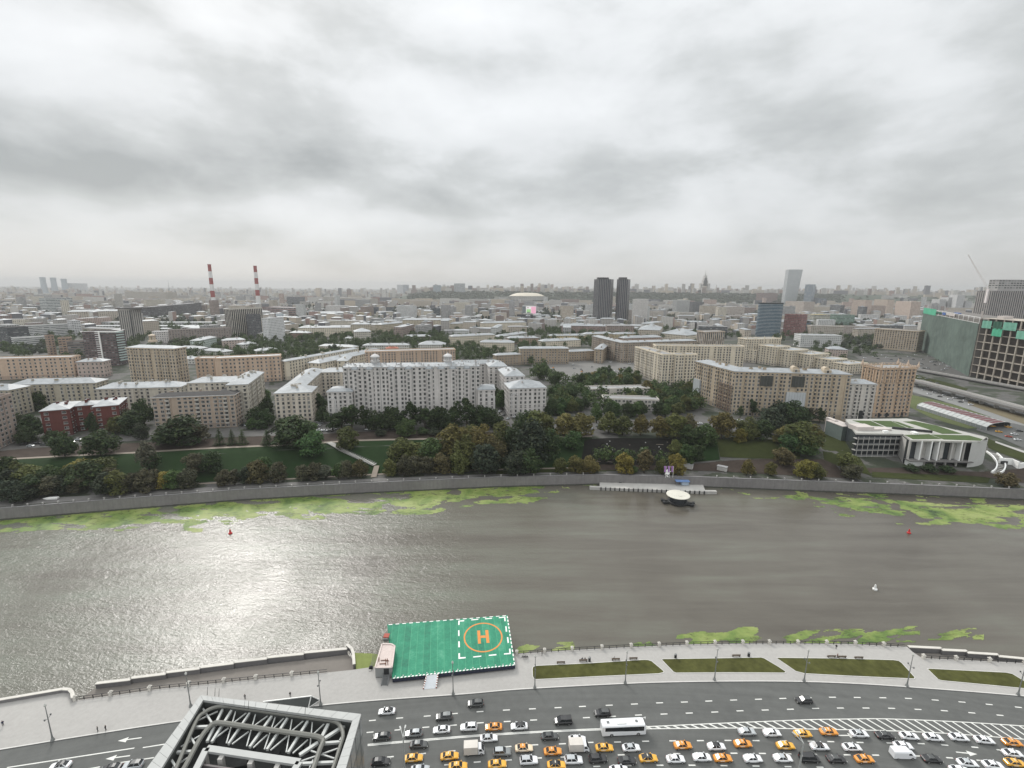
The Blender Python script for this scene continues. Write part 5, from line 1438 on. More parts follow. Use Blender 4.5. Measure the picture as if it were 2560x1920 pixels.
def near_trees():
 W1 = 'in the thicket at the left end of the far bank'
 for x, y, w, h, k, c in ((16, 1205, 62, 62, 'round', 'dark'), (50, 1203, 52, 50, 'round', 'olive'), (84, 1216, 74, 52, 'round', 'olive'), (30, 1226, 60, 55, 'round', 'teal'), (90, 1238, 62, 52, 'round', 'dark'), (28, 1252, 56, 52, 'round', 'teal'), (62, 1254, 52, 45, 'round', 'teal'), (-20, 1240, 60, 60, 'round', 'dark'),
                             (130, 1236, 56, 46, 'round', 'brown'), (157, 1232, 48, 42, 'round', 'teal'), (110, 1226, 50, 48, 'round', 'dark'), (226, 1214, 84, 62, 'round', 'dark'), (60, 1228, 50, 44, 'round', 'dark'), (185, 1214, 52, 50, 'round', 'dark'), (130, 1212, 50, 48, 'round', 'green')): tree(x, y, w, h, k, c, W1)
 tree(214, 1192, 74, 46, 'round', 'yellow', W1, label='broad yellow tinged tree on the dark slope below the red brick school'); tree(258, 1194, 66, 50, 'round', 'olive', W1)
 W2 = 'in the row along the far embankment wall'
 for x, y, w, c in ((197, 1232, 42, 'brown'), (275, 1222, 50, 'brown'), (271, 1236, 54, 'teal'), (300, 1234, 60, 'olive'), (331, 1230, 46, 'brown'), (369, 1229, 56, 'brown'), (414, 1222, 42, 'yellow'), (436, 1222, 46, 'green'), (473, 1220, 46, 'brown'), (561, 1214, 38, 'brown'), (587, 1212, 36, 'brown'), (616, 1208, 40, 'teal'), (645, 1207, 52, 'rust'), (696, 1204, 46, 'brown'),
                       (759, 1201, 38, 'brown'), (786, 1199, 42, 'brown'), (814, 1198, 34, 'grey'), (846, 1196, 34, 'green'), (868, 1195, 42, 'brown'), (899, 1193, 42, 'rust'), (976, 1188, 38, 'olive'), (1014, 1187, 46, 'brown'), (1036, 1186, 44, 'brown'), (1069, 1185, 42, 'brown'), (1106, 1183, 48, 'rust'), (1150, 1182, 52, 'olive'), (1216, 1182, 76, 'teal'), (1290, 1186, 64, 'teal'), (1322, 1183, 66, 'dark')):
  tree(x, y, w, w * (1.05 if w < 60 else .95), 'round' if w > 36 else 'tall', c, W2)
 for x, y, w, h, c in ((1401, 1181, 34, 36, 'olive'), (1440, 1181, 44, 42, 'ochre'), (1474, 1181, 48, 40, 'ochre')): tree(x, y, w, h, 'round', c, 'on the strip of lawn left of the pier')
 tree(1562, 1184, 48, 52, 'round', 'yellow', W2, label='yellow topped round tree right above the pier stair'); tree(1586, 1183, 30, 26, 'bush', 'green', W2); tree(1610, 1181, 38, 56, 'tall', 'rust', W2, label='tall rust coloured tree above the pier')
 tree(1653, 1185, 32, 38, 'round', 'olive', 'behind the purple flags'); tree(1690, 1186, 44, 50, 'round', 'yellow', 'behind the purple flags')
 for x, y, w, h, c in ((1867, 1188, 30, 40, 'ochre'), (1926, 1188, 28, 34, 'ochre'), (1958, 1160, 48, 40, 'rust'), (2010, 1194, 50, 46, 'yellow'), (2041, 1194, 38, 36, 'olive'), (2120, 1178, 48, 44, 'olive'), (2128, 1196, 46, 36, 'brown'), (2516, 1216, 44, 34, 'rust'), (1885, 1186, 18, 14, 'olive'), (2275, 1178, 34, 20, 'dark'), (2320, 1180, 36, 22, 'dark'), (2370, 1181, 36, 22, 'dark')):
  tree(x, y, w, h, 'round' if h > 24 else 'bush', c, 'on the earthy bank right of the pier')
 W3 = 'on the grass slope of the far bank'
 tree(374, 1178, 44, 72, 'tall', 'grey', W3, label='tall greyish poplar alone on the grass slope'); tree(386, 1178, 34, 50, 'tall', 'dark', W3)
 for x, y, w, h, c in ((489, 1182, 48, 50, 'brown'), (530, 1180, 50, 52, 'dark'), (658, 1188, 44, 46, 'green'), (782, 1139, 64, 62, 'bright'), (869, 1121, 54, 52, 'olive'), (1005, 1152, 74, 56, 'olive'), (1075, 1156, 64, 60, 'green'), (1040, 1158, 60, 50, 'olive'), (1135, 1140, 78, 80, 'ochre'), (1179, 1110, 46, 48, 'olive'), (1205, 1140, 60, 78, 'ochre'), (1165, 1165, 66, 76, 'olive'), (1145, 1172, 46, 44, 'green'), (1236, 1160, 56, 70, 'rust'),
                          (1325, 1158, 96, 110, 'teal'), (1372, 1145, 60, 72, 'dark'), (1290, 1140, 60, 84, 'dark'), (1255, 1125, 60, 70, 'olive'), (1432, 1122, 48, 44, 'bright'), (1688, 1148, 38, 48, 'olive'), (1714, 1162, 42, 52, 'green'), (1722, 1108, 50, 46, 'dark'), (1764, 1112, 54, 50, 'green'), (1740, 1150, 40, 40, 'dark'), (1850, 1106, 32, 34, 'yellow'), (1958, 1112, 48, 46, 'ochre'), (1998, 1126, 84, 72, 'olive'), (2026, 1120, 52, 58, 'ochre'), (1975, 1130, 50, 50, 'bright'), (2012, 1138, 60, 46, 'green')):
  tree(x, y, w, h, 'round', c, W3)
 W4 = 'along the upper street of the far bank'
 for x, y, w, h, k, c in ((163, 1141, 54, 60, 'round', 'dark'), (253, 1138, 78, 62, 'round', 'dark'), (451, 1112, 112, 72, 'round', 'dark'), (425, 1106, 56, 50, 'sparse', 'brown'), (497, 1108, 60, 56, 'sparse', 'brown'), (550, 1112, 26, 40, 'spruce', 'dark'), (581, 1111, 24, 36, 'spruce', 'dark'), (607, 1111, 24, 36, 'spruce', 'dark'), (669, 1112, 28, 36, 'spruce', 'dark'), (735, 1113, 96, 70, 'round', 'dark'), (705, 1108, 50, 50, 'sparse', 'teal'), (770, 1100, 50, 46, 'round', 'green'),
                             (1338, 1085, 62, 58, 'round', 'olive'), (1362, 1088, 56, 56, 'round', 'olive'), (1312, 1082, 46, 54, 'round', 'dark'), (1412, 1088, 56, 54, 'round', 'ochre'), (1452, 1090, 66, 56, 'round', 'ochre'), (1491, 1058, 28, 46, 'tall', 'green'), (1521, 1082, 52, 52, 'round', 'olive'), (1556, 1088, 48, 48, 'round', 'olive'), (1601, 1088, 42, 50, 'round', 'ochre'), (1650, 1092, 46, 50, 'round', 'ochre'), (1684, 1094, 58, 60, 'round', 'olive'), (1716, 1092, 50, 56, 'round', 'rust'),
                             (1803, 1097, 62, 66, 'round', 'ochre'), (1866, 1098, 60, 54, 'round', 'olive'), (1902, 1098, 52, 48, 'round', 'dark'), (1925, 1085, 66, 66, 'round', 'teal'), (1978, 1064, 66, 62, 'round', 'dark'), (2002, 1062, 46, 44, 'round', 'dark'), (2022, 1056, 30, 36, 'sparse', 'brown'), (2049, 1058, 28, 40, 'sparse', 'dark'), (2128, 1050, 30, 40, 'sparse', 'dark'), (1945, 1060, 46, 56, 'round', 'teal'), (1880, 1042, 26, 48, 'sparse', 'dark'), (1850, 1044, 22, 30, 'sparse', 'dark')):
  tree(x, y, w, h, k, c, W4)
 W5 = 'before the long white apartment block'
 for x, w, h, k in ((832, 36, 50, 'sparse'), (855, 44, 60, 'sparse'), (880, 46, 72, 'sparse'), (915, 30, 66, 'sparse'), (941, 38, 48, 'round'), (976, 44, 58, 'round'), (1004, 34, 48, 'sparse'), (1031, 36, 70, 'sparse'), (1063, 42, 54, 'sparse'), (1092, 40, 56, 'round'), (1130, 42, 54, 'round'), (1167, 44, 74, 'sparse'), (1202, 44, 56, 'round'), (1231, 38, 46, 'round')):
  tree(x, 1078 - (x - 830) * .02, w * 1.3, h, k, 'dark', W5)
 tree(1016, 1092, 48, 46, 'round', 'green', W5); tree(956, 1090, 34, 22, 'bush', 'teal', W5); tree(1088, 1090, 36, 22, 'bush', 'teal', W5); tree(1060, 1088, 30, 24, 'bush', 'dark', W5)
 W6 = 'round the red brick school'
 for x, y, w, h, c in ((52, 1092, 44, 56, 'dark'), (84, 1096, 48, 60, 'dark'), (70, 1108, 42, 40, 'dark'), (104, 1024, 34, 46, 'green'), (234, 1092, 24, 56, 'dark'), (300, 1082, 50, 42, 'olive'), (338, 1086, 54, 60, 'dark'), (362, 1062, 44, 64, 'dark'), (320, 1070, 46, 46, 'brown'), (356, 1098, 34, 40, 'teal'), (130, 1106, 32, 30, 'dark'), (362, 1030, 30, 36, 'teal')):
  tree(x, y, w, h, 'round' if w > 26 else 'tall', c, W6)
 W7 = 'in the green lane beside the brown block'
 for x, y, w, h, c in ((662, 1012, 34, 44, 'green'), (642, 1062, 42, 44, 'dark'), (668, 1040, 36, 48, 'dark'), (668, 1066, 34, 44, 'dark'), (630, 1072, 28, 26, 'green'), (655, 1085 - 12, 28, 24, 'dark'), (690 + 112, 1040, 34, 54, 'dark'), (806, 1058, 30, 42, 'dark'), (797, 1022, 26, 40, 'green')): tree(x, y, w, h, 'round', c, W7)
 W8 = 'in the gap between the white blocks'
 for x, y, w, h, c in ((1238, 1012, 34, 44, 'dark'), (1256, 1022, 38, 46, 'green'), (1248, 1000, 30, 36, 'olive'), (1262, 1006, 24, 34, 'dark')): tree(x, y, w, h, 'round', c, W8)
near_trees()
# ================================================================ buildings
USED_FP = []     # centre and radius of every footprint
def rect(A, B, depth, zt):
 a, b = P(*A, zt).to_2d(), P(*B, zt).to_2d()
 d = (b - a).normalized(); n = Vector((-d.y, d.x))
 if isinstance(depth, tuple): depth = abs((P(*depth, zt).to_2d() - b).dot(n))
 return [a, b, b + n * depth, a + n * depth]
def grow(fp, e):
 c = sum(fp, Vector((0, 0))) / len(fp)
 n = len(fp); out = []
 for i in range(n):
  p, q, r = fp[i - 1], fp[i], fp[(i + 1) % n]
  d1, d2 = (q - p).normalized(), (r - q).normalized()
  n1, n2 = Vector((d1.y, -d1.x)), Vector((d2.y, -d2.x))
  m_ = (n1 + n2).normalized(); k = e / max(.3, m_.dot(n1))
  out.append(q + m_ * k)
 return out
def inside(fp, p):
 n = len(fp)
 return all((fp[(i + 1) % n] - fp[i]).cross(p - fp[i]) > 0 for i in range(n))
def wall_quads(mb, fp, z0, z1, bay, fl, m=0, sill=0.0):
 n = len(fp); nf = max(1, round((z1 - z0) / fl))
 for i in range(n):
  a, b = fp[i], fp[(i + 1) % n]; L = (b - a).length
  nb = max(1, round(L / bay))
  mb.face([(a.x, a.y, z0 - 3), (b.x, b.y, z0 - 3), (b.x, b.y, z1), (a.x, a.y, z1)], m, [(0, -3 / fl), (nb, -3 / fl), (nb, nf), (0, nf)])
def hip(mb, fp, z1, m=0, h=None, over=.7, th=.35, mt=None):
 e = grow(fp, over)
 L1, L2 = (e[1] - e[0]).length, (e[3] - e[0]).length
 h = h or min(L1, L2) * .19
 n = len(e)
 for i in range(n):
  a, b = e[i], e[(i + 1) % n]
  mb.face([(a.x, a.y, z1), (b.x, b.y, z1), (b.x, b.y, z1 + th), (a.x, a.y, z1 + th)], m if mt is None else mt)
 mb.face([(p.x, p.y, z1) for p in e[::-1]], m)
 if L1 >= L2:
  k = L2 / 2 / L1
  r0_, r1_ = (e[0] + e[3]) / 2, (e[1] + e[2]) / 2
  p, q = r0_.lerp(r1_, min(k, .49)), r0_.lerp(r1_, 1 - min(k, .49))
 else:
  k = L1 / 2 / L2
  r0_, r1_ = (e[0] + e[1]) / 2, (e[3] + e[2]) / 2
  p, q = r0_.lerp(r1_, min(k, .49)), r0_.lerp(r1_, 1 - min(k, .49))
 z = z1 + th; E = [(v.x, v.y, z) for v in e]; Pp, Qq = (p.x, p.y, z + h), (q.x, q.y, z + h)
 if L1 >= L2: fs = [[E[0], E[1], Qq, Pp], [E[1], E[2], Qq], [E[2], E[3], Pp, Qq], [E[3], E[0], Pp]]
 else: fs = [[E[0], E[1], Pp], [E[1], E[2], Qq, Pp], [E[2], E[3], Qq], [E[3], E[0], Pp, Qq]]
 for f in fs: mb.face(f, m)
 return p, q, z, h
def flat(mb, fp, z1, m=0, par=.9, mp=None):
 mp = m if mp is None else mp
 e = grow(fp, .12); i_ = grow(fp, -.35); n = len(fp)
 mb.face([(p.x, p.y, z1 + .02) for p in i_], m)
 for k in range(n):
  a, b, c, d = e[k], e[(k + 1) % n], i_[(k + 1) % n], i_[k]
  mb.face([(a.x, a.y, z1 - .25), (b.x, b.y, z1 - .25), (b.x, b.y, z1 + par), (a.x, a.y, z1 + par)], mp)
  mb.face([(a.x, a.y, z1 + par), (b.x, b.y, z1 + par), (c.x, c.y, z1 + par), (d.x, d.y, z1 + par)], mp)
  mb.face([(d.x, d.y, z1 + par), (c.x, c.y, z1 + par), (c.x, c.y, z1), (d.x, d.y, z1)], mp)
WINMESH = {}
def win_mesh(style):
 if style in WINMESH: return WINMESH[style]
 mb = MB()
 w, h = {'single': (1.65, 2.05), 'double': (2.2, 1.75), 'arch': (1.65, 2.35), 'bay': (2.6, 1.9), 'small': (1.1, 1.4)}[style]
 y = .05
 mb.mesh([(-w / 2 - .10, y, -.1), (w / 2 + .10, y, -.1), (w / 2 + .10, y, h + .1), (-w / 2 - .10, y, h + .1)], [(3, 2, 1, 0)], 0)
 n = 3 if w > 2 else 2
 for k in range(n):
  x0 = -w / 2 + k * w / n + .03; x1 = x0 + w / n - .06
  if style == 'arch':
   mb.mesh([(x0, y + .03, 0), (x1, y + .03, 0), (x1, y + .03, h - (.15 if k == 0 else .5)), (x0, y + .03, h - (.5 if k == 0 else .15))], [(3, 2, 1, 0)], 1)
  else: mb.mesh([(x0, y + .03, 0), (x1, y + .03, 0), (x1, y + .03, h), (x0, y + .03, h)], [(3, 2, 1, 0)], 1)
 mb.box((0, .12, -.2), (w + .5, .26, .14), m=0)
 me = mb.build('window', [M_FRAME, M_GLASS])
 bpy.data.objects.remove(me if False else me) if False else None
 WINMESH[style] = (me.data, mb)
 bpy.data.objects.remove(me)
 return WINMESH[style]
BALC = None
def balc_mesh():
 global BALC
 if BALC is None:
  mb = MB(); mb.box((0, .6, 0), (2.8, 1.2, .16)); mb.box((0, 1.17, .55), (2.8, .07, 1.0)); mb.box((-1.37, .6, .55), (.06, 1.1, 1.0)); mb.box((1.37, .6, .55), (.06, 1.1, 1.0))
  o = mb.build('balcony', [M_PLASTER]); BALC = o.data; bpy.data.objects.remove(o)
 return BALC
CHIM = None
def chim_mesh():
 global CHIM
 if CHIM is None:
  mb = MB(); mb.box((0, 0, .8), (1.5, .9, 2.4)); mb.box((0, 0, 2.05), (1.8, 1.2, .18)); mb.box((0, 0, 2.25), (1.2, .6, .25), m=1)
  o = mb.build('chimney', [M_PLASTER, M_GREYM]); CHIM = o.data; bpy.data.objects.remove(o)
 return CHIM
def block(name, label, cat, wings, col, roof='hip', rm=None, fl=3.35, bay=3.6, style='single', real=True, fmat=None, courses=(), balc=0, chim=0, corn=.5, group=None, rcol=None, arch_floor=None, cap=100, roofh=None, balcol=None, edge=None):
 """wings: (footprint, ground height, eaves height); one thing with wall, roof, cornice, windows, balconies, chimneys"""
 c0 = wings[0][0][0]
 t = thing(name, label, cat, (c0.x, c0.y, wings[0][1]), group=group)
 o = tuple(t.location)
 mb = MB()
 fm = M_PLASTER if real else (fmat or M_FACE)
 for fp, z0, z1 in wings:
  wall_quads(mb, fp, z0, z1, bay, fl)
  if len(fp) == 4:
   c = sum(fp, Vector((0, 0))) / 4
   USED_FP.append((c.x, c.y, (fp[2] - fp[0]).length / 2, fp))
 if real:
  tb, pb = mb, MB(); rt = random.Random(int(abs(c0.x * 5)))
  for fp, z0, z1 in wings:
   e = grow(fp, .03); n = len(fp)
   for i in range(n):
    a, b = e[i], e[(i + 1) % n]; pb.face([(a.x, a.y, z0 - 3), (b.x, b.y, z0 - 3), (b.x, b.y, z0 + 4.2), (a.x, a.y, z0 + 4.2)])
    L = (b - a).length
    if L < 18: continue
    d = (b - a) / L; nb = max(1, int((L - .8) / bay)); stp = L / nb; k = rt.randrange(2, 4)
    while k < nb:
     p = a + d * stp * k; tb.box((p.x, p.y, (z0 + z1) / 2), (.7, .7, z1 - z0 - 1.5), rz=math.atan2(d.y, d.x)); k += rt.choice((2, 3, 3, 4))
  pb.build('plinth', M_PLASTER, t, o).color = (col[0] * .72, col[1] * .72, col[2] * .74, 1)
 mb.build('wall', fm, t, o).color = (*col, 1)
 rb = MB(); ridges = []
 for fp, z0, z1 in wings:
  if roof == 'hip': ridges.append(hip(rb, fp, z1, h=roofh, mt=1 if edge else None) + (fp,))
  else: flat(rb, fp, z1, mp=1); ridges.append((fp[0].lerp(fp[1], .1).lerp(fp[3].lerp(fp[2], .1), .5), fp[0].lerp(fp[1], .9).lerp(fp[3].lerp(fp[2], .9), .5), z1, 0, fp))
 rm = rm or (M_ROOFW if roof == 'hip' else M_ROOFG)
 ro = rb.build('roof', [rm, (edge or M_PLASTER)], t, o)
 ro.color = (*(rcol or col), 1)
 if corn:
  cb = MB()
  for fp, z0, z1 in wings:
   hs = [(z1 - .85, .8, corn)] + [(z0 + (z1 - z0) * k, .35, corn * .5) for k in courses]
   for zc, th, ov in hs:
    e = grow(fp, ov); n = len(e)
    for k in range(n):
     a, b = e[k], e[(k + 1) % n]; a2, b2 = fp[k], fp[(k + 1) % n]
     cb.face([(a.x, a.y, zc), (b.x, b.y, zc), (b.x, b.y, zc + th), (a.x, a.y, zc + th)])
     cb.face([(a.x, a.y, zc + th), (b.x, b.y, zc + th), (b2.x, b2.y, zc + th), (a2.x, a2.y, zc + th)])
     cb.face([(a2.x, a2.y, zc), (b2.x, b2.y, zc), (b.x, b.y, zc), (a.x, a.y, zc)])
  cb.build('cornice', M_PLASTER, t, o).color = (col[0] * 1.08, col[1] * 1.08, col[2] * 1.08, 1)
 if real:
  spots, bsp = [], []
  rq = random.Random(int(abs(c0.x * 3 + c0.y)))
  for wi, (fp, z0, z1) in enumerate(wings):
   nf = max(1, round((z1 - z0) / fl)); f_h = (z1 - z0) / nf
   n = len(fp)
   for i in range(n):
    a, b = fp[i], fp[(i + 1) % n]; d = b - a; L = d.length
    if L < 2.4: continue
    d.normalize(); nn = Vector((d.y, -d.x))
    if nn.dot((a + b) / 2) > 0: continue
    nb = max(1, int((L - .8) / bay)); stp = L / nb
    skips = {rq.randrange(nb) for _ in range(nb // 9)}
    for k in range(nb):
     if k in skips and nb > 6: continue
     p = a + d * (k + .5 + rq.choice((0, 0, .12, -.12))) * stp
     for f in range(nf):
      z = z0 + f * f_h + 1.05
      if any(j != wi and w[2] > z and inside(w[0], p + nn * .7) for j, w in enumerate(wings)): continue
      ang = math.atan2(nn.y, nn.x) - math.pi / 2
      st = 'arch' if arch_floor and f in arch_floor else style
      if L < 6 and style == 'single': st = 'single'
      spots.append((p.length + (nf - f) * 2.5, p, z, ang, st))
      if balc and k % balc == balc // 2 and 0 < f and L > 12: bsp.append((p.length + (nf - f) * 2.5, p, z - .75, ang))
  spots.sort(key=lambda s: s[0])
  for _, p, z, ang, st in spots[:cap]:
   w = bpy.data.objects.new('window', win_mesh(st)[0]); link(w, t)
   w.location = (p.x - o[0], p.y - o[1], z - o[2]); w.rotation_euler = (0, 0, ang)
  rest = spots[cap:]
  if rest:
   wb = MB()
   for _, p, z, ang, st in rest:
    src = win_mesh(st)[1]; ca, sa = math.cos(ang), math.sin(ang); b0 = len(wb.v)
    wb.v += [(p.x + x * ca - y * sa, p.y + x * sa + y * ca, z + zz) for x, y, zz in src.v]
    wb.f += [tuple(b0 + q for q in f) for f in src.f]; wb.mi += src.mi; wb.uv += [None] * len(src.f)
   tag(wb.build('window', [M_FRAME, M_GLASS], t, o), kind='stuff')
  bsp.sort(key=lambda s: s[0])
  for _, p, z, ang in bsp[:90]:
   w = bpy.data.objects.new('balcony', balc_mesh()); link(w, t); w.color = (*(balcol or col), 1)
   w.location = (p.x - o[0], p.y - o[1], z - o[2]); w.rotation_euler = (0, 0, ang)
 rr = random.Random(int(abs(c0.x * 7 + c0.y)))
 for k in range(chim):
  p, q, z, h, fp = ridges[k % len(ridges)]
  u = rr.uniform(.02, .98); off = rr.choice((-1, 1)) * rr.uniform(.1, .5)
  w_ = (fp[3] - fp[0]) if (fp[1] - fp[0]).length >= (fp[3] - fp[0]).length else (fp[1] - fp[0])
  s = p.lerp(q, u) + w_ * .5 * off
  c = bpy.data.objects.new('chimney', chim_mesh()); link(c, ro); c.color = (col[0] * .9, col[1] * .9, col[2] * .9, 1)
  c.location = (s.x - o[0], s.y - o[1], z - .8 + h * (1 - abs(off)) - o[2]); c.rotation_euler = (0, 0, rr.choice((0, 1.57)) + math.atan2(w_.y, w_.x)); c.scale = (rr.uniform(.8, 1.9), rr.uniform(.9, 1.5), rr.uniform(.8, 1.3))
 return t
BEIGE, PEACH, CREAM, WHITE, BROWN, BRICK, GREY, TAN, PALE, PINK = (.40, .34, .27), (.46, .345, .26), (.56, .50, .40), (.52, .495, .475), (.27, .21, .165), (.115, .036, .030), (.27, .27, .27), (.33, .27, .20), (.47, .46, .42), (.42, .34, .30)
def zg(x, y): return G(x, y).z
def near_row():
 # 1 brown block at the left frame edge
 zt = ztop(43, 1100, 986, 27)
 fp = rect((-60, 1013), (27, 986), 14, zt)
 block('apartment_block', 'brown apartment block cut by the left frame edge', 'building', [(fp, zg(43, 1100), zt)], (.30, .24, .205), 'flat', M_ROOFD, bay=4.2, style='double', corn=.3)
 # 2 red brick school
 zb = zg(114, 1094); zt = ztop(114, 1094, 1029, 100)
 a = rect((100, 1029), (172, 1023), (323, 1004), zt); 
 d = (a[1] - a[0]).normalized(); n = Vector((-d.y, d.x))
 A0 = a[0]; Lw = (P(285, 1021, zt).to_2d() - A0).dot(d)
 wl = (P(172, 1023, zt).to_2d() - A0).dot(d); wr0 = (P(228, 1021, zt).to_2d() - A0).dot(d)
 f1 = [A0, A0 + d * wl, A0 + d * wl + n * 26, A0 + n * 26]
 f2 = [A0 + d * wr0, A0 + d * Lw, A0 + d * Lw + n * 26, A0 + d * wr0 + n * 26]
 f3 = [A0 + d * (wl + .02) + n * 9, A0 + d * (wr0 - .02) + n * 9, A0 + d * (wr0 - .02) + n * 22, A0 + d * (wl + .02) + n * 22]
 block('school', 'red brick school with a white metal roof and white window frames', 'school', [(f1, zb, zt), (f2, zb, zt), (f3, zb, zt - .1)], BRICK, 'hip', bay=5.2, fl=4.2, style='double', courses=(.52,), chim=9, roofh=2.2)
 # 3 brown block with the dark roof
 zb = zg(389, 1077); zt = ztop(389, 1077, 995, 380)
 fp = rect((379, 995), (585, 987.5), (616, 961), zt)
 n = (fp[3] - fp[0]).normalized(); d = (fp[1] - fp[0]).normalized(); dep = (fp[3] - fp[0]).length
 f1 = [fp[0], fp[1], fp[1] + n * 15, fp[0] + n * 15]
 f2 = [fp[1] - d * 15 + n * 15.02, fp[1] + n * 15.02, fp[1] + n * (dep + 12), fp[1] - d * 15 + n * (dep + 12)]
 block('apartment_block', 'brown brick apartment block with dark roof and pale balconies', 'building', [(f1, zb, zt), (f2, zb, zt)], (.35, .28, .22), 'hip', M_ROOFD, bay=3.9, style='double', balc=5, balcol=(.42, .40, .36), chim=8, roofh=2.0, edge=M_WHITE, corn=.35)
 # 4 three white roofed ranges behind the school
 zb = 10
 zt = ztop(240, 1038, 973, 240)
 fa = rect((24, 963), (239, 957.5), 17, zt)
 block('apartment_block', 'long olive-beige courtyard range with white roof at the left', 'building', [(fa, zb, zt), (rect((-120, 975), (22, 976), 17, zt), zb, zt)], (.36, .325, .255), bay=3.9, balc=5, chim=16, courses=(.3,))
 fb = rect((240, 973), (451, 967.5), 17, zt)
 block('apartment_block', 'grey-beige white-roofed range directly behind the brick school', 'building', [(fb, zb, zt)], (.42, .39, .33), bay=4.2, style='single', balc=4, chim=16, courses=(.3,))
 zt2 = ztop(640, 1040, 951, 630)
 fc = rect((469, 957), (612, 954), 16, zt2); fd = rect((622, 962), (636, 961), (659, 931), zt2)
 a = P(619, 961, zt2).to_2d(); b = P(659, 931, zt2).to_2d(); dd = (b - a).normalized(); nn = Vector((-dd.y, dd.x))
 fd = [a + nn * 15, a, b, b + nn * 15]
 block('apartment_block', 'corner apartment range with white roof behind the dark roofed block', 'building', [(fd, zb, zt2), (fc, zb, zt2 - .3)], (.44, .41, .35), bay=3.7, balc=4, chim=14, courses=(.3,))
 # 5 U-shaped beige block
 zb = zg(693, 1057); zt = ztop(693, 1057, 984, 686)
 f1 = rect((686, 984), (778, 981), 96, zt)
 d = (f1[1] - f1[0]).normalized(); n = Vector((-d.y, d.x)); w = (f1[1] - f1[0]).length
 f1 = [f1[0], f1[1], f1[1] + n * 22, f1[0] + n * 22]
 f2 = [f1[0] + n * 22.02, f1[0] + d * 17 + n * 22.02, f1[0] + d * 17 + n * 112, f1[0] + n * 112]
 f3 = [f1[0] + d * 17.02 + n * 96, f1[0] + d * 82 + n * 96, f1[0] + d * 82 + n * 111.5, f1[0] + d * 17.02 + n * 111.5]
 block('apartment_block', 'beige U-shaped block with pale blue-white roof by the lane', 'building', [(f1, zb, zt), (f2, zb, zt - .2), (f3, zb, zt - .4)], (.49, .44, .37), bay=3.6, balc=5, courses=(.12, .8), chim=18)
 # 6 the long white block
 zb = zg(823, 1059); y0 = G(823, 1059).y
 zt = PY(1027, 917, y0 + 8).z
 A, B = P(857, 919, zt).to_2d(), P(1199, 916, zt).to_2d()
 d = (B - A).normalized(); n = Vector((-d.y, d.x)); L = (B - A).length
 main = [A, B, B + n * 16, A + n * 16]
 zw = PY(840, 977, y0).z
 wl = [A - d * 12 - n * 5, A + d * 7 - n * 5, A + d * 7 - n * .02, A - d * 12 - n * .02]
 wl2 = [A - d * 12, A - d * .02, A + n * 14 - d * .02, A - d * 12 + n * 14]
 wr = [B - d * 1.5 - n * 5, B + d * 12 - n * 5, B + d * 12 - n * .02, B - d * 1.5 - n * .02]
 wr2 = [B + d * .02, B + d * 12, B + d * 12 + n * 14, B + d * .02 + n * 14]
 wings = [(main, zb, zt), (wl, zb, zw), (wl2, zb, zw - .1), (wr, zb, zw), (wr2, zb, zw - .1)]
 for u in (.085, .19, .345, .475, .545 + .08, .715, .80, .905):
  p = A + d * L * u
  w = 2.6
  wings.append(([p - d * w - n * .02, p - d * w * .55 - n * 1.5, p + d * w * .55 - n * 1.5, p + d * w - n * .02], zb, zt - 1.6))
 t = block('apartment_block', 'long white thirteen-storey apartment block with bay windows and two roof lanterns', 'building', wings, WHITE, 'hip', bay=3.45, fl=3.42, courses=(.1, .56), chim=0, balc=7, arch_floor=(6,), roofh=2.0, corn=.45)
 o = t.location; ro = [c for c in KIDS[t.name] if c.name.startswith('roof')][0]
 rr = random.Random(3)
 for k in range(54):
  s = A + d * L * (k + .5) / 54 + n * rr.uniform(.8, 11)
  c = bpy.data.objects.new('chimney', chim_mesh()); link(c, ro); c.color = (.42, .41, .40, 1)
  c.location = (s.x - o.x, s.y - o.y, zt - .3 - o.z); c.rotation_euler = (0, 0, math.atan2(d.y, d.x) + rr.choice((0, 1.57))); c.scale = (rr.uniform(.5, 1), .7, rr.uniform(.7, 1.5))
 for u in (.215, .76):
  s = A + d * L * u + n * 11
  lb = MB(); lb.lathe([(3.2, 0), (3.2, 2.2), (3.8, 2.4), (3.8, 2.8)], (s.x, s.y, zt + 1), 16)
  for k in range(10):
   a = k * .628; lb.tube((s.x + 2.9 * math.cos(a), s.y + 2.9 * math.sin(a), zt + 3.8), (s.x + 2.9 * math.cos(a), s.y + 2.9 * math.sin(a), zt + 6.6), .32, n=6)
  lb.lathe([(1.9, 3.7 - 1), (1.9, 6.6 - 1)], (s.x, s.y, zt + 1), 14); lb.lathe([(3.6, 5.6), (3.7, 6.1), (3.0, 7.0), (1.6, 7.8), (.5, 8.2), (.15, 9.2)], (s.x, s.y, zt + 1), 16)
  ob = lb.build('roof_lantern', M_PLASTER, t, tuple(o)); ob.color = (.50, .49, .48, 1)
 pb = MB()
 for k in range(9):      # drain pipes
  s = A + d * L * (.03 + k * .117) - n * .12; pb.tube((s.x, s.y, zb), (s.x, s.y, zt - 1), .16, n=5)
 pb.build('drainpipe', M_GREYM, t, tuple(o)); 
 rl = MB(); e = grow(main, .3)
 for a, b in ((e[0], e[1]), (e[1], e[2]), (e[3], e[0])):
  rl.bar((a.x, a.y, zt + 1.5), (b.x, b.y, zt + 1.5), .12)
  m_ = int((b - a).length / 5)
  for k in range(m_ + 1): q = a.lerp(b, k / max(1, m_)); rl.box((q.x, q.y, zt + .9), (.5, .5, 1.4))
 x = rl.build('roof_balustrade', M_PLASTER, t, tuple(o)); x.color = (.5, .49, .48, 1)
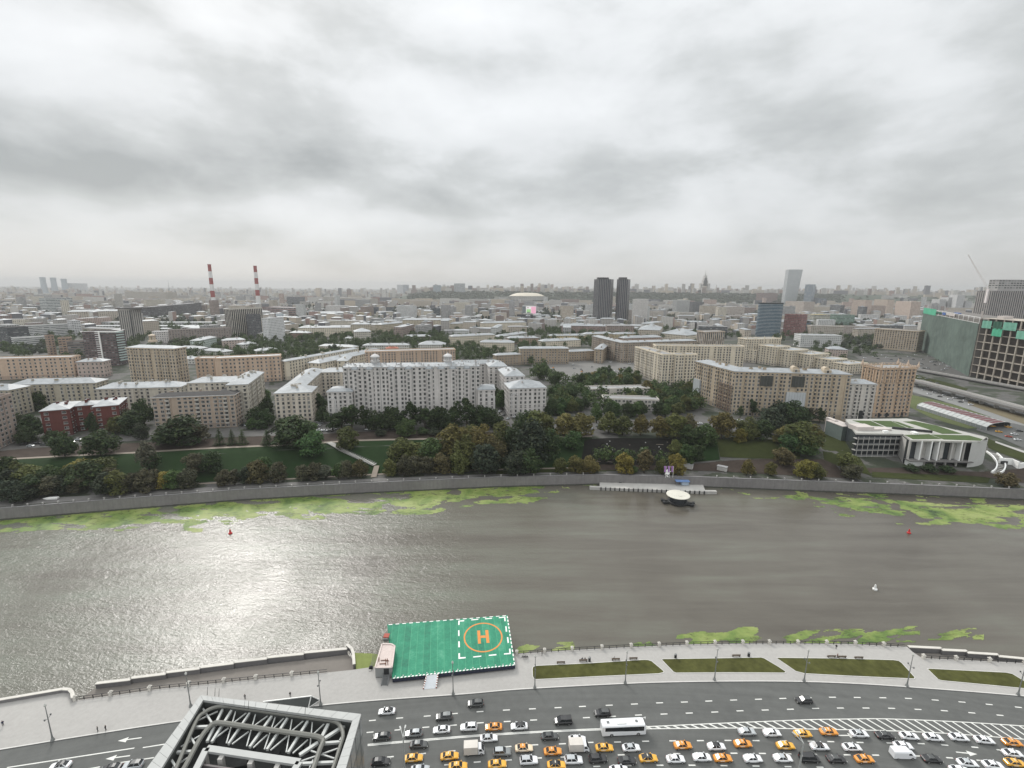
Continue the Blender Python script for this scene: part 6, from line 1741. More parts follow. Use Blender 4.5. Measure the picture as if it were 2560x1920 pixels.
 for pw, lab in ((wl, 0), (wr, 1)):  # pediments with pilasters on the wings
  gb = MB(); c = (pw[0] + pw[1]) / 2; off = d * (-6 if lab == 0 else 4)
  q = c + off - n * .3
  gb.mesh([(q.x - d.x * 3.2, q.y - d.y * 3.2, zw - 6), (q.x + d.x * 3.2, q.y + d.y * 3.2, zw - 6), (q.x, q.y, zw - 4.2)] + [(q.x - d.x * 3.2 + n.x, q.y - d.y * 3.2 + n.y, zw - 6), (q.x + d.x * 3.2 + n.x, q.y + d.y * 3.2 + n.y, zw - 6), (q.x + n.x, q.y + n.y, zw - 4.2)], [(0, 1, 2), (0, 2, 5, 3), (1, 4, 5, 2), (0, 3, 4, 1)])
  for s in (-2.6, 2.6): gb.box((q.x + d.x * s, q.y + d.y * s, (zb + 8 + zw - 6) / 2), (.8, .7, zw - 14 - zb))
  ob = gb.build('pediment', M_PLASTER, t, tuple(o)); ob.color = (.5, .49, .48, 1)
 # 7 white corner block right of it, with its rear wings
 zb = zg(1280, 1044); zt = ztop(1280, 1044, 972, 1274)
 A, B = P(1274, 972, zt).to_2d(), P(1365, 969, zt).to_2d()
 d = (B - A).normalized(); n = Vector((-d.y, d.x))
 f1 = [A, B, B + d * 3 + n * 4, B + d * 3 + n * 22, A + n * 22]
 f1 = [A, B, B + n * 24, A + n * 24]
 zt2 = PY(1345, 985 - 4, A.y + 34).z
 f2 = [A + d * .5 + n * 24.02, A + d * 18 + n * 24.02, A + d * 18 + n * 62, A + d * .5 + n * 62]
 q = P(1293, 917, 55).to_2d()
 f3 = [A + d * -8 + n * 62.5, A + d * 9 + n * 62.5, A + d * 9 + n * 84, A - d * 8 + n * 84]
 zt3 = PY(1265, 917, (A + n * 62).y).z
 f4 = [A - d * 46 + n * 84.5, A + d * 8.5 + n * 84.5, A + d * 8.5 + n * 98, A - d * 46 + n * 98]
 zt4 = PY(1210, 909, (A + n * 84).y).z
 t = block('apartment_block', 'white corner block with pediment and pale hipped roof right of the gap', 'building', [(f1, zb, zt), (f2, 10, zt + 6), (f3, 10, zt3), (f4, 10, zt4)], WHITE, 'hip', bay=3.5, courses=(.14, .36, .86), chim=14)
 gb = MB(); q = A + d * 4 - n * .4; o = t.location
 gb.mesh([(q.x - d.x * 3, q.y - d.y * 3, zt - 5), (q.x + d.x * 3, q.y + d.y * 3, zt - 5), (q.x, q.y, zt - 3.4)] + [(q.x - d.x * 3 + n.x, q.y - d.y * 3 + n.y, zt - 5), (q.x + d.x * 3 + n.x, q.y + d.y * 3 + n.y, zt - 5), (q.x + n.x, q.y + n.y, zt - 3.4)], [(0, 1, 2), (0, 2, 5, 3), (1, 4, 5, 2), (0, 3, 4, 1)])
 for s in (-2.5, 2.5): gb.box((q.x + d.x * s, q.y + d.y * s, (zb + 5 + zt - 5) / 2), (.8, .7, zt - 10 - zb))
 gb.build('pediment', M_PLASTER, t, tuple(o)).color = (.5, .49, .48, 1)
 # 8 low white school in the trees
 zb = 10; zt = ztop(1503, 996, 974, 1473)
 fp = rect((1473, 974), (1625, 971), 26, zt); 
 d = (fp[1] - fp[0]).normalized(); n = Vector((-d.y, d.x))
 fp = [fp[0], fp[1], fp[1] + n * 15, fp[0] + n * 15]
 t = block('kindergarten', 'low white three-storey school with grey flat roof among trees', 'school', [(fp, zb, zt)], (.50, .46, .42), 'flat', M_ROOFG, bay=3.4, style='double', corn=0, fl=3.4, cap=100)
 for u in (.38, .70):
  p = fp[0].lerp(fp[1], u); gb = MB(); gb.box((p.x - n.x * .5, p.y - n.y * .5, (zb + zt) / 2 + .6), (7, 1.6, zt - zb + 1.2), rz=math.atan2(d.y, d.x)); gb.build('stair_bay', M_PLASTER, t, tuple(t.location)).color = (.50, .46, .42, 1)
 zt = ztop(1507, 1023, 996, 1507)
 fp = rect((1508, 997), (1648, 1001), 14, zt)
 block('kindergarten', 'lower front wing of the white school half hidden by trees', 'school', [(fp, 9.5, zt)], (.48, .45, .41), 'flat', M_ROOFG, bay=3.2, style='double', corn=0, fl=3.4)
 # 9 cream block with tall left face
 zb = zg(1696, 963); zt = ztop(1696, 963, 887, 1690)
 a, b = P(1588, 867, zt).to_2d(), P(1657, 887, zt).to_2d()
 c = P(1743, 886, zt).to_2d()
 d = (b - a).normalized(); n = Vector((-d.y, d.x))
 f1 = [a, b, b + n * 15, a + n * 15]
 e = (c - b); L = e.dot(n)
 f2 = [b + n * 15.02 - d * 13, b + n * 15.02 + d * 1.5, b + n * max(40, L) + d * 1.5, b + n * max(40, L) - d * 13]
 block('apartment_block', 'cream L-shaped block with grey flat roof behind the white school', 'building', [(f1, zb, zt), (f2, zb, zt - .2)], CREAM, 'flat', M_ROOFG, bay=3.4, courses=(.42,), chim=12, balc=6)
 zt = ztop(1745, 938, 863, 1745)
 fp = rect((1640, 864), (1862, 867), 15, zt)
 block('apartment_block', 'cream balconied block behind the cream L-shaped block', 'building', [(fp, 10, zt)], CREAM, 'flat', M_ROOFG, bay=3.8, chim=10, balc=3)
 # 10 large tan block with scaffolds
 zb = zg(1837, 1034); zt = ztop(1837, 1034, 929, 1839)
 a, b, c = P(1739, 903, zt).to_2d(), P(1839, 929, zt).to_2d(), P(2129, 937, zt).to_2d()
 d = (b - a).normalized(); n = Vector((-d.y, d.x))
 d2 = (c - b).normalized(); n2 = Vector((-d2.y, d2.x))
 f1 = [a, b, b + n * 17, a + n * 17]
 f2 = [b + d2 * .05 + n2 * .02, c, c + n2 * 17, b + d2 * .05 + n2 * 17]
 tan = (.39, .32, .235)
 t = block('apartment_block', 'long tan-brown ten-storey block with white roof and scaffolds', 'building', [(f2, zb - 2, zt), (f1, zb, zt - .15)], tan, 'hip', bay=3.5, courses=(.5, .14), chim=18, balc=4, roofh=2.6)
 o = tuple(t.location)
 for u in (.53, .80):
  gb = MB(); p = b.lerp(c, u) + n2 * 3; gb.box((p.x, p.y, zt + 1.6), (6, 5, 3.4), rz=math.atan2(d2.y, d2.x)); gb.tube((p.x, p.y - .2, zt + 3.3), (p.x + n2.x * 5, p.y + n2.y * 5, zt + 3.3), 2.4, n=14); gb.build('roof_dormer', M_PLASTER, t, o).color = (.40, .34, .26, 1)
  w = bpy.data.objects.new('window', win_mesh('arch')[0]); link(w, t); q = p - n2 * 2.55; w.location = (q.x - o[0], q.y - o[1], zt + .9 - o[2]); w.rotation_euler = (0, 0, math.atan2(-n2.y, -n2.x) - math.pi / 2)
 sheet = mat('pale_scaffold_sheet', (.40, .42, .43), .7, var=.12, scale=.9); net = mat('dark_net', (.055, .058, .052), .9, var=.4, scale=.8); wood = mat('scaffold_wood', (.16, .10, .07), .9)
 def wrap(p0, p1, nn, z0, z1, m, lab, nm='scaffold_sheet', cat='scaffold'):
  s = (p1 - p0); th = 1.3
  r = thing(nm, lab, cat, (p0.x, p0.y, zb)); oo = tuple(r.location)
  g_ = MB(); k_ = max(3, int(s.length / 2))
  for j in range(k_):
   u0, u1 = j / k_, (j + 1) / k_
   q0, q1 = p0.lerp(p1, u0) - nn * (th + .15 * (j % 2)), p0.lerp(p1, u1) - nn * (th + .15 * ((j + 1) % 2))
   g_.face([(q0.x, q0.y, z0), (q1.x, q1.y, z0), (q1.x, q1.y, z1), (q0.x, q0.y, z1)])
  for q in (p0, p1): g_.face([(q.x - nn.x * th, q.y - nn.y * th, z0), (q.x, q.y, z0), (q.x, q.y, z1), (q.x - nn.x * th, q.y - nn.y * th, z1)])
  g_.face([(p0.x - nn.x * th, p0.y - nn.y * th, z1), (p1.x - nn.x * th, p1.y - nn.y * th, z1), (p1.x, p1.y, z1), (p0.x, p0.y, z1)])
  g_.build('cover', m, r, oo)
  f_ = MB()
  for j in range(k_ + 1):
   q = p0.lerp(p1, j / k_) - nn * (th + .28); f_.tube((q.x, q.y, z0), (q.x, q.y, z1 + .6), .06, n=4)
  f_.build('frame', M_GREYM, r, oo)
 wrap(b.lerp(c, .462), b.lerp(c, .63), n2, zb - 2, zb + (zt - zb) * .56, sheet, 'pale sheeted scaffold hanging on the tan block facade')
 wrap(b.lerp(c, .225), b.lerp(c, .33), n2, zt - 12.0, zt - 3.0, net, 'dark netted scaffold under the eaves of the tan block, left')
 wrap(b.lerp(c, .50), b.lerp(c, .605), n2, zt - 12.0, zt - 2.5, net, 'dark netted scaffold under the eaves above the pale sheeting')
 wrap(a.lerp(b, .02), a.lerp(b, .2), n, zb, zb + (zt - zb) * .55, sheet, 'pale scaffold sheet at the street corner of the tan block')
 p0, p1 = a.lerp(b, .66), a.lerp(b, .97)
 r = thing('scaffold', 'open brown timber scaffold on the narrow face of the tan block', 'scaffold', (p0.x, p0.y, zb)); g_ = MB()
 for j in range(11):
  z = zb + 2 + j * 2.3
  q0, q1 = p0 - n * .8, p1 - n * .8
  g_.bar((q0.x, q0.y, z), (q1.x, q1.y, z), 1.2, .18)
 g_.build('platform', wood, r, tuple(r.location)); g_ = MB()
 for j in range(9):
  q = p0.lerp(p1, j / 8) - n * 1.45; g_.tube((q.x, q.y, zb), (q.x, q.y, zb + 26.5), .07, n=4)
 g_.build('frame', M_GREYM, r, tuple(r.location))
 # 11 white link with the archway
 zl = PY(2150, 959, c.y + 3).z; zb2 = zb - 2
 f = [c + d2 * .1 + n2 * 2.5, c + d2 * 20 + n2 * 2.5, c + d2 * 20 + n2 * 16, c + d2 * .1 + n2 * 16]
 q = P(2188, 960, zl).to_2d(); Lk = (q - c).dot(d2); f[1] = c + d2 * Lk + n2 * 2.5; f[2] = c + d2 * Lk + n2 * 16
 t = block('apartment_block', 'white seven-storey link with tall archway beside the orange tower', 'building', [(f, zb2, zl)], (.48, .45, .41), 'hip', bay=3.6, courses=(.5, .8), chim=2, balc=3)
 gb = MB(); m_ = (f[0] + f[1]) / 2 + d2 * 2; 
 pts = [(-2.6, 0), (2.6, 0), (2.6, 6)] + [(2.6 * math.cos(k * .314), 6 + 2.6 * math.sin(k * .314)) for k in range(1, 10)] + [(-2.6, 6)]
 gb.mesh([(m_.x + d2.x * x - n2.x * .12, m_.y + d2.y * x - n2.y * .12, zb2 + z) for x, z in pts], [tuple(range(len(pts)))]); gb.build('archway', M_BLACK, t, tuple(t.location))
 # 12 orange tower
 zb = zg(2181, 1044); zt = ztop(2181, 1044, 922, 2203)
 fp = rect((2203, 922), (2292, 920.5), 1, zt); d = (fp[1] - fp[0]).normalized(); n = Vector((-d.y, d.x))
 ap = P(2166, 913.5, zt).to_2d(); dep = max(18, min(26, (ap - fp[0]).dot(n)))
 f = [fp[0], fp[1], fp[1] + n * dep, fp[0] + n * dep]
 orange = (.40, .30, .215)
 t = block('tower_block', 'orange-tan corner tower with colonnaded top and roof obelisks', 'tower', [(f, zb, zt)], orange, 'flat', M_ROOFW, bay=4.0, courses=(.45, .73, .1), balc=3, corn=.9)
 o = tuple(t.location); gb = MB()
 for s0, s1 in ((f[0], f[1]), (f[3], f[0])):
  k_ = 8 if s0 is f[0] else 6
  dd = (s1 - s0).normalized(); nn = Vector((dd.y, -dd.x))
  for k in range(k_ + 1):
   q = s0.lerp(s1, (k + .25) / (k_ + .5)) + nn * .35; gb.box((q.x, q.y, zt - 7.2), (.9, .8, 11), rz=math.atan2(dd.y, dd.x))
 gb.build('pilaster', M_PLASTER, t, o).color = (.47, .35, .25, 1)
 gb = MB(); e = grow(f, .6)
 for k in range(4):
  a_, b_ = e[k], e[(k + 1) % 4]
  gb.bar((a_.x, a_.y, zt + 1.9), (b_.x, b_.y, zt + 1.9), .35); m_ = 8
  for j in range(m_): q = a_.lerp(b_, j / m_); gb.box((q.x, q.y, zt + 1.2), (.7, .7, 1.4))
 gb.build('balustrade', M_PLASTER, t, o).color = (.46, .36, .28, 1)
 for q in [e[0], e[1], e[2], e[3], e[0].lerp(e[1], .5), e[1].lerp(e[2], .5)]:
  gb = MB(); gb.box((q.x, q.y, zt + 2), (1.4, 1.4, 2.6)); gb.box((q.x, q.y, zt + 4.6), (.9, .9, 2.8), taper=.3); gb.build('obelisk', M_PLASTER, t, o).color = (.46, .36, .28, 1)
 for k in range(4):
  q = f[0].lerp(f[1], (k + .7) / 4.6); gb = MB(); gb.box((q.x - n.x * .1, q.y - n.y * .1, zb + 2.4), (2.3, .25, 4.8), rz=math.atan2(d.y, d.x)); gb.build('doorway', M_BLACK, t, o)
near_row()
def mid(name, label, A, B, C, by, col, roof='hip', rm=None, fmat=None, fl=3.4, bay=3.6, corn=.35, cat='building', group=None, zt=None, zb=None, chim=0, real=False, ty=None, **kw):
 """a block further off: front eaves from pixel A to pixel B, depth in metres or a rear pixel, foot of the wall at pixel row by"""
 mx = (A[0] + B[0]) / 2; my = (A[1] + B[1]) / 2
 if zt is None: zt = ztop(mx, by, my)
 fp = rect(A, B, C, zt)
 c = (fp[0] + fp[1]) / 2
 z0 = hz(c.x, c.y) if zb is None else zb
 return block(name, label, cat, [(fp, z0, zt)], col, roof, rm, fl, bay, real=real, fmat=fmat, corn=corn, group=group, chim=chim, **kw)
def mid_city():
 # ---- second row, left
 mid('apartment_block', 'long peach block with square windows at the left frame edge', (-40, 899), (181, 893), 16, 947, PEACH, 'flat', M_ROOFW, real=True, bay=4.6, fl=4.2, corn=.4)
 mid('apartment_block', 'pinkish end block with white hipped roof beside the peach block', (190, 905.5), (257, 904), 15, 944, PINK, 'hip', real=True, bay=4.2, fl=4.2, chim=3, courses=(.45,))
 t1 = mid('tower_block', 'ornate beige tower block with belvedere on its roof', (316, 869), (434, 872), 16, 968, (.42, .35, .265), 'hip', real=True, bay=3.4, fl=3.5, courses=(.25, .46, .68, .88), corn=1.0, balc=3, roofh=2.2)
 o = t1.location; zt = ztop(376, 968, 870)
 q = P(376, 858, zt).to_2d(); g = MB(); g.lathe([(4.5, 0), (4.5, 2.0), (3.6, 2.2)], (q.x, q.y + 4, zt + 1), 8)
 for k in range(8): a = k * .785; g.tube((q.x + 2.8 * math.cos(a), q.y + 4 + 2.8 * math.sin(a), zt + 3), (q.x + 2.8 * math.cos(a), q.y + 4 + 2.8 * math.sin(a), zt + 8), .35)
 g.lathe([(3.6, 8), (3.6, 8.8), (.2, 10.4)], (q.x, q.y + 4, zt), 10); g.build('belvedere', M_PLASTER, t1, tuple(o)).color = (.45, .38, .3, 1)
 mid('apartment_block', 'lower left part of the peach block with balconies', (487, 896.5), (534, 896), 15, 958, PEACH, 'flat', M_ROOFW, real=True, bay=4.0, fl=4.0, corn=.5, courses=(.35,), cap=40)
 mid('apartment_block', 'peach block with arched top windows facing the lane', (535, 897), (700, 890), 17, 957, PEACH, 'flat', M_ROOFW, real=True, bay=4.2, fl=4.0, corn=.6, courses=(.35,), balc=5)
 mid('apartment_block', 'long white-roofed range running back along the leafy lane', (701, 903), (714, 904), 130, 950, CREAM, 'hip', chim=8, real=True, bay=4.5, fl=3.8, cap=60)
 mid('apartment_block', 'first white-roofed range running back across the lane', (769, 907), (799, 909), 135, 942, CREAM, 'hip', chim=8, zb=10, real=True, bay=4.5, fl=3.8, cap=60)
 mid('apartment_block', 'second white-roofed range running back beside tall poplars', (842, 903), (869, 902.5), 100, 935, CREAM, 'hip', chim=6, zb=10, real=True, bay=4.5, fl=3.8, cap=50)
 mid('apartment_block', 'cream cross range with white roof linking two receding ranges', (797, 865), (885, 868.5), 14, 884, CREAM, 'hip', bay=4, chim=3)
 mid('apartment_block', 'long peach block showing above the long white block', (913, 880), (1138, 874), 16, 925, PEACH, 'flat', M_ROOFW, bay=3.8, real=True, corn=.7, courses=(.7,))
 # ---- modern towers left
 t = mid('tower_block', 'dark modern tower with a white ladder-like frame', (205, 831), (286, 830), 26, 915, (.10, .075, .075), 'flat', M_ROOFD, M_FACE2, bay=3.2, fl=3.3, corn=.3)
 o = tuple(t.location); zt = ztop(245, 915, 830.5); y = P(245, 830.5, zt).y - .5
 g = MB()
 xs = [PY(233, 860, y).x, PY(252, 860, y).x]
 for x in xs: g.box((x, y - .3, (zt + 11) / 2), (1.6, 1.0, zt - 9))
 for k in range(15): g.box(((xs[0] + xs[1]) / 2, y - .2, 14 + k * (zt - 14) / 14.5), (xs[1] - xs[0], .8, .7))
 g.build('ladder_frame', M_WHITE, t, o)
 g = MB(); a, b = PY(203, 829, y), PY(287, 829, y); g.bar((a.x - 1, y, zt + .6), (b.x + 1, y, zt + .6), 1.2, 1.2); a2 = PY(306, 823, y + 30); g.bar((b.x, y, zt + .6), (a2.x + 2, y + 30, zt + .6), 1.2, 1.2); g.build('roof_rim', M_WHITE, t, o)
 g = MB()
 for k in range(12): q = PY(290, 840, y); g.box((b.x + .6, y + 7, 18 + k * 3.4), (2.2, 11, 1.3))
 g.build('balcony_stack', mat('pale_green_panel', (.33, .40, .38)), t, o)
 t = mid('tower_block', 'greyish tower with dark glazed stripe and overhanging flat crown', (294, 775), (352, 774), 18, 850, (.33, .31, .285), 'flat', M_ROOFD, M_FACE4, bay=3.2, fl=3.4, corn=.6)
 o = tuple(t.location); zt = ztop(324, 850, 774); y = P(324, 774, zt).y
 g = MB(); a, b = PY(307, 800, y), PY(329, 800, y); g.box(((a.x + b.x) / 2, y - .2, (zt + 10) / 2), (b.x - a.x, .7, zt - 12)); g.build('glazed_bay', M_GLASSD, t, o)
 g = MB(); a, b = PY(290, 770, y), PY(358, 770, y); g.box(((a.x + b.x) / 2, y + 10, zt + 2.5), (b.x - a.x, 24, 1.4)); g.build('crown_slab', M_ROOFD, t, o)
 mid('tower_block', 'plain brown tower block without crown, left of the dark tower', (117, 840), (134, 839), 12, 893, (.26, .19, .145), 'flat', M_ROOFD, bay=5, fl=3.5)
 mid('tower_block', 'brown tower block with dark loggias next to the plain brown one', (144, 846), (172, 845), 16, 893, (.28, .205, .155), 'flat', M_ROOFD, M_FACE2, bay=4, fl=3.4)
 mid('apartment_block', 'dark terraced block below the modern towers', (167, 855), (206, 854), 18, 895, (.17, .14, .125), 'flat', M_ROOFD, M_FACE3)
 mid('office_block', 'long white office block with ribbon windows at the left', (66, 815), (178, 810), 18, 842, (.5, .5, .49), 'flat', M_ROOFG, M_FACE3, fl=3.6)
 mid('office_block', 'white stair end block joined to the ribbon-window office', (178, 803), (200, 802), 20, 840, (.5, .5, .5), 'flat', M_ROOFG, M_FACE2)
 mid('office_block', 'lower white ribbon-window office before the long one', (37, 846), (118, 841), 20, 866, (.46, .46, .45), 'flat', M_ROOFG, M_FACE3)
 mid('office_block', 'brick block with blank wall at the left frame edge', (-20, 822), (16, 821), 30, 860, (.24, .16, .13), 'flat', M_ROOFD)
 mid('office_block', 'dark glass office between brick walls at the left', (17, 820), (70, 817), 30, 862, (.06, .06, .065), 'flat', M_ROOFD, M_FACE3)
 mid('office_block', 'black and white patterned block behind the dark glass office', (18, 801), (62, 801), 25, 820, (.10, .10, .10), 'flat', M_ROOFG)
 mid('office_block', 'pale cubic office far left with wide glass rows', (114, 746), (180, 745), 40, 780, (.44, .46, .45), 'flat', M_ROOFG, M_FACE3, fl=6)
 mid('apartment_block', 'long beige range behind dark poplars at the left', (168, 780), (376, 776), 22, 801, (.40, .35, .29), 'hip', bay=5, fl=4)
 mid('apartment_block', 'small white block behind the ornate beige tower', (380, 830), (419, 829), 20, 858, WHITE, 'flat', M_ROOFW)
 mid('apartment_block', 'long grey-brown block with white balconies in the middle left', (421, 826), (577, 820), 16, 856, (.23, .195, .175), 'flat', M_ROOFG, M_FACE5, bay=4.4)
 for n, (A, B, by, c) in enumerate((((443, 870), (501, 872), 884, PALE), ((498, 852), (541, 843), 868, (.43, .49, .45)), ((557, 852), (613, 849), 876, PINK), ((506, 876), (561, 880), 893, PALE), ((447, 898), (486, 898), 910, PALE), ((608, 862), (640, 858), 876, PALE), ((640, 878), (697, 874), 890, (.36, .34, .32)))):
  mid('apartment_block', ['pale low block with white roof above the peach block', 'pale green low block in the tree courtyard', 'pinkish white-roofed block near the striped dark tower', 'pale long block with broken white roof among trees', 'small pale block between tower and peach block', 'small pale block left of the white tower', 'flat grey low block among the green trees'][n], A, B, 15, by, c, 'hip', chim=3, bay=4)
 for k, (y, x0, x1) in enumerate(((815, 203, 576), (806, 250, 576), (822, 245, 420))):
  mid('depot_shed', ['longest pale depot shed with ribbon roof, left half', 'upper depot shed behind the longest one', 'lower depot shed before the longest one'][k], (x0, y), (x1, y), 16, y + 8, (.34, .34, .33), 'hip', roofh=1.2, fl=5, bay=7)
 mid('office_block', 'dark brown glass office behind the depot sheds', (376, 768), (503, 757), 30, 790, (.055, .045, .05), 'flat', M_ROOFG, M_FACE3, fl=4)
 mid('apartment_block', 'twin-stepped beige towers far left', (241, 753), (281, 753), 25, 775, (.38, .35, .31), 'flat', M_ROOFG)
 mid('tower_block', 'narrow pale tower beyond the grey overhanging tower', (284, 735), (303, 735), 25, 776, (.36, .34, .31), 'flat', M_ROOFG)
 mid('apartment_block', 'massive beige block on the left horizon', (311, 729), (414, 731), 60, 758, (.38, .345, .30), 'flat', M_ROOFG, bay=6, fl=5)
 mid('office_block', 'blue-grey slab near the three cooling towers', (177, 708), (218, 709), 40, 729, (.25, .27, .29), 'flat', M_ROOFG)
 # ---- striped towers centre left
 t = mid('tower_block', 'black and cream striped tower, left of the white tower', (577, 773), (655, 770), 22, 843, (.46, .43, .38), 'flat', M_ROOFD, facade_mat('facade_strips', (.22, .86), (-.1, 1.1), glass=(.018, .018, .02), rv=.12), bay=4.2, fl=3.4)
 mid('tower_block', 'dark stepped annex of the striped tower', (630, 787), (650, 786), 20, 845, (.10, .10, .105), 'flat', M_ROOFD, M_FACE2)
 t = mid('tower_block', 'tall white tower block with a small roof house', (669, 797), (709, 794), 14, 855, (.56, .56, .56), 'flat', M_ROOFG, M_FACE5, bay=3.4, fl=3.2, corn=.0)
 o = tuple(t.location); q = P(696, 791, ztop(689, 855, 795)); g = MB(); g.box((q.x, q.y + 6, q.z + 2.6), (13, 7, 5)); g.build('roof_house', mat('pale_blue_house', (.40, .44, .47)), t, o)
 mid('industrial_hall', 'long reddish hall with flat roof behind the white tower', (655, 768), (733, 770), 60, 792, (.27, .19, .175), 'flat', M_ROOFG, M_FACE3, fl=6)
 # ---- middle distance, centre left
 rows = [
     ('dark brick block with a bright white roof beside the leafy street', (722, 832), (769, 833), 18, 846, (.20, .13, .10), 'hip', None, None), ('long cream range with flat front beyond the leafy street', (745, 820), (876, 819), 16, 843, CREAM, 'hip', None, None),
     ('taller beige block at the end of the long cream range', (876, 811), (923, 811), 20, 843, (.42, .37, .29), 'hip', None, None), ('stepped white-roofed block before the taller beige block', (886, 830), (927, 829), 30, 858, (.44, .41, .36), 'hip', None, None),
     ('yellowish lower end of the long beige palace-like range', (954, 812), (1005, 807), 18, 833, (.42, .36, .27), 'hip', None, None), ('long beige palace-like range with stacked bays in the distance', (1006, 800), (1131, 800), 18, 828, (.43, .375, .285), 'hip', None, None),
     ('beige block right of the palace-like range', (1131, 810), (1180, 807), 18, 827, (.43, .38, .30), 'hip', None, None), ('white-roofed cream block with dark bays near the black screen', (1205, 808), (1316, 806), 18, 830, CREAM, 'hip', None, None),
     ('cream block with long straight front above the trees', (1130, 842), (1238, 837), 16, 862, CREAM, 'hip', None, None), ('low white-roofed block among poplars, centre', (907, 864), (1022, 863), 14, 876, PALE, 'hip', None, None),
     ('white-roofed block with hipped end behind the long peach block', (1046, 862), (1112, 862), 26, 876, PALE, 'hip', None, None), ('dark brown low block with white roof among trees', (1011, 842), (1076, 841), 16, 853, (.12, .085, .07), 'hip', None, None),
     ('small white-roofed house between the receding ranges', (860, 846), (878, 846), 18, 857, PALE, 'hip', None, None), ('terracotta roofed low house before the peach block', (966, 872), (996, 871), 14, 880, (.4, .3, .25), 'hip', mat('terracotta', (.30, .11, .07), .85), None),
     ('cream block with white roof left of the brown palace', (1200, 856), (1285, 857), 18, 880, CREAM, 'hip', None, None), ('long low white roof before the cream straight block', (1249, 842), (1318, 832), 16, 850, PALE, 'hip', None, None),
     ('brown-walled block with white hipped roof, centre', (1271, 846), (1347, 845), 18, 859, (.30, .22, .16), 'hip', None, None), ('cream block with white hipped roof behind the brown palace', (1356, 854), (1452, 850), 18, 869, CREAM, 'hip', None, None),
     ('pale yellow long block before the black towers', (1374, 840), (1463, 839), 16, 852, (.48, .39, .22), 'hip', None, None), ('white-roofed yellow block right of the long yellow one', (1463, 836), (1533, 834), 18, 848, (.45, .38, .26), 'hip', None, None), ('low ochre block before the cream receding block', (1537, 836), (1595, 834), 16, 847, (.45, .37, .24), 'hip', None, None),
     ('brown-red block with white roof at the foot of the black towers', (1403, 814), (1525, 816), 20, 834, (.25, .18, .155), 'hip', None, None), ('cream corner block receding to the right behind the corner giant', (1595, 824), (1649, 826), 90, 846, (.42, .37, .30), 'hip', None, None),
     ('pale receding range right of the cream corner block', (1650, 833), (1718, 839), 60, 850, CREAM, 'hip', None, None),
     ('dark grey block far centre left', (716, 743), (762, 743), 40, 762, (.14, .14, .15), 'flat', M_ROOFG, M_FACE3), ('long beige office far beyond the white tower', (808, 742), (924, 747), 50, 764, (.38, .35, .31), 'flat', M_ROOFG, None), ('white institutional block far centre', (814, 765), (869, 765), 40, 782, WHITE, 'flat', M_ROOFW, None),
     ('long dark blue shed like a black bar', (914, 769), (983, 769), 40, 784, (.04, .05, .065), 'flat', M_ROOFD, M_FACE3), ('grey long block with white bays near the railway', (785, 784), (866, 783), 30, 800, (.34, .34, .33), 'hip', None, None), ('ochre hall with flat roof near the railway', (868, 783), (928, 782), 40, 793, (.40, .32, .19), 'flat', M_ROOFG, None),
     ('dark glass slab near the white mast towers', (1083, 771), (1100, 771), 20, 792, (.05, .06, .07), 'flat', M_ROOFD, M_FACE3), ('beige tower slab right of the dark glass slab', (1125, 767), (1141, 767), 20, 786, (.40, .37, .33), 'flat', M_ROOFG, None), ('cream long block left of the dark glass slab', (1041, 778), (1083, 778), 25, 792, CREAM, 'hip', None, None),
     ('brick high block far centre', (928, 744), (949, 744), 30, 762, (.24, .15, .13), 'flat', M_ROOFG, None), ('grey glass office before the stadium, with long roof', (1252, 760), (1298, 759), 40, 770, (.12, .18, .24), 'flat', M_ROOFG, M_FACE3), ('long pinkish beige block behind the black screen', (1254, 770), (1305, 769), 30, 785, (.38, .32, .27), 'flat', M_ROOFG, None),
     ('grey slab left of the black screen', (1240, 785), (1254, 784), 25, 800, (.33, .33, .33), 'flat', M_ROOFG, None), ('white tower pair block with masts on the horizon, left one', (992, 712), (1006, 712), 25, 733, (.45, .46, .47), 'flat', M_ROOFG, None), ('grey tower pair block on the horizon, right one', (1007, 712), (1018, 712), 25, 733, (.24, .26, .29), 'flat', M_ROOFG, None),
     ('single blue-grey tower on the hill horizon', (1083, 713), (1096, 713), 25, 730, (.30, .34, .37), 'flat', M_ROOFG, None), ('broad pale double tower on the hill horizon', (1135, 709), (1156, 709), 30, 731, (.36, .37, .38), 'flat', M_ROOFG, None),
     ('grey-beige tower at the foot of the slim white slab', (1567, 776), (1586, 776), 25, 803, (.38, .34, .31), 'flat', M_ROOFG, M_FACE5), ('pale tower block right of the slim white slab', (1634, 779), (1659, 778), 25, 799, (.42, .38, .34), 'flat', M_ROOFG, M_FACE5), ('white tower block with vertical bays', (1692, 751), (1725, 751), 30, 782, (.45, .45, .44), 'flat', M_ROOFG, M_FACE4),
     ('dark grey tower block beside the white one', (1733, 755), (1760, 755), 30, 781, (.16, .16, .165), 'flat', M_ROOFG, M_FACE4), ('broad stepped beige office behind the low blocks', (1776, 762), (1811, 762), 60, 785, (.40, .36, .32), 'flat', M_ROOFG, M_FACE3), ('long beige slab in front of the two towers', (1698, 782), (1756, 782), 30, 797, (.40, .37, .33), 'flat', M_ROOFG, None), ('small beige slab right of the long one', (1754, 783), (1779, 783), 25, 799, (.42, .38, .33), 'flat', M_ROOFG, None),
     ('beige stepped blocks left of the round glass tower', (1813, 768), (1862, 767), 60, 792, (.40, .35, .31), 'flat', M_ROOFG, None), ('grey low station shed with long flat roof', (1731, 812), (1781, 811), 25, 819, (.40, .41, .40), 'flat', M_ROOFW, None), ('brown long slab before the round glass tower', (1820, 790), (1880, 788), 30, 801, (.36, .31, .27), 'flat', M_ROOFG, None),
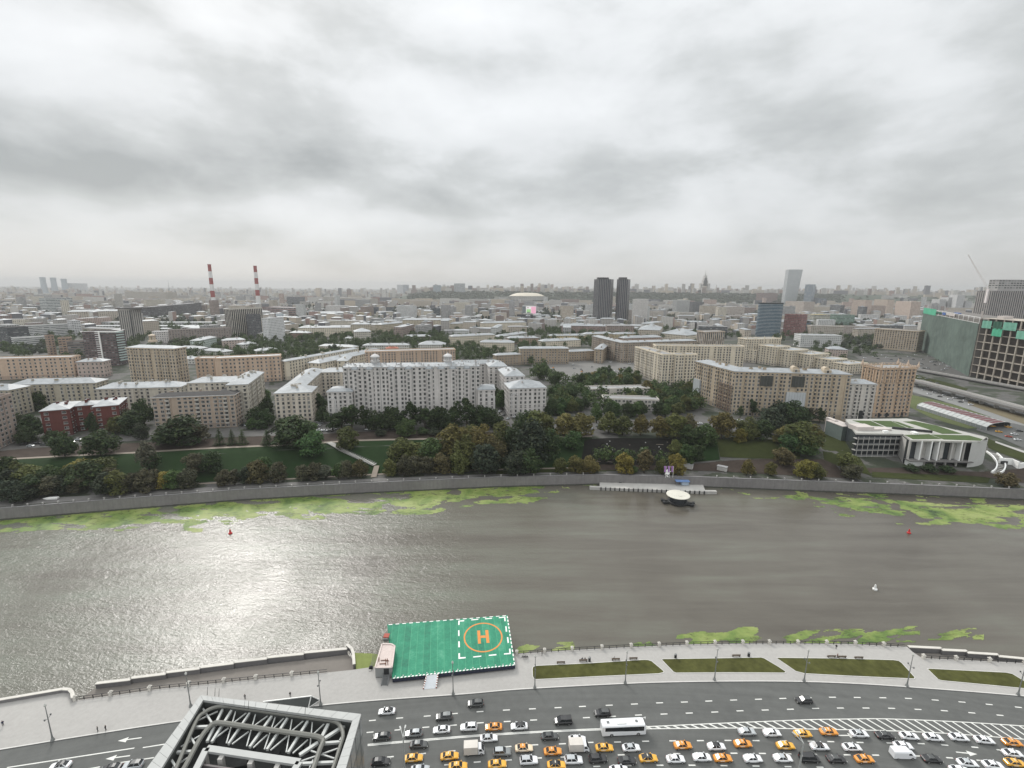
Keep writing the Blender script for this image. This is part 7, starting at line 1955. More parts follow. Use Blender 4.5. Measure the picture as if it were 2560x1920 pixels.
     ('red-framed unfinished tower right of the round glass tower', (1962, 786), (2005, 788), 30, 840, (.22, .10, .09), 'flat', M_ROOFG, M_FACE2), ('yellow-topped unfinished block with open floors', (2034, 787), (2076, 787), 30, 815, (.42, .40, .33), 'flat', mat('yellow_roof', (.48, .36, .08)), M_FACE3), ('green netted unfinished block', (2094, 788), (2138, 788), 30, 815, (.16, .25, .19), 'flat', M_ROOFG, M_FACE3),
     ('low blue glass office before the red-framed tower', (2001, 810), (2027, 809), 25, 837, (.06, .10, .13), 'flat', M_ROOFG, M_FACE2), ('white long office with square windows in the right distance', (2003, 838), (2105, 840), 30, 866, (.52, .52, .51), 'flat', M_ROOFW, None), ('beige stalinist block behind the white long office', (2028, 815), (2110, 817), 30, 842, (.40, .36, .31), 'flat', M_ROOFG, None), ('grey-brown slab behind dark trees at the right', (2110, 816), (2185, 818), 25, 838, (.33, .29, .26), 'flat', M_ROOFG, M_FACE5),
     ('tan tower with crown, left of three on the right', (2131, 750), (2165, 751), 30, 796, (.42, .34, .29), 'flat', M_ROOFW, M_FACE5), ('tan tower with crown, middle of three on the right', (2186, 749), (2221, 750), 30, 790, (.44, .36, .30), 'flat', M_ROOFW, M_FACE5), ('tan tower with crown, right one of three', (2240, 753), (2279, 755), 30, 799, (.42, .34, .29), 'flat', M_ROOFW, M_FACE5), ('lower tan block between the crowned towers', (2174, 764), (2212, 765), 30, 795, (.38, .31, .27), 'flat', M_ROOFG, M_FACE5),
     ('white low slab under the middle crowned tower', (2152, 787), (2198, 788), 25, 803, (.5, .49, .48), 'flat', M_ROOFW, None), ('white low slab under the right crowned tower', (2214, 788), (2261, 790), 25, 806, (.5, .49, .48), 'flat', M_ROOFW, None),
     ('faint grey tower far right, first of a row', (2330, 748), (2350, 749), 30, 775, (.40, .40, .40), 'flat', M_ROOFG, M_FACE5), ('faint grey tower far right, second of a row', (2352, 743), (2372, 744), 30, 775, (.40, .40, .40), 'flat', M_ROOFG, M_FACE5), ('faint grey tower far right, third of a row', (2374, 737), (2394, 738), 30, 777, (.42, .42, .42), 'flat', M_ROOFG, M_FACE5), ('faint low grey tower far right, last of the row', (2388, 752), (2414, 753), 30, 778, (.38, .38, .38), 'flat', M_ROOFG, M_FACE5),
     ('brown-beige slab cluster left of the silver tower', (1964, 753), (2010, 755), 50, 787, (.38, .33, .29), 'flat', M_ROOFG, M_FACE5), ('dark red block below the silver tower', (1908, 733), (1945, 733), 50, 756, (.25, .18, .165), 'flat', M_ROOFG, None), ('blue-grey dark office right of the silver tower', (2030, 745), (2050, 746), 40, 765, (.12, .14, .17), 'flat', M_ROOFG, M_FACE3),
 ]
 for lab, A, B, C, by, col, roof, rm, fm in rows:
  near = by > 818
  mid('apartment_block' if 'tower' not in lab.split(' ')[0:3] else 'tower_block', lab, A, B, C, by, col, roof, rm, fm, bay=3.8 if near else 4.6, fl=3.5 if near else 4.2, chim=6 if near else 2, corn=.4 if near else 0)
 # ---- brown palace and the corner giant
 zt = ztop(1333, 910, 871); fp = rect((1300, 872), (1422, 871.5), 16, zt); n = (fp[3] - fp[0]).normalized(); d = (fp[1] - fp[0]).normalized(); z0 = 10; zw = ztop(1260, 912, 886)
 w1 = rect((1240, 889), (1303, 886), 13, zw); w2 = rect((1422.5, 880), (1486, 877), 13, zw); w3 = rect((1486, 873), (1507, 874), 90, zt - 2)
 block('palace', 'brown palace-like block with raised centre and arch on the square', 'building', [(fp, z0, zt), (w1, z0, zw), (w2, z0, zw), (w3, z0, zt - 2)], (.31, .25, .185), 'hip', real=True, bay=4.0, fl=3.6, courses=(.18, .66, .82), corn=.7, roofh=2.2, chim=4)
 zt = ztop(1551, 908, 857); a, b, c = P(1480, 840, zt).to_2d(), P(1553, 857, zt).to_2d(), P(1742, 852, zt).to_2d()
 d = (b - a).normalized(); n = Vector((-d.y, d.x)); d2 = (c - b).normalized(); n2 = Vector((-d2.y, d2.x))
 f1 = [a, b, b + n * 16, a + n * 16]; f2 = [b + n2 * .02 + d2 * .1, c, c + n2 * 16, b + n2 * 16 + d2 * .1]
 block('apartment_block', 'grey-brown corner giant with long receding side by the square', 'building', [(f2, 10, zt), (f1, 10, zt - .1)], (.285, .235, .185), 'hip', real=True, bay=3.7, courses=(.45, .75), chim=16, balc=5, roofh=2.0)
 mid('apartment_block', 'long pinkish-brown range rising behind the corner giant', (1560, 846), (1655, 843), 18, 876, (.34, .25, .20), 'hip', chim=6, bay=4)
 mid('apartment_block', 'low grey-brown range linking the corner giant to the columned turret', (1655, 860), (1765, 855), 20, 880, (.32, .27, .22), 'flat', M_ROOFG, bay=4)
 t = mid('tower_block', 'square columned turret block behind the cream roofs', (1762, 830), (1812, 829), 22, 880, (.38, .32, .26), 'flat', M_ROOFW, facade_mat('facade_columns', (.25, .75), (-.1, 1.1)), bay=4.2, corn=1.0)
 # ---- cream blocks stepping down behind the tan block
 for A, B, C, by, lab in (((1868, 848), (1953, 847), 22, 905, 'cream corner tower with balustrade and spikes behind the tan block'), ((1852, 873), (1893, 876), 25, 906, 'low cream block under the spiked cream tower'), ((1940, 868), (1975, 866), 30, 914, 'cream balconied block right of the spiked tower'), ((1981, 877), (2020, 874), 30, 918, 'second cream balconied block stepping right'), ((2027, 887), (2073, 884), 30, 922, 'third cream balconied block stepping right'),
       ((2081, 900), (2118, 897), 30, 928, 'fourth cream balconied block stepping right'), ((2121, 911), (2170, 908), 26, 935, 'last cream block ending behind the orange tower')):
  t = mid('apartment_block', lab, A, B, C, by, CREAM, 'flat', M_ROOFW, real=True, bay=4.2, fl=3.8, corn=.8, chim=3, balc=2, courses=(.5,))
  if 'spikes' in lab:
   zt = ztop(1910, 905, 847.5); o = tuple(t.location); q0, q1 = P(1868, 848, zt), P(1953, 847, zt)
   g = MB()
   for k in range(5):
    q = q0.lerp(q1, k / 4); g.box((q.x, q.y, zt + 1.4), (1.2, 1.2, 2.8)); g.box((q.x, q.y, zt + 4), (.7, .7, 3), taper=.2)
   g.bar((q0.x, q0.y, zt + 1.8), (q1.x, q1.y, zt + 1.8), .4); g.build('spike_balustrade', M_PLASTER, t, o).color = (*CREAM, 1)
 mid('house', 'pinkish hipped pavilion beyond the cream stepping blocks', (2072, 873), (2120, 875), 22, 892, PINK, 'hip')
 mid('apartment_block', 'ornate tan block with tall pilasters behind the green net', (2188, 822), (2298, 829), 30, 872, (.42, .345, .265), 'flat', M_ROOFG, facade_mat('facade_pilaster', (.3, .7), (.15, .9)), bay=4, fl=3.6, corn=1.2, courses=(.55,))
mid_city()
# ================================================================ landmarks
def landmarks():
 red, wht = mat('stack_red', (.24, .045, .04), .8), mat('stack_white', (.58, .57, .56), .8)
 for tx, ty, bx, by, w0, w1, lab in ((524, 662, 537, 775, 3.7, 5.4, 'left one of the tall red and white striped chimneys'), (637.6, 665.5, 648, 768, 3.7, 5.4, 'right one of the tall red and white striped chimneys')):
  p = G(bx, by + 6); top = PY(tx, ty, p.y).z
  t = thing('chimney_stack', lab, 'chimney', p, group='striped power station chimneys')
  k = p.y / F
  H = top - p.z; N = 7; h = H / (N + .4)
  for j in range(N):
   z0 = j * h + (0 if j == 0 else .4 * h); z1 = (j + 1.4) * h
   r0_, r1_ = lerp(w1, w0, z0 / H) * k, lerp(w1, w0, z1 / H) * k
   mb = MB(); mb.lathe([(r0_, z0), (r1_, z1)] + ([(r1_ * 1.15, z1), (r1_ * 1.15, z1 + 2)] if j == N - 1 else []), n=18)
   mb.build('band', red if j % 2 == 0 and j > 0 or j == 2 else wht, t)
 for x, y, lab in ((111, 693, 'leftmost of three faint cooling towers'), (137, 694, 'middle one of three faint cooling towers'), (163, 697, 'rightmost of three faint cooling towers')):
  p = G(x + 2, 733); top = PY(x, y, p.y).z - p.z; r = 6.6 * p.y / F
  mb = MB(); mb.lathe([(r * 1.05, 0), (r * .9, top * .4), (r * .82, top * .7), (r * .88, top)], n=20)
  o = mb.build('cooling_tower', mat('blue_concrete', (.26, .30, .33))); o.location = p; tag(o, lab, 'cooling tower', 'far cooling towers')
 # pair of black glass towers
 for A, B, C, by, fr, lab in (((1481, 698), (1527, 698), 40, 806, .36, 'broader one of the two black glass towers'), ((1539, 698), (1570, 698), 40, 808, .30, 'slimmer one of the two black glass towers')):
  zt = ztop((A[0] + B[0]) / 2, by, A[1])
  fp = rect(A, B, C, zt); d = (fp[1] - fp[0]).normalized(); n = Vector((-d.y, d.x)); L = (fp[1] - fp[0]).length
  m_ = fp[0] + d * L * fr; g0 = [fp[0] + n * 24, m_, fp[1] + n * 6, fp[1] + n * 46, fp[0] + n * 50]
  t = thing('glass_tower', lab, 'tower', (m_.x, m_.y, 10), group='twin black towers'); o = tuple(t.location)
  mb = MB(); 
  n5 = len(g0)
  for i in range(n5):
   a, b = g0[i], g0[(i + 1) % n5]; nb = max(1, round((b - a).length / 5.5))
   mb.face([(a.x, a.y, 5), (b.x, b.y, 5), (b.x, b.y, zt), (a.x, a.y, zt)], 0, [(0, .01), (nb, .01), (nb, 40), (0, 40)])
  mb.build('wall', facade_mat('facade_fin', (.10, .80), (-.1, 1.1), glass=(.022, .024, .034), rv=.06), t, o).color = (.20, .195, .19, 1)
  rb = MB(); rb.prism([tuple(p) for p in g0], zt - .5, zt + .2); c = sum(g0, Vector((0, 0))) / 5; rb.box((c.x, c.y, zt + 3), (L * .6, 20, 6)); rb.build('roof', M_ROOFD, t, o)
  g = MB()
  for k in range(13): g.box((c.x - L * .35 + k * L * .05, c.y - 14, zt + 1.5), (.6, 1, 3.4))
  g.build('roof_fins', M_GREYM, t, o)
 mid('tower_block', 'slim white slab tower right of the black towers', (1606, 749), (1621, 748), 30, 809, (.50, .48, .46), 'flat', M_ROOFG, M_FACE5, fl=3.3)
 mid('tower_block', 'brown stair side of the slim white slab tower', (1598, 751), (1605.5, 751), 24, 808, (.30, .27, .25), 'flat', M_ROOFG, M_FACE4, fl=3.3)
 # round blue glass tower
 p = G(1927, 845); zt = PY(1935, 759, p.y).z; r = 29.5 * p.y / F
 t = thing('glass_tower', 'round blue glass tower with curved white floor lines', 'tower', (p.x, p.y + r * .6, p.z)); mb = MB(); N = 32
 for i in range(N):
  a, b = 2 * math.pi * i / N, 2 * math.pi * (i + 1) / N
  q = [(r * math.cos(x), r * .7 * math.sin(x)) for x in (a, b)]
  mb.face([(*q[0], 0), (*q[1], 0), (*q[1], zt - p.z), (*q[0], zt - p.z)], 0, [(i, .01), (i + 1, .01), (i + 1, 24), (i, 24)])
 mb.build('wall', facade_mat('facade_curve', (-.1, 1.1), (.26, 1.1), glass=(.022, .055, .085), rv=.10), t).color = (.34, .37, .38, 1)
 mb = MB(); mb.lathe([(r * 1.02, zt - p.z - .5), (r * 1.02, zt - p.z + 1.5), (r * .2, zt - p.z + 1.6)], n=32, sy=.7); mb.build('roof', M_ROOFD, t)
 # tapering silver tower
 p = G(1974, 760); zt = PY(1980, 674, p.y).z; H = zt - p.z
 kx = p.y / F
 t = thing('glass_tower', 'silver tower widening upwards, tallest on the right horizon', 'tower', p); mb = MB()
 lo = [(-16 * kx, -10), (14 * kx, -6), (15 * kx, 40), (-14 * kx, 40)]; hi = [(-16 * kx, -10), (17 * kx, -14), (18 * kx, 40), (-14 * kx, 40)]
 hi = [(x + 2.2 * kx, y) for x, y in hi]
 for i in range(4):
  j = (i + 1) % 4; nb = 12
  mb.face([(*lo[i], 0), (*lo[j], 0), (*hi[j], H), (*hi[i], H)], 0, [(0, .01), (nb, .01), (nb, 30), (0, 30)])
 mb.build('wall', facade_mat('facade_silver', (.12, .9), (.1, .95), glass=(.24, .26, .27)), t).color = (.42, .43, .43, 1)
 mb = MB(); mb.face([(*q, H) for q in hi]); mb.build('roof', M_ROOFG, t)
 p = G(2020, 764); zt = PY(2020, 711, p.y).z; H = zt - p.z; kx = p.y / F
 t = thing('glass_tower', 'blue-grey wedge tower beside the silver tower', 'tower', p); mb = MB()
 lo = [(-13 * kx, 0), (1 * kx, -26), (12 * kx, 0), (0, 30)]
 for i in range(4):
  j = (i + 1) % 4
  mb.face([(*lo[i], 0), (*lo[j], 0), (lo[j][0] * 1.02, lo[j][1], H), (lo[i][0] * 1.02, lo[i][1], H)], 0, [(0, .01), (8, .01), (8, 20), (0, 20)])
 mb.face([(x * 1.02, y, H) for x, y in lo]); mb.build('wall', facade_mat('facade_bluegrey', (.1, .9), (.1, .95), glass=(.14, .17, .20)), t).color = (.22, .25, .28, 1)
 # university skyscraper with spire
 p = G(1760, 733); p = Vector((0, 0, 0)) + PY(1760, 731, 5200.0); p.z = hz(p.x, p.y) - 2
 s = 5200 / F; t = thing('university_tower', 'faint stepped university skyscraper with a spire on the hill', 'skyscraper', p); mb = MB()
 top = PY(1764, 675, 5200).z - p.z; b = lambda x, w, h, d=40: mb.box((x * s, 0, h * top / 2), (w * s, d, h * top))
 b(0, 64, .13, 60); b(0, 34, .20, 60); b(0, 20, .38); b(0, 12.5, .55); b(0, 8, .66); b(0, 5.5, .76)
 for x in (-29, 29): b(x, 7, .20); mb.box((x * s, 0, .27 * top), (3 * s, 16, .2 * top), taper=.3)
 for x in (-10.5, 10.5): b(x, 3, .42)
 mb.build('body', mat('pale_tower', (.40, .385, .36), .8), t)
 mb = MB(); mb.lathe([(2.2 * s, .76 * top), (.9 * s, .86 * top), (.45 * s, .92 * top), (.2 * s, top)], n=10); mb.build('spire', MATS['pale_tower'], t)
 # stadium
 p = PY(1317, 757, 3640.0); p.z = hz(p.x, p.y); r = 42.5 * 3640 / F
 t = thing('stadium', 'round stadium with a pale domed roof before the wooded hill', 'stadium', p)
 mb = MB(); mb.lathe([(r, 0), (r, 26), (r * .99, 27)], n=60); mb.build('ring_wall', mat('stadium_wall', (.34, .33, .31)), t)
 mb = MB(); mb.lathe([(r * 1.02, 29), (r * .8, 42), (r * .58, 50), (r * .3, 52), (1, 52)], n=60); mb.build('roof', mat('stadium_roof', (.47, .43, .35), .7), t)
 mb = MB()
 for k in range(60): a = k * 2 * math.pi / 60; mb.box((r * 1.005 * math.cos(a), r * 1.005 * math.sin(a), 14), (3.4, 3.4, 28), rz=a)
 mb.build('column_ring', mat('stadium_column', (.42, .41, .39)), t)
 mid('arena', 'blue arena hall in front of the stadium', (1254, 753), (1300, 756), 60, 764, (.08, .15, .24), 'flat', M_ROOFG, M_FACE3, fl=9, bay=30)
 mid('sports_hall', 'pale low sports hall left of the stadium', (1245, 743), (1277, 743), 80, 752, (.44, .42, .37), 'flat', M_ROOFW, M_FACE3, fl=9)
 # advertising screens
 zt = ztop(1322, 790, 766); y = P(1322, 766, zt).y
 t = thing('screen_building', 'office with a large pink, white and green advertising screen', 'building', (P(1322, 766, zt).x, y, 10)); o = tuple(t.location)
 x0, xa, x1 = PY(1306, 770, y).x, PY(1315, 770, y).x, PY(1340, 770, y).x
 mb = MB(); mb.box(((x0 + x1) / 2, y + 15, (zt + 10) / 2), (x1 - x0, 29, zt - 10)); mb.build('wall', mat('office_grey', (.16, .18, .19)), t, o)
 zz = lambda py: PY(1322, py, y).z
 def panel(a, b, ya, yb_, m, dz=0, nm='screen_panel'):
  mb = MB(); xa_, xb_ = PY(a, 770, y).x, PY(b, 770, y).x
  mb.box(((xa_ + xb_) / 2, y - .6 - dz, (zz(ya) + zz(yb_)) / 2), (xb_ - xa_, 1.0, zz(ya) - zz(yb_))); mb.build(nm, m, t, o)
 def glow(nm, c, e=.35):
  m = mat(nm, c, .5, var=0); b = m.node_tree.nodes['Principled BSDF']; b.inputs['Emission Color'].default_value = (*c, 1); b.inputs['Emission Strength'].default_value = e; return m
 panel(1315, 1340, 766, 787, glow('screen_white', (.62, .58, .58)))
 panel(1328, 1339.4, 766.8, 786.3, glow('screen_pink', (.62, .30, .40)), .6); panel(1316.5, 1327, 773, 785, glow('screen_green', (.25, .45, .19)), .6); panel(1318, 1326, 780, 781, mat('screen_dark', (.06, .14, .05)), 1.2); panel(1317.5, 1322, 768.5, 770, mat('screen_red', (.3, .12, .12)), .6)
 zt = ztop(1312, 805, 786); p = P(1312, 786, zt); y = p.y; t = thing('billboard', 'wide black roadside billboard with tiny white lettering', 'billboard', (p.x, y, 10)); o = tuple(t.location)
 x0, x1 = PY(1292, 786, y).x, PY(1332, 786, y).x; zb = PY(1312, 799, y).z
 mb = MB(); mb.box(((x0 + x1) / 2, y, (zt + zb) / 2), (x1 - x0, 2, zt - zb)); mb.build('board', mat('billboard_black', (.022, .024, .03), .5), t, o)
 for xx in (x0 + 6, (x0 + x1) / 2, x1 - 6):
  mb = MB(); mb.box((xx, y + .5, (zb + 10) / 2), (1.4, 1.4, zb - 10)); mb.build('post', M_GREYM, t, o)
 mb = MB(); mb.bar((x0, y - .6, zb - .4), (x1, y - .6, zb - .4), 1.0, .9); mb.build('frame', M_WHITE, t, o)
 f = bpy.data.curves.new('billboard_text', 'FONT'); f.body = 'SAMSUNG'; f.size = 3.3; f.align_x = 'CENTER'; f.extrude = .05
 tmp = bpy.data.objects.new('tmp', f); COL.objects.link(tmp); dg = bpy.context.evaluated_depsgraph_get(); me = bpy.data.meshes.new_from_object(tmp.evaluated_get(dg)); bpy.data.objects.remove(tmp)
 me.materials.append(M_WHITE); ob = bpy.data.objects.new('lettering', me); link(ob, t); ob.location = ((x0 + x1) / 2 - o[0], -1.1, (zt + zb) / 2 - 1.2 - o[2]); ob.rotation_euler = (rad(90), 0, 0)
 # lattice masts far off
 for x, y0, y1, lab in ((425, 698, 735, 'far lattice mast left of the striped chimneys'), (1402, 770, 815, 'tall lamp mast before the black towers')):
  p = G(x, y1 + 4); tz = PY(x, y0, p.y).z - p.z; r = .8 * p.y / F * 1.6
  mb = MB(); mb.lathe([(r, 0), (r * .35, tz * .6), (r * .12, tz)], n=4); o_ = mb.build('mast', M_GREYM); o_.location = p; tag(o_, lab, 'mast')
landmarks()
def right_side():
 # ---- museum with grass roofs
 zr = ztop(2272, 1164, 1100, 2279)
 zb = zg(2272, 1164)
 pxs = {'bl': (2114, 1048), 'br': (2268, 1046), 'fr': (2466, 1093), 'f1': (2451, 1104), 'f2': (2279, 1100.5), 'n1': (2258, 1085), 'n2': (2140, 1083)}
 V = {k: P(*v, zr).to_2d() for k, v in pxs.items()}
 t = thing('museum', 'modern museum with grass roof squares, white curved wall and columns', 'museum', (V['f2'].x, V['f2'].y, zb)); o = tuple(t.location)
 poly = [V['bl'], V['n2'], V['n1'], V['f2'], V['f1'], V['fr'], V['br']]
 mb = MB(); mb.prism([p[:] for p in poly], zr - 1.1, zr); mb.build('roof', mat('pale_roof_slab', (.33, .325, .30), var=.2), t, o)
 gr = mat('roof_grass', (.050, .078, .024), .95, var=.35, scale=.4)
 R_ = lambda x, y: P(2160 + x / 5.53, 960 + y / 5.53, zr).to_2d()[:]
 for pl in ([(-160, 505), (90, 510), (270, 590), (60, 575)], [(105, 508), (370, 512), (590, 605), (310, 592)], [(390, 515), (470, 525), (700, 608), (620, 608)], [(540, 520), (700, 515), (1000, 575), (1360, 690), (1080, 690), (720, 570)], [(680, 765), (560, 705), (900, 695), (1070, 760)], [(930, 700), (1450, 712), (1640, 765), (1610, 785), (1105, 768)]):
  mb = MB(); mb.prism([R_(*p) for p in pl], zr - .2, zr + .12, bottom=False); mb.build('grass_square', gr, t, o)
 # cut-in dark clerestory and roof plant
 mb = MB(); a, b = P(2230, 1072, zr), P(2330, 1082, zr); mb.bar((a.x, a.y, zr + .8), (b.x, b.y, zr + .8), 1.2, 1.6); mb.build('clerestory', M_BLACK, t, o)
 for x, y in ((2283, 1083), (2288, 1086), (2213, 1081)):
  q = P(x, y, zr); mb = MB(); mb.box((q.x, q.y, zr + .6), (3, 1.8, 1.2)); mb.box((q.x, q.y, zr + 1.25), (3.2, 2, .12)); mb.build('roof_unit', M_WHITE, t, o)
 # curved white wall at the right end
 q0, q1, q2 = P(2430, 1104.5, zr).to_2d(), P(2466, 1093, zr).to_2d(), P(2430, 1083, zr).to_2d()
 pts = [q0 * (1 - s) ** 2 + P(2484, 1103, zr).to_2d() * 2 * s * (1 - s) + q1 * s * s for s in [k / 8 for k in range(9)]] + [q1.lerp(V['br'], .35)]
 mb = MB()
 for a, b in zip(pts, pts[1:]): mb.face([(a.x, a.y, zb - 4), (b.x, b.y, zb - 4), (b.x, b.y, zr + .3), (a.x, a.y, zr + .3)])
 x_ = mb.build('curved_wall', mat('white_cladding_tiles', (.40, .40, .385), .7, var=.1), t, o)
 # recessed front, fins, podium
 d = (V['f1'] - V['f2']).normalized(); n = Vector((-d.y, d.x)); L = (V['f1'] - V['f2']).length
 b0, b1 = V['f2'] + n * 4, V['f1'] + n * 4
 h = zr - zb
 mb = MB(); mb.face([(b0.x, b0.y, zb - 3), (b1.x, b1.y, zb - 3), (b1.x, b1.y, zr - 1), (b0.x, b0.y, zr - 1)]); mb.build('recessed_glass', M_GLASSD, t, o)
 side = V['n1'] + n * 2
 mb = MB(); mb.face([(side.x, side.y, zb - 3), (b0.x, b0.y, zb - 3), (b0.x, b0.y, zr - 1), (side.x, side.y, zr - 1)]); mb.build('side_wall', M_CONC, t, o)
 fins = [(.02, 1), (.16, 0), (.20, 1), (.31, 0), (.42, 0), (.48, 1), (.64, 1), (.75, 0), (.82, 1)]
 for u, k in fins:
  q = V['f2'] + d * L * u + n * .6; mb = MB(); w = 1.0 if k else .8
  mb.box((q.x, q.y + 1.2, zb + h * .60), (w, 1.2 + (2.5 if not k else 0), h * .76), rz=math.atan2(d.y, d.x)); mb.build('fin', M_CONC if k else M_WHITE, t, o)
 for u in (.30, .52, .69): 
  q = V['f2'] + d * L * u + n * 3.6; mb = MB(); mb.box((q.x, q.y, zb + h * .6), (L * .09, .3, h * .7), rz=math.atan2(d.y, d.x)); mb.build('wall_panel', M_CONC, t, o)
 q = V['f2'].lerp(V['f1'], .46); mb = MB(); mb.box((q.x + n.x * .5, q.y + n.y * .5, zb + h * .22), (L * .93, 5, .6), rz=math.atan2(d.y, d.x)); mb.build('terrace_slab', M_CONCD, t, o)
 for u in (.1, .26, .42, .57, .73):
  q = V['f2'] + d * L * u + n * 1; mb = MB(); mb.box((q.x, q.y, zb + h * .08), (1, 1, h * .28)); mb.build('column', M_CONC, t, o)
 q = V['f2'].lerp(V['f1'], .12) + n * 1.5; mb = MB(); mb.box((q.x, q.y, zb + h * .07), (L * .22, 3, h * .26), rz=math.atan2(d.y, d.x)); mb.build('white_base', M_WHITE, t, o)
 # glass wing on the left with terraces
 g0 = P(2129, 1133, zb).to_2d(); a = V['n2'] ; bN = V['n1'] + n * 2
 d3 = (bN - a).normalized(); n3 = Vector((-d3.y, d3.x)); L3 = (bN - a).length
 mb = MB(); mb.face([(a.x, a.y, zb - 3), (bN.x, bN.y, zb - 3), (bN.x, bN.y, zr - 1), (a.x, a.y, zr - 1)]); mb.face([(V['bl'].x, V['bl'].y, zb), (a.x, a.y, zb - 3), (a.x, a.y, zr - 1), (V['bl'].x, V['bl'].y, zr - 1)]); mb.build('glass_wall', M_GLASSD, t, o)
 for k in range(4):
  z = zb + 2.2 + k * (h - 3) / 3.6
  mb = MB(); c = a.lerp(bN, .45) - n3 * 1.4; mb.box((c.x, c.y, z), (L3 * .98, 3.4, .35), rz=math.atan2(d3.y, d3.x)); mb.build('balcony', M_CONC, t, o)
  mb = MB(); c2 = a.lerp(bN, .45) - n3 * 3.0; mb.box((c2.x, c2.y, z + .7), (L3 * .98, .08, 1.0), rz=math.atan2(d3.y, d3.x)); mb.build('balcony_rail', M_GREYM, t, o)
 for k in range(9):
  c = a.lerp(bN, k / 8 * .95) - n3 * 2.9; mb = MB(); mb.box((c.x, c.y, zb + h * .45), (.3, .3, h * .9)); mb.build('post', M_CONC, t, o)
 c = P(2152, 1072, zr).to_2d(); mb = MB(); mb.box((c.x, c.y, zr + 1.0), (12, 9, 3.2), rz=math.atan2(d3.y, d3.x)); mb.box((c.x + 12, c.y - 1, zr + .5), (14, 6, 1.0), rz=math.atan2(d3.y, d3.x)); mb.build('roof_block', mat('pinkish_render', (.44, .40, .375)), t, o)
 c = P(2122, 1064, zr - 3).to_2d(); c1 = P(2080, 1048, zr - 3).to_2d(); dd = (c1 - c).normalized()
 mb = MB(); mb.bar((c.x, c.y, (zb + zr) / 2 - 2), (c1.x, c1.y, (zb + zr) / 2 - 2), 9, zr - zb - 4); mb.build('low_wing', mat('green_grey_panel', (.10, .125, .115)), t, o)
 mb = MB(); mb.bar((c.x, c.y, zr - 3.8), (c1.x, c1.y, zr - 3.8), 9.6, .5); mb.box((c1.x, c1.y, (zb + zr) / 2 - 1.6), (3, 10, zr - zb - 2)); mb.build('wing_roof', MATS['pinkish_render'], t, o)
 # white curved stair and bunker right of the museum
 t = thing('garden_stair', 'white curved outdoor stair right of the museum', 'stairs', G(2492, 1170)); o = tuple(t.location); mb = MB(); st = MB()
 cl = [(2467, 1131), (2484, 1140), (2495, 1152), (2500, 1165), (2497, 1178), (2484, 1184)]
 pr = [G(*c) for c in spline([(2466, 1131), (2480, 1142), (2489, 1154), (2492, 1165), (2488, 1176), (2478, 1183)], 3)]; pl_ = [G(*c) for c in spline([(2492, 1136), (2503, 1146), (2510, 1158), (2513, 1168), (2508, 1180), (2496, 1186)], 3)]
 for w in (pr, pl_):
  for p, q in zip(w, w[1:]): mb.bar(p + Vector((0, 0, .7)), q + Vector((0, 0, .7)), .7, 1.2)
 for p, q in zip(pr, pl_): st.bar(p + Vector((0, 0, .25)), q + Vector((0, 0, .25)), 1.0, .3)
 mb.build('side_wall', M_WHITE, t, o); st.build('step', M_CONC, t, o)
 A, B, C_, D = G(2496, 1158), G(2530, 1162), G(2545, 1172), G(2570, 1168)
 t = thing('underpass_portal', 'low white wall of an underpass at the right frame edge', 'wall', B); o = tuple(t.location); mb = MB()
 for p, q in ((A, B), (B, C_), (C_, D + Vector((20, 5, 0)))): mb.bar((p.x, p.y, p.z + 1.2), (q.x, q.y, p.z + 1.2), .8, 5.4)
 mb.build('wall_body', M_WHITE, t, o); mb = MB(); c = A.lerp(B, .45); mb.box((c.x, c.y - .5, c.z + .5), (6, .6, 3.4)); mb.build('opening', M_BLACK, t, o)
 # ---- vaulted canopy over the slip road
 zc = ztop(2465, 1081, 1066)
 nl, nr = P(2293, 1012.5, zc - 1.5), P(2467, 1067, zc - 1.5); fl, fr_ = P(2341, 1004, zc), P(2528, 1054, zc)
 t = thing('road_canopy', 'long vaulted road canopy with a wine red top and glass sides', 'canopy', (nl.x, nl.y, zc - 8)); o = tuple(t.location)
 N = 15; red_ = mat('wine_red_sheet', (.115, .045, .048), .7, var=.15)
 prof = [(0, -1.8), (.10, -.4), (.25, .35), (.5, .6), (.75, .35), (.9, -.4), (1, -1.8)]
 def pt(u, v, dz): q = nl.lerp(nr, u).lerp(fl.lerp(fr_, u), v); return (q.x, q.y, zc + dz)
 rm_, sm, fm_ = MB(), MB(), MB(); sg = (MB(), MB()); s2 = MB()
 for i in range(N):
  u0, u1 = i / N, (i + 1) / N
  for k in range(6):
   (v0, z0), (v1, z1) = prof[k], prof[k + 1]
   (rm_ if 1 < k < 4 else sm if k < 2 else s2).face([pt(u0, v0, z0), pt(u1, v0, z0), pt(u1, v1, z1), pt(u0, v1, z1)])
  for v in (0, 1): sg[v].face([pt(u0, v, -5.5), pt(u1, v, -5.5), pt(u1, v, -1.8), pt(u0, v, -1.8)])
 for i in range(N + 1):
  u = i / N
  for k in range(6): fm_.bar(Vector(pt(u, prof[k][0], prof[k][1] + .12)), Vector(pt(u, prof[k + 1][0], prof[k + 1][1] + .12)), .3)
  for v in (0, 1): fm_.bar(Vector(pt(u, v, -7.5)), Vector(pt(u, v, -1.8)), .3)
 rm_.build('top_sheet', red_, t, o); [x.build('eave_glazing', mat('milky_glazing', (.36, .37, .36), .4), t, o) for x in (sm, s2)]; [x.build('side_glazing', mat('grey_glazing', (.20, .215, .22), .35), t, o) for x in sg]; fm_.build('rib', MATS['galvanised'], t, o)
 # ---- unfinished building in netting
 zt = ztop(2440, 948, 797, 2452)
 a, b = P(2311, 772, zt).to_2d(), P(2452, 795, zt).to_2d(); c = P(2600, 806, zt).to_2d()
 y_ = G(2440, 948)
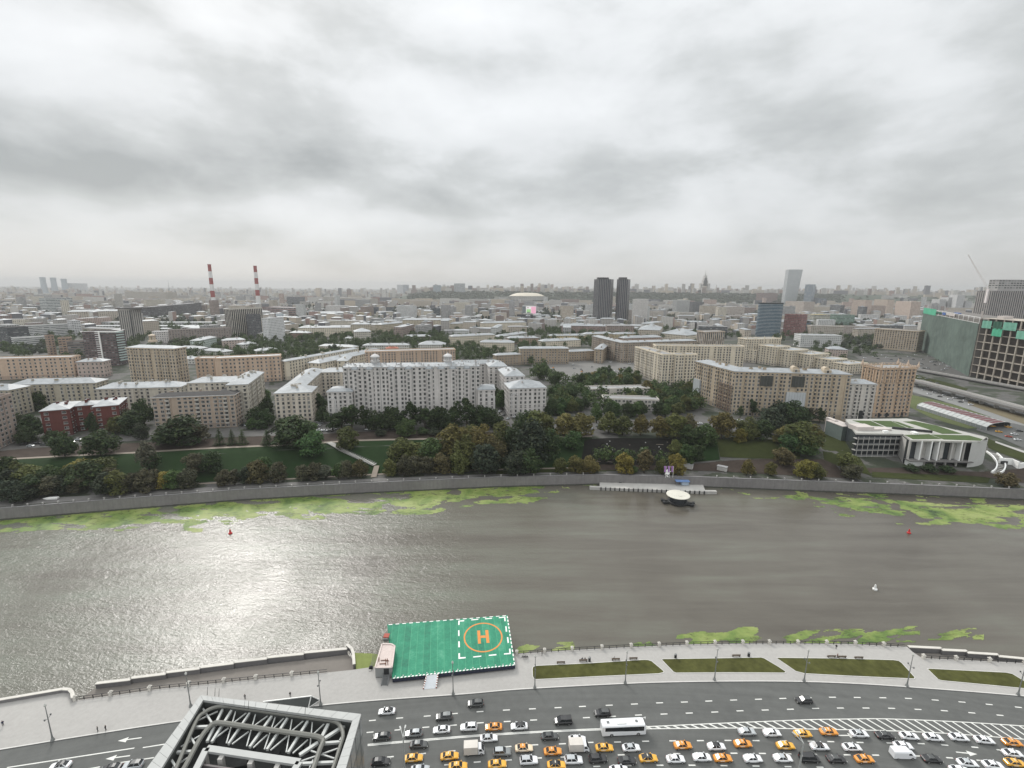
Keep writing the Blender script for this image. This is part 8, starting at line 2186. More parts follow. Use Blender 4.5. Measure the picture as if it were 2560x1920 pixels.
 d = (b - a).normalized(); n = Vector((-d.y, d.x)); d2 = (c - b).normalized(); n2 = Vector((-d2.y, d2.x)); L, L2 = (b - a).length, (c - b).length
 t = thing('unfinished_building', 'unfinished concrete high-rise wrapped in dark green netting', 'building site', (b.x, b.y, 4)); o = tuple(t.location)
 nf = 8; zb = 2; fh = (zt - zb) / nf; fl_ = MB()
 back = a + n2 * 0
 for k in range(nf + 1):
  z = zb + k * fh
  fl_.prism([b[:], c[:], (c + n2 * 40)[:], (b + n2 * 40)[:]], z - .35, z)
 fl_.build('floor_slab', mat('raw_concrete', (.34, .305, .26), .9, var=.25), t, o)
 cm = MB(); dk = MB()
 for k in range(8):
  q = b.lerp(c, k / 7); cm.box((q.x + n2.x, q.y + n2.y, (zt + zb) / 2), (1.3, 1.3, zt - zb))
 for k in range(4): q = b + n2 * (1 + k * 11); cm.box((q.x + .7, q.y, (zt + zb) / 2), (1.0, 1.0, zt - zb))
 cm.build('column', MATS['raw_concrete'], t, o)
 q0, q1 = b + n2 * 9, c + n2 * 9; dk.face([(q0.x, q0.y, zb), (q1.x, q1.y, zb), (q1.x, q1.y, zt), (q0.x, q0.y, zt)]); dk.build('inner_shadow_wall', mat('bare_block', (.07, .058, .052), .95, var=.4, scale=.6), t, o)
 gn = mat('green_netting', (.085, .115, .098), .9, var=.5, scale=.10, scale2=.03); nb_ = MB(); K = 14
 for i in range(K):
  for j in range(10):
   u0, u1 = i / K, (i + 1) / K; z0, z1 = zb + (zt - zb - 7) * j / 10, zb + (zt - zb - 7) * (j + 1) / 10
   q = lambda u, z: (*(a.lerp(b, u) - n * (.6 + .5 * noise.noise(Vector((u * 30, z * .4, 1)))))[:], z)
   nb_.face([q(u0, z0), q(u1, z0), q(u1, z1), q(u0, z1)])
 nb_.build('net', gn, t, o)
 wl_ = MB()
 f3 = [a, b, b + n * 46, a + n * 46]; wl_.prism([p[:] for p in f3], zb, zt - 2); wl_.build('shell', mat('shell_concrete', (.14, .13, .12), .9), t, o)
 fr = MB()
 for k in range(15): q = a.lerp(b, k / 14) - n * .7; fr.bar((q.x, q.y, zt - 7.5), (q.x, q.y, zt + 1), .35)
 for z in (zt - 7, zt + .6): fr.bar((a.x - n.x * .7, a.y - n.y * .7, z), (b.x - n.x * .7, b.y - n.y * .7, z), .4)
 fr.build('scaffold_frame', M_WHITE, t, o)
 bright = mat('bright_green_tarp', (.06, .33, .20), .7, var=.2); blue = mat('blue_tarp', (.05, .11, .30), .7)
 def tarp(u0, u1, z0, z1, m, base=(a, b, n)):
  A_, B_, nn = base; g = MB(); K_ = 5
  for i in range(K_):
   s0, s1 = lerp(u0, u1, i / K_), lerp(u0, u1, (i + 1) / K_); w0, w1 = .9 + .5 * (i % 2), .9 + .5 * ((i + 1) % 2)
   p, q = A_.lerp(B_, s0) - nn * w0, A_.lerp(B_, s1) - nn * w1
   g.face([(p.x, p.y, z0), (q.x, q.y, z0), (q.x, q.y, z1), (p.x, p.y, z1)])
  return g.build('tarpaulin', m, t, o)
 tarp(.0, .31, zt - 8.5, zt + 2.4, bright); tarp(.30, .42, zt - 4, zt - 1, mat('dark_green_tarp', (.02, .08, .05))); tarp(.43, .5, zt - 4.5, zt - .5, blue); tarp(.51, .66, zt - 4, zt, MATS['pinkish_render'])
 pale_t = mat('pale_green_tarp', (.13, .32, .24), .7, var=.3)
 for u0, u1, k, m in ((.10, .40, 1, pale_t), (.43, .70, 1, MATS['dark_green_tarp']), (.44, .74, 2, bright), (.72, 1.1, 1, pale_t), (1.12, 1.5, 2, pale_t), (.02, .09, 0, MATS['pinkish_render'])):
  z1 = zt - (k - 1) * fh - 1.2 - (1.5 if k == 1 else 0); tarp(u0 * .62, u1 * .62, z1 - fh * .95, z1, m, (b, c, n2))
 g = MB(); q = a.lerp(b, .6) + n * 6; g.box((q.x, q.y, zt + .4), (24, 4, 1.4), rz=math.atan2(d.y, d.x)); g.build('site_boards', blue, t, o)
 g = MB(); q = b.lerp(c, .25) + n2 * 12; g.box((q.x, q.y, zt + 2), (12, 8, 4)); g.build('site_hut', MATS['pinkish_render'], t, o)
 # tower rising behind it, with crane
 zt2 = 0
 y2 = b.y + 190; A_, B_, top = PY(2480, 727, y2), PY(2640, 727, y2), PY(2500, 699, y2)
 t = thing('unfinished_tower', 'round-topped grey tower under construction behind the netted building', 'tower', (A_.x, y2, 4)); o = tuple(t.location)
 fp = [A_.to_2d(), B_.to_2d(), B_.to_2d() + Vector((0, 26)), A_.to_2d() + Vector((0, 26))]
 mb = MB(); wall_quads(mb, fp, 4, A_.z, 3.6, 3.6); mb.build('wall', M_FACE4, t, o).color = (.27, .25, .24, 1)
 x0, x1 = PY(2496, 712, y2 + 5).x, B_.x - 4
 fp2 = [Vector((x0, y2 + 5)), Vector((x1, y2 + 5)), Vector((x1, y2 + 22)), Vector((x0, y2 + 22))]
 mb = MB(); wall_quads(mb, fp2, A_.z + 3.1, top.z, 5, 3.8); mb.build('crown', M_FACE2, t, o).color = (.30, .29, .28, 1)
 mb = MB(); mb.prism([p[:] for p in fp], A_.z - .3, A_.z); mb.prism([p[:] for p in fp2], top.z - .3, top.z); mb.build('roof', M_ROOFG, t, o)
 q0, q1 = PY(2470, 722, y2 - 8), PY(2420, 636, y2 - 8)
 t = thing('tower_crane', 'thin pale crane jib slanting above the round-topped tower', 'crane', (q0.x, q0.y, q0.z)); o = tuple(t.location); mb = MB()
 s = (q1 - q0); nn = Vector((s.z, 0, -s.x)).normalized(); 
 for w in (-1.3, 1.3): mb.bar(q0 + nn * w, q1 + nn * w * .3, .34)
 for k in range(16): u = k / 16; mb.bar(q0 + s * u + nn * 1.3 * (1 - .7 * u), q0 + s * (u + .06) - nn * 1.3 * (1 - .7 * u), .18)
 mb.build('jib', mat('pale_steel', (.72, .66, .64)), t, o); mb = MB(); mb.bar(Vector((q0.x, q0.y, A_.z - 20)), q0, 2.2); mb.build('crane_mast', MATS['pale_steel'], t, o)
right_side()
# ================================================================ ground sheets of the far side
def sheet(name, top, bot, m, label, rows=8, n=3, lift=.12, kind='structure'):
 a, b = spline(top, n), spline(bot, n)
 A, B = [G(*p) for p in a], [G(*p) for p in b]
 mb = MB(); W = len(A)
 for j in range(rows + 1):
  for i in range(W):
   q = A[i].lerp(B[i], j / rows); mb.v.append((q.x, q.y, hz(q.x, q.y) + lift))
 for j in range(rows):
  for i in range(W - 1):
   k = j * W + i; mb.f.append((k + W, k + W + 1, k + 1, k)); mb.mi.append(0); mb.uv.append(None)
 return tag(mb.build(name, m, smooth_=True), label, kind=kind)
def sheets():
 X = [-300, -150, 0, 150, 340, 500, 640, 745, 900, 1100, 1300, 1480]
 topY = [1190, 1170, 1152, 1143, 1133.5, 1124, 1117.5, 1113, 1103, 1099, 1096, 1093]
 botY = [1275, 1253, 1236, 1224, 1212, 1206, 1200, 1196, 1188, 1179, 1172, 1168]
 T, B = list(zip(X, topY)), list(zip(X, botY))
 sheet('grass_slope', T, B, M_GRASS, 'dark green grass slope of the embankment park', 14)
 sheet('path', [(x, y - 3.4) for x, y in T[1:]], [(x, y + .4) for x, y in T[1:]], M_PATH, 'pale path along the top of the grass slope', 2, lift=.22)
 sheet('dirt', [(x, y - 26 + max(0, x - 900) * .03) for x, y in T], [(x, y - 3.6) for x, y in T], M_DIRT, 'brown earth strip between street and slope path', 4, lift=.10)
 sheet('upper_street', [(-300, 1150), (0, 1112), (200, 1100), (420, 1082), (600, 1078), (760, 1074), (900, 1068), (1100, 1063), (1300, 1058), (1500, 1052), (1700, 1048), (1850, 1050)], [(-300, 1166), (0, 1128), (200, 1112), (420, 1098), (600, 1092), (760, 1088), (900, 1080), (1100, 1074), (1300, 1072), (1500, 1074), (1700, 1078), (1850, 1076)], M_ASPH2, 'grey street between the park slope and the apartment blocks', 3, lift=.16)
 sheet('lower_path', [(340, 1217), (600, 1203), (724, 1196.5), (900, 1187), (1173, 1174.5), (1480, 1168)], [(340, 1220), (600, 1206), (724, 1199.5), (900, 1190), (1173, 1177.5), (1480, 1171)], M_PATH, 'pale path at the foot of the slope', 1, lift=.2)
 sheet('embankment_road', [(-300, 1284), (0, 1254), (300, 1234), (600, 1213), (900, 1198), (1240, 1185), (1480, 1179)], [(-300, 1296), (0, 1267), (300, 1244), (600, 1221), (900, 1205), (1240, 1190), (1480, 1184)], M_CONCD, 'dark embankment lane behind the granite wall', 2, lift=.08)
 sheet('lawn_strip', [(1240, 1178), (1340, 1174), (1500, 1170), (1555, 1169)], [(1240, 1186), (1340, 1182), (1500, 1178), (1555, 1178)], M_GRASSO, 'olive lawn strip left of the pier', 2, lift=.14)
 sheet('soil_slope', [(1462, 1099), (1520, 1096), (1600, 1096), (1680, 1098)], [(1452, 1160), (1520, 1162), (1600, 1164), (1690, 1164)], M_SOIL, 'black freshly dug soil slope in the middle of the park', 12, lift=.25)
 sheet('olive_slope', [(1790, 1098), (1860, 1096), (1940, 1100), (2000, 1108)], [(1800, 1143), (1860, 1146), (1940, 1148), (2000, 1148)], M_GRASSO, 'olive grass slope right of the dark soil', 10, lift=.25)
 sheet('dark_slope', [(1690, 1100), (1790, 1099)], [(1690, 1160), (1800, 1150)], M_GRASS, 'dark grass between soil and olive slope', 10, lift=.22)
 sheet('dirt', [(1500, 1162), (1700, 1162), (1850, 1150), (2000, 1148), (2080, 1150)], [(1500, 1176), (1700, 1176), (1850, 1182), (2000, 1190), (2120, 1196)], M_DIRT, 'brown rubble strip above the pier', 4, lift=.2)
 sheet('square', [(1330, 904), (1420, 903), (1500, 900), (1590, 905)], [(1325, 950), (1420, 948), (1500, 945), (1590, 936)], mat('pale_square', (.135, .132, .125), .9, var=.15), 'pale square with parked and moving cars before the palace', 4, lift=.2)
 sheet('grass_bank', [(2040, 1082), (2100, 1090), (2128, 1120)], [(2060, 1150), (2110, 1170), (2180, 1190)], M_GRASSO, 'grass bank left of the museum', 6, lift=.25)
 sheet('lawn_strip', [(2180, 1180), (2300, 1186), (2420, 1190), (2475, 1196)], [(2180, 1194), (2300, 1200), (2420, 1206), (2470, 1208)], M_GRASSO, 'olive lawn strip before the museum', 3, lift=.2)
 sheet('forecourt', [(2100, 1172), (2250, 1170), (2450, 1180), (2600, 1165)], [(2100, 1184), (2250, 1184), (2450, 1192), (2600, 1215)], M_DIRT, 'brown site yard before the museum', 4, lift=.15)
 sheet('plaza', [(2120, 878), (2220, 886), (2320, 898), (2430, 925)], [(2150, 900), (2230, 912), (2330, 935), (2420, 962)], M_ASPH2, 'grey plaza with parked cars under the netted building', 4, lift=.2)
 sheet('verge', [(2290, 938), (2360, 955), (2420, 972)], [(2286, 948), (2350, 966), (2410, 984)], M_GRASSO, 'grass strip below the pale parapet', 3, lift=.3)
 ol = mat('verge_grass', (.07, .085, .03), .95, var=.3)
 sheet('verge', [(2270, 985), (2400, 1016), (2560, 1062)], [(2262, 1010), (2330, 1045), (2420, 1072)], ol, 'grass verge between orange tower and canopy', 6, lift=.12)
 hw = mat('light_asphalt', (.17, .17, .165), .92, var=.15)
 sheet('highway', [(2270, 962), (2360, 978), (2460, 1005), (2560, 1034), (2700, 1075)], [(2270, 978), (2360, 1004), (2450, 1034), (2560, 1074), (2700, 1125)], hw, 'pale multi-lane road running off to the right', 4, lift=.3)
 sheet('verge', [(2420, 1000), (2500, 1022), (2600, 1048)], [(2420, 1012), (2500, 1040), (2600, 1076)], mat('dry_verge', (.12, .10, .06), .95, var=.3), 'dry brown verge beside the flyover', 3, lift=.42)
 sheet('slip_road', [(2450, 1062), (2520, 1058), (2570, 1068), (2700, 1100)], [(2440, 1076), (2500, 1096), (2560, 1122), (2700, 1180)], M_ASPH, 'dark slip road coming out of the vaulted canopy', 5, lift=.34)
 sheet('slip_wall', [(2488, 1104), (2540, 1122), (2600, 1142)], [(2488, 1108), (2540, 1127), (2600, 1148)], M_PAVE, 'pale kerb strip below the slip road', 2, lift=.5)
 sheet('verge', [(2466, 1096), (2520, 1116), (2600, 1150)], [(2470, 1120), (2520, 1140), (2600, 1170)], M_GRASSO, 'grass bank between museum and slip road', 4, lift=.3)
 sheet('street', [(676, 862), (690, 862)], [(612, 1074), (652, 1074)], M_ASPH2, 'narrow street between the brown block and the beige block', 30, lift=.14)
 sheet('street', [(800, 985), (812, 985)], [(795, 1074), (822, 1074)], M_ASPH2, 'yard lane left of the long white block', 14, lift=.14)
 sheet('street', [(1247, 1022), (1262, 1022)], [(1235, 1066), (1290, 1066)], M_ASPH2, 'pale yard lane between the white blocks', 8, lift=.14)
 sheet('motorway', [(1337, 772), (1372, 786), (1420, 797), (1520, 810)], [(1334, 775), (1362, 794), (1420, 806), (1520, 818)], mat('hazy_motorway', (.33, .32, .30), .9), 'hazy motorway curving past the advertising screen', 3, lift=1.5)
 sheet('rail_yard', [(600, 797), (800, 800), (1000, 800), (1150, 800)], [(600, 812), (800, 814), (1000, 812), (1150, 806)], mat('rail_ballast', (.085, .08, .076), .95, var=.4, scale=.15), 'dark railway yard in the middle distance', 3, lift=.8)
 sheet('rail_yard', [(1660, 808), (1800, 815), (1900, 822)], [(1660, 818), (1800, 830), (1900, 840)], MATS['rail_ballast'], 'dark railway yard left of the round glass tower', 3, lift=.8)
 # stair down the slope
 w = [G(x, y) for x, y in ((822, 1108), (850, 1124), (890, 1143), (938, 1164))]
 t = thing('park_stair', 'long pale stair running diagonally down the grass slope', 'stairs', w[0]); o = tuple(t.location)
 mb = MB(); rb = MB()
 for a, b in zip(w, w[1:]):
  for k in range(10):
   p = a.lerp(b, (k + .5) / 10); d = (b - a); mb.box((p.x, p.y, hz(p.x, p.y) + .45), (3.6, 1.1, .4), rz=math.atan2(d.y, d.x) + 1.57)
  for s in (-2, 2):
   d = (b - a).normalized(); nn = Vector((-d.y, d.x, 0)) * s; rb.bar(a + nn + Vector((0, 0, 1.1)), b + nn + Vector((0, 0, 1.1)), .15)
 mb.build('flight', M_CONC, t, o); rb.build('handrail', M_GREYM, t, o)
 p, q = G(942, 1165), G(934, 1194); mb = MB(); mb.bar((p.x, p.y, p.z + .25), (q.x, q.y, q.z + .25), 3.4, .2); tag(mb.build('path', M_PATH), 'pale path from the stair foot to the embankment', kind='structure')
 # dug-up site: planks and white sacks on the black slope
 rr = random.Random(8)
 first = None
 for k in range(20):
  x, y = rr.uniform(1480, 1670), rr.uniform(1103, 1158); g = G(x, y)
  mb = MB(); mb.box((0, 0, .2), (rr.uniform(.4, 1.2) if k % 9 else 5, .35, .25))
  ob = mb.build('timber', M_WHITE if k % 3 else M_PATH); ob.location = (g.x, g.y, g.z + .2); ob.rotation_euler = (0, 0, rr.uniform(-.4, .4)); tag(ob, 'pale plank or sack lying on the black soil slope', 'timber', 'pale planks on the black soil')
 for x, y, lab in ((1805, 1176, 'grey site hut on the rubble above the embankment'), (1720, 1170, 'small wooden site hut above the pier')):
  g = G(x, y); t = thing('site_hut', lab, 'hut', g); mb = MB(); mb.box((0, 0, 1.4), (6, 3, 2.8), rz=-.6); mb.build('wall', M_CONC, t); mb = MB(); mb.box((0, 0, 2.95), (6.4, 3.4, .25), rz=-.6); mb.build('roof', M_ROOFG, t)
 for x0, y0, lab in ((33, 1250, 'white upturned boat shape on the left embankment'), (118, 1249, 'long white boat on the left embankment')):
  g = G(x0 + 10, y0); mb = MB(); loft(mb, [[(-4, -.1, .3), (-4, .1, .3), (-4, .1, .7), (-4, -.1, .7)], [(-1.5, -.9, 0), (-1.5, .9, 0), (-1.5, 1.1, .9), (-1.5, -1.1, .9)], [(3.5, -.9, 0), (3.5, .9, 0), (3.5, 1.0, .9), (3.5, -1.0, .9)]])
  ob = mb.build('dinghy', M_WHITE); ob.location = g + Vector((0, 0, .3)); ob.rotation_euler = (0, 0, .15); tag(ob, lab, 'boat')
sheets()
def flyover():
 a, b, c = P(2300, 952, 13), P(2430, 985, 13), P(2640, 1040, 13)
 t = thing('flyover', 'elevated road deck on concrete piers at the right', 'flyover', (a.x, a.y, 6)); o = tuple(t.location); mb = MB(); rl = MB()
 for p, q in ((a, b), (b, c)):
  mb.bar((p.x, p.y + 9, 12), (q.x, q.y + 9, 12), 17, 2.0)
  for s in (.7, 17.3): rl.bar((p.x, p.y + s, 13.6), (q.x, q.y + s, 13.6), .4, 1.3)
 mb.build('deck', M_CONCD, t, o); rl.build('parapet', M_CONC, t, o)
 for k in range(9):
  q = a.lerp(b, k / 4) if k < 4 else b.lerp(c, (k - 4) / 5); mb = MB(); mb.box((q.x, q.y + 4, 8.4), (3.2, 2.2, 6)); mb.box((q.x, q.y + 5, 10.8), (3.4, 10, .8)); mb.build('pier', M_CONC, t, o)
 a, b = P(2310, 925, 9), P(2470, 975, 9)
 t = thing('parapet_wall', 'long pale bridge parapet under the netted building', 'wall', a); o = tuple(t.location); mb = MB()
 for k in range(2): mb.bar((a.x, a.y + k * 14, 8), (b.x + 60, b.y + k * 14 - 10, 8), .8, 3)
 mb.build('wall_body', M_PAVE, t, o); mb = MB(); mb.bar((a.x, a.y + 7, 7.2), (b.x + 60, b.y - 3, 7.2), 13, .8); mb.build('deck', M_ASPH2, t, o)
flyover()
def far_cars():
 mb = MB(); loft(mb, [[(x, -hw, .3), (x, -hw, bz), (x, hw, bz), (x, hw, .3)] for x, bz, hw in ((-2.2, .8, .8), (-1.9, 1.0, .9), (1.4, .95, .9), (2.2, .65, .75))])
 mb.mesh([(-1.7, -.8, .98), (1.0, -.8, .95), (1.0, .8, .95), (-1.7, .8, .98), (-1.0, -.62, 1.45), (.3, -.62, 1.45), (.3, .62, 1.45), (-1.0, .62, 1.45)], [(4, 5, 6, 7), ], 0)
 mb.mesh([(-1.7, -.8, .98), (1.0, -.8, .95), (1.0, .8, .95), (-1.7, .8, .98), (-1.0, -.62, 1.45), (.3, -.62, 1.45), (.3, .62, 1.45), (-1.0, .62, 1.45)], [(0, 1, 5, 4), (1, 2, 6, 5), (2, 3, 7, 6), (3, 0, 4, 7)], 1)
 for x in (-1.4, 1.4):
  for y in (-.82, .82): mb.tube((x, y - .1, .32), (x, y + .1, .32), .32, n=8, m=2)
 proto = mb.build('parked_car', [M_CAR, M_CGLASS, M_TYRE])
 cols = [('white', C_W), ('black', C_K), ('grey', C_G), ('silver', C_S), ('dark', C_D), ('white', C_W)]
 rr = random.Random(21); first = [1]
 def put(x, y, rz, where, lift=.35, col=None):
  q = G(x, y); o = proto if first else proto.copy()
  if first: first.clear()
  else: COL.objects.link(o)
  nm, c = col or cols[rr.randrange(6)]; o.location = (q.x, q.y, q.z + lift); o.rotation_euler = (0, 0, rz + rr.uniform(-.08, .08)); o.color = (*c, 1)
  tag(o, f'{nm} parked car {where}', 'car', 'cars ' + where)
 for k in range(5): put(608 + k * 9.5, 1065 - k * .4, 1.3, 'beside the brown block with the dark roof')
 for k in range(4): put(653 + k * 9, 1063, 1.3, 'before the beige U-shaped block')
 for k in range(9): put(800 + (k % 2) * 3 - k * .3, 1022 + k * 5.5, .3 if k % 2 else 1.4, 'in the yard lane left of the long white block')
 for k in range(3): put(799 + k * 13, 1078 + k, .1, 'at the street corner below the yard lane')
 for x, y in ((927, 1065), (920, 1076), (835, 1075)): put(x, y, .05, 'on the street before the long white block', col=cols[0])
 for k in range(16): put(1392 + (k % 8) * 20 + (k // 8) * 8, 1064 + (k // 8) * 8 + rr.uniform(-2, 2), 1.2 + rr.uniform(-.2, .3), 'in the car park under the ochre trees')
 for k in range(8): put(1730 + k * 20, 1052 + (k % 3) * 9, .1, 'under the trees before the tan block')
 for x, y, c in ((1728, 1074, 5), (1748, 1078, 1), (1765, 1076, 4)): put(x, y, .1, 'in the lay-by left of the round ochre tree', col=cols[c])
 for k in range(9): put(60 + k * 17, 1114 - k * 1.6 + (k % 2) * 5, .15, 'at the kerb before the red brick school')
 for k in range(26): put(1340 + rr.uniform(0, 235), rr.uniform(906, 944), rr.choice((.1, .1, 1.2)), 'on the square before the brown palace', col=[None, ('orange', C_O)][k % 4 == 0])
 for k in range(6): put(1250 + k * 5 + (k % 2) * 22, 1030 + k * 4.5, 1.1, 'in the lane between the white blocks')
 for k in range(10): put(2310 + k * 13, 976 + k * 3.4 + (k % 2) * 7, -.3, 'on the pale road behind the canopy', .5)
 for x, y, c in ((2497, 1082, ('yellow', C_Y)), (2521, 1094, ('red', (.4, .06, .03))), (2544, 1102, cols[0]), (2480, 1068, ('yellow', C_Y)), (2520, 1070, ('yellow', C_Y)), (2548, 1080, cols[1]), (2536, 1088, cols[0])): put(x, y, -.35, 'on the slip road beyond the canopy', .5, c)
 for k in range(26): put(2300 + rr.uniform(0, 150), 893 + rr.uniform(0, 36), -.3, 'under the netted building', .5)
 for k in range(20): put(2290 + k * 9, 938 + k * 3.6 + (k % 3) * 4, -.35, 'on the ramps below the flyover', .5)
 for k in range(14): put(2140 + k * 11, 884 + (k % 3) * 5 + k * .8, -.1, 'on the plaza behind the orange tower', .5)
 for k in range(10): put(2170 + k * 17, 872 + k * 1.6 + (k % 2) * 5, -.1, 'in the car park before the pilastered tan block', .5)
far_cars()
# ================================================================ trees of the town: scattered by quarter, clear of the buildings
def clear(q, r):
 for x, y, rr_, fp in USED_FP:
  if abs(q.x - x) < rr_ + r and abs(q.y - y) < rr_ + r:
   g = grow(fp, r)
   if inside(g, q.to_2d()): return False
 return True
def town_trees():
 rr = random.Random(77)
 Z = [ # x0 x1 y0 y1 (foot in the picture), number, height in metres, where, colours
     (1372, 1470, 950, 1042, 26, 13, 'in the green square behind the ochre street trees', ('dark', 'green', 'dark', 'olive', 'bright')), (1460, 1600, 936, 972, 20, 13, 'between the square and the white school', ('green', 'olive', 'bright', 'dark', 'ochre')),
     (1520, 1700, 1006, 1044, 18, 13, 'before the white school', ('dark', 'dark', 'green', 'olive')), (1610, 1745, 985, 1030, 22, 13, 'between the white school and the tan block', ('olive', 'green', 'ochre', 'dark', 'bright')), (1330, 1372, 924, 955, 6, 12, 'at the corner of the square', ('bright', 'green')),
     (745, 797, 842, 925, 20, 13, 'along the leafy street', ('green', 'olive', 'bright', 'dark')), (802, 850, 880, 912, 10, 14, 'between the receding white-roofed ranges', ('dark', 'green')), (872, 914, 868, 906, 10, 14, 'beside the second receding range', ('dark', 'green')),
     (828, 880, 836, 848, 6, 14, 'before the long cream range', ('dark', 'green')), (930, 1092, 836, 872, 24, 12, 'in the courtyards, centre', ('dark', 'green', 'green', 'olive')), (1120, 1200, 866, 902, 12, 12, 'behind the white wing, centre', ('green', 'bright', 'olive', 'dark')),
     (600, 720, 852, 888, 20, 11, 'below the white tower block', ('green', 'dark', 'green')), (443, 560, 862, 902, 14, 11, 'among the pale low blocks, left', ('dark', 'green', 'teal')), (0, 120, 872, 890, 10, 12, 'behind the peach block at the left', ('dark', 'olive', 'green')), (428, 488, 915, 940, 6, 12, 'between ornate tower and peach block', ('dark', 'green')),
     (2110, 2190, 848, 890, 16, 13, 'in the dark grove left of the pilastered tan block', ('dark', 'teal', 'green')), (1950, 2010, 850, 872, 6, 12, 'below the round glass tower', ('dark', 'green')), (2040, 2110, 868, 880, 5, 11, 'before the white long office', ('dark', 'green')), (1463, 1530, 893, 903, 8, 11, 'before the brown palace wing', ('dark', 'green')), (1270, 1330, 852, 868, 8, 11, 'left of the brown palace', ('olive', 'dark', 'ochre'))]
 for x0, x1, y0, y1, n, h, where, cs in Z:
  k = tries = 0
  while k < n and tries < n * 14:
   tries += 1
   x, y = rr.uniform(x0, x1), rr.uniform(y0, y1); q = G(x, y)
   if not clear(q, 2.0): continue
   if any((q.x - a) ** 2 + (q.y - b) ** 2 < (5.0) ** 2 for a, b, c in TREE_AT): continue
   if N_TREES > 318: return
   c = cs[rr.randrange(len(cs))]
   tree(0, 0, 0, h * rr.uniform(.75, 1.2), rr.choice(('round', 'round', 'round', 'tall')), c, where, loc=q); k += 1
town_trees()
def woodland():
 """distant trees nobody could count: one mass"""
 rr = random.Random(5); mb = MB()
 def clump(q, r, h):
  n = 6; vs = []
  for k, (s, z) in enumerate(((.75, .15), (1.0, .45), (.7, .8), (.12, 1.0))):
   for i in range(n):
    a = 2 * math.pi * (i + .5 * k) / n; w = r * s * rr.uniform(.75, 1.2)
    vs.append((q.x + w * math.cos(a), q.y + w * math.sin(a), q.z - 1 + h * z * rr.uniform(.88, 1.1)))
  mb.mesh(vs, [(k * n + i, k * n + (i + 1) % n, (k + 1) * n + (i + 1) % n, (k + 1) * n + i) for k in range(3) for i in range(n)] + [tuple(range(3 * n, 4 * n))])
 zones = [(1020, 2100, 727, 757, 4200, 11), (985, 1085, 757, 782, 260, 11), (1340, 1480, 760, 800, 260, 10), (1430, 1700, 756, 782, 420, 11), (1672, 1820, 792, 810, 170, 11), (1200, 1300, 778, 800, 90, 10), (2010, 2110, 792, 818, 130, 11), (2110, 2310, 796, 838, 260, 11), (60, 380, 786, 803, 150, 11), (380, 570, 792, 806, 120, 10), (600, 900, 748, 800, 260, 9), (900, 1250, 800, 835, 200, 10), (1400, 1560, 818, 838, 120, 9),
             (420, 580, 838, 866, 90, 10), (0, 200, 760, 800, 130, 10), (1820, 1960, 772, 806, 150, 11), (660, 960, 800, 830, 140, 9), (1540, 1760, 836, 850, 40, 9), (0, 120, 862, 884, 40, 9), (2100, 2290, 842, 872, 90, 10), (0, 2560, 735, 775, 900, 10)]
 for x0, x1, y0, y1, n, h in zones:
  for _ in range(n):
   q = G(rr.uniform(x0, x1), rr.uniform(y0, y1))
   if q.y > 9000 or not clear(q, 1): continue
   s = rr.uniform(.7, 1.3) * (1.0 if q.y < 1500 else 1.25)
   if q.z > 13 and q.y > 3200: clump(q, h * .95 * s, h * .9)
   else: clump(q, h * .46 * s, h * s)
 m = bpy.data.materials.new('far_foliage'); m.use_nodes = True; g = NT(m.node_tree); b = m.node_tree.nodes['Principled BSDF']
 geo = g.n('NewGeometry'); isl = geo.outputs['Random Per Island']; nn = g.noise(geo.outputs['Position'], .35, 4, .65)
 f = g.m('ADD', g.m('MULTIPLY', isl, .25), g.m('MULTIPLY', nn, .5)); f = g.m('ADD', f, .42)
 g.set(b.inputs['Base Color'], g.mix(1, g.ramp(isl, [(.2, (.016, .026, .013)), (.6, (.020, .030, .014)), (.95, (.032, .034, .016))]), g.vec(f, f, f), 'MULTIPLY')); b.inputs['Roughness'].default_value = .9
 tag(mb.build('woodland', m), 'distant woods and groves on the hills and between the far houses', kind='stuff')
woodland()
def groves():
 """the smaller courtyard trees between the houses: a mass of leaf clumps"""
 rr = random.Random(15); mb = MB(); n = 0
 def one(q, h):
  lobes = [(q.x, q.y, q.z + h * .52, h * .36, 1.15)] + [(q.x + rr.uniform(-1, 1) * h * .22, q.y + rr.uniform(-1, 1) * h * .22, q.z + h * rr.uniform(.3, .75), h * rr.uniform(.16, .24), 1) for _ in range(4)]
  crown_leaves(mb, lobes, 150, h * .13, rr)
 for x0, x1, y0, y1, k in ((740, 800, 838, 925, 80), (800, 860, 850, 912, 80), (868, 1110, 834, 876, 260), (1110, 1240, 846, 905, 120), (590, 745, 846, 900, 130), (430, 600, 845, 905, 120), (0, 430, 840, 900, 110), (1240, 1480, 826, 872, 180), (1375, 1600, 945, 1030, 70), (1590, 1760, 975, 1030, 50), (1480, 1780, 820, 850, 50), (1950, 2190, 842, 905, 90), (420, 1000, 814, 850, 130), (1000, 1230, 812, 836, 60), (1340, 1420, 826, 836, 20), (0, 2400, 784, 852, 900), (1480, 1760, 855, 880, 30), (1240, 1420, 880, 903, 40), (1325, 1380, 905, 950, 16), (1470, 1690, 1158, 1168, 9)):
  for _ in range(k):
   q = G(rr.uniform(x0, x1), rr.uniform(y0, y1))
   if clear(q, 2.0): one(q, rr.uniform(9, 17))
 tag(mb.build('courtyard_grove', M_LEAF), 'mass of green courtyard trees between the apartment blocks', kind='stuff').color = (.050, .078, .029, 1)
groves()
print('TREES', N_TREES)
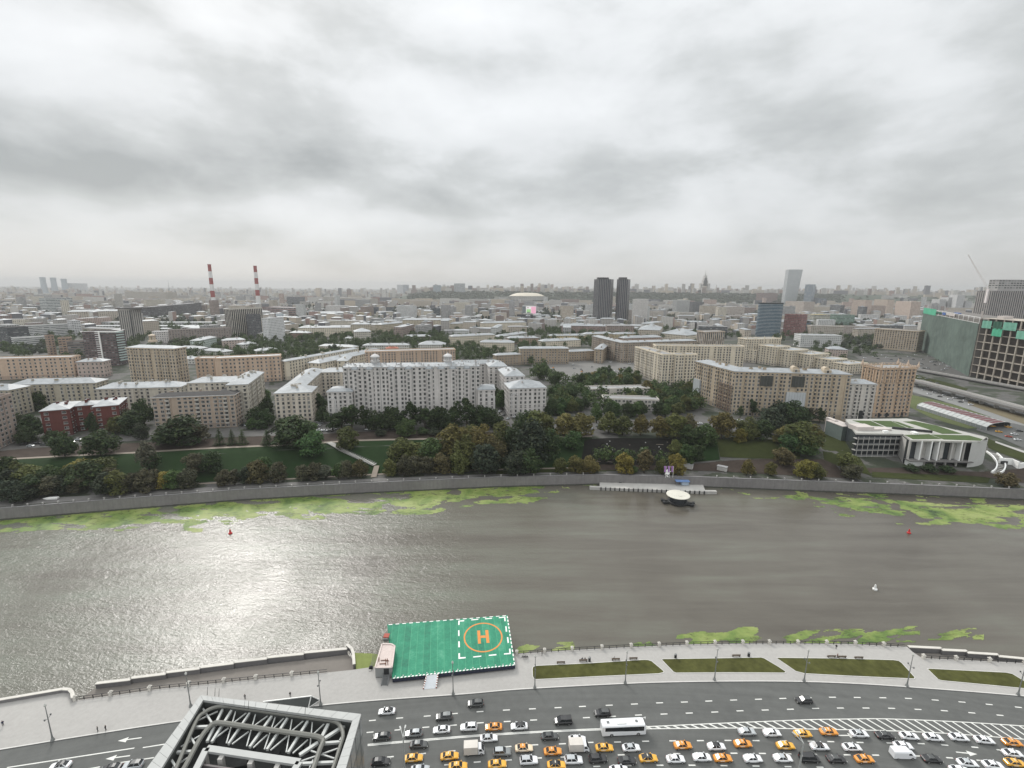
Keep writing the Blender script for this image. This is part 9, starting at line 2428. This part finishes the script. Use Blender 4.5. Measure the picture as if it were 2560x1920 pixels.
def far_facade():
 m = bpy.data.materials.new('far_facade'); m.use_nodes = True; g = NT(m.node_tree); b = m.node_tree.nodes['Principled BSDF']
 geo = g.n('NewGeometry'); isl = geo.outputs['Random Per Island']
 uv = g.n('UVMap').outputs[0]; sp = g.n('SeparateXYZ'); g.set(sp.inputs[0], uv)
 fu, fv = g.m('FRACT', sp.outputs[0]), g.m('FRACT', sp.outputs[1])
 w = g.m('MULTIPLY', g.m('MULTIPLY', g.m('GREATER_THAN', fu, .3), g.m('LESS_THAN', fu, .72)), g.m('MULTIPLY', g.m('GREATER_THAN', fv, .3), g.m('LESS_THAN', fv, .75)))
 col = g.ramp(isl, [(0, (.40, .35, .29)), (.18, (.32, .30, .28)), (.34, (.47, .45, .42)), (.5, (.22, .17, .15)), (.6, (.40, .38, .36)), (.75, (.12, .12, .13)), (.85, (.45, .38, .30)), (.95, (.30, .20, .17))], 'CONSTANT')
 g.set(b.inputs['Base Color'], g.mix(g.m('MULTIPLY', w, .75), col, (.06, .065, .07, 1))); b.inputs['Roughness'].default_value = .85
 return m
def far_city():
 rr = random.Random(99); mf = far_facade()
 roofs = [M_ROOFW, M_ROOFG, M_ROOFG, M_ROOFW]
 placed = []
 def ok(q, r): 
  for x, y, r2, fp in USED_FP:
   if (q.x - x) ** 2 + (q.y - y) ** 2 < (r + r2 * .75) ** 2: return False
  return all((q.x - x) ** 2 + (q.y - y) ** 2 > (r + r2) ** 2 for x, y, r2 in placed)
 names = {0: ('beige', (.40, .35, .29)), 1: ('grey', (.30, .295, .29)), 2: ('cream', (.47, .43, .36)), 3: ('white', (.47, .47, .46)), 4: ('brown', (.24, .19, .165)), 5: ('dark', (.11, .11, .115)), 6: ('pinkish', (.38, .29, .25))}
 def boxy(mb, q, w, d, h, a, pitched):
  ca, sa = math.cos(a), math.sin(a)
  fp = [Vector((q.x + x * ca - y * sa, q.y + x * sa + y * ca)) for x, y in ((-w / 2, -d / 2), (w / 2, -d / 2), (w / 2, d / 2), (-w / 2, d / 2))]
  wall_quads(mb, fp, q.z, q.z + h, 4.2, 3.6, 0)
  if pitched: hip(mb, fp, q.z + h, 1, over=.5, h=2.4)
  else:
   mb.face([(p.x, p.y, q.z + h) for p in fp], 1)
   if rr.random() < .6: s = rr.uniform(-.3, .3); c = fp[0].lerp(fp[1], .5 + s); mb.box((c.x + (fp[3] - fp[0]).x * .5, c.y + (fp[3] - fp[0]).y * .5, q.z + h + 1.4), (min(8, w * .25), min(6, d * .4), 2.8), rz=a, m=1)
  return fp
 SEC = [(430, 'left'), (720, 'left of the white tower'), (1100, 'behind the white block'), (1480, 'round the stadium approach'), (1850, 'right of the black towers'), (9999, 'at the right')]
 n = tries = 0
 while n < 262 and tries < 9000:
  tries += 1
  x = rr.uniform(-10, 2480); y = 742 + 108 * rr.random() ** 1.5
  q = G(x, y)
  if q.y > 4000 or q.y < 560 or q.z > 13: continue
  w, d = rr.uniform(25, 85), rr.uniform(13, 22); h = rr.choice((9, 12, 16, 18, 22, 26)) if q.y < 1500 else rr.choice((10, 14, 18, 24, 30, 36, 48))
  if rr.random() < .12 and q.y > 1300: w, h = rr.uniform(18, 28), rr.uniform(45, 70)
  r = (w + d) * .30
  if not ok(q, r): continue
  k = rr.choice((0, 0, 1, 1, 2, 3, 3, 4, 5, 6)); nm, c = names[k]; pitched = h < 26 and rr.random() < .55
  mb = MB(); boxy(mb, q, w, d, h, rr.choice((0, .2, -.25, .6, 1.45, 1.3)), pitched)
  o = mb.build('far_building', [M_FACE if k != 5 else M_FACE3, rr.choice(roofs)]); o.color = (*c, 1)
  where = next(s for e, s in SEC if x < e); dist = 'nearer' if q.y < 1100 else 'hazy' if q.y < 2200 else 'faint'
  size = 'tower' if h > 40 else 'long low block' if w > 55 and h < 20 else 'block'
  tag(o, f'{dist} {nm} {size} with {"pale pitched" if pitched else "flat"} roof, {where}', 'building', f'far buildings {where}')
  placed.append((q.x, q.y, r)); n += 1
 # everything farther: one mass
 mb = MB()
 for _ in range(2600):
  yy = 2300 * (13000 / 2300) ** (rr.random() ** .8); k = rr.uniform(-1.12, 1.12); q = Vector((k * yy, yy, 0)); q.z = hz(q.x, q.y)
  if 3250 < yy < 4350 and q.z > 13 and k < .72: continue
  if -.02 < k < .09 and 3300 < yy < 3950: continue
  if yy < 4200: h = rr.choice((12, 16, 20, 26, 30, 40))
  else: h = rr.choice((18, 24, 30, 36, 45, 55)) if rr.random() < .9 else rr.uniform(60, 95)
  w = rr.uniform(30, 130) if h < 45 else rr.uniform(22, 45)
  boxy(mb, q, w, rr.uniform(14, 25), h, rr.uniform(-.3, .3), False)
 tag(mb.build('distant_city', [mf, M_ROOFG]), 'hazy mass of far city blocks reaching to the horizon', kind='stuff')
 # the packed small houses, halls and sheds between the named blocks
 mb = MB(); k_ = 0
 for _ in range(5200):
  x = rr.uniform(-20, 2480); y = 744 + 92 * rr.random() ** 1.35
  q = G(x, y)
  if q.y > 3250 or q.z > 13: continue
  w, d = (rr.uniform(13, 42), rr.uniform(11, 18)) if rr.random() < .84 else (rr.uniform(40, 80), rr.uniform(20, 40))
  if not ok(q, w * .34) or not clear(q, 3): continue
  h = rr.choice((7, 10, 14, 16, 18, 22, 26, 30)) if d < 19 else rr.uniform(7, 12)
  a = rr.choice((0, .12, -.15, .5, -.6, 1.5, 1.4, 1.2))
  boxy(mb, q, w, d, h, a, rr.random() < .55); k_ += 1
  placed.append((q.x, q.y, w * .22))
  if k_ > 1150: break
 tag(mb.build('low_city', [mf, M_ROOFW]), 'packed pale low houses, halls and sheds in the hazy middle distance', kind='stuff')
far_city()
# ================================================================ haze over everything
def haze():
 m = bpy.data.materials.new('haze_air'); m.use_nodes = True; t = m.node_tree; t.nodes.clear()
 v = t.nodes.new('ShaderNodeVolumePrincipled'); o = t.nodes.new('ShaderNodeOutputMaterial'); t.links.new(v.outputs[0], o.inputs['Volume'])
 v.inputs['Color'].default_value = (.66, .67, .675, 1); v.inputs['Density'].default_value = 7.5e-5; v.inputs['Anisotropy'].default_value = .2
 mb = MB(); mb.box((0, 12700, 150), (60000, 26600, 318)); mb_o = mb.build('haze', m)
 tag(mb_o, 'pale haze in the air over river and city', kind='stuff')
haze()
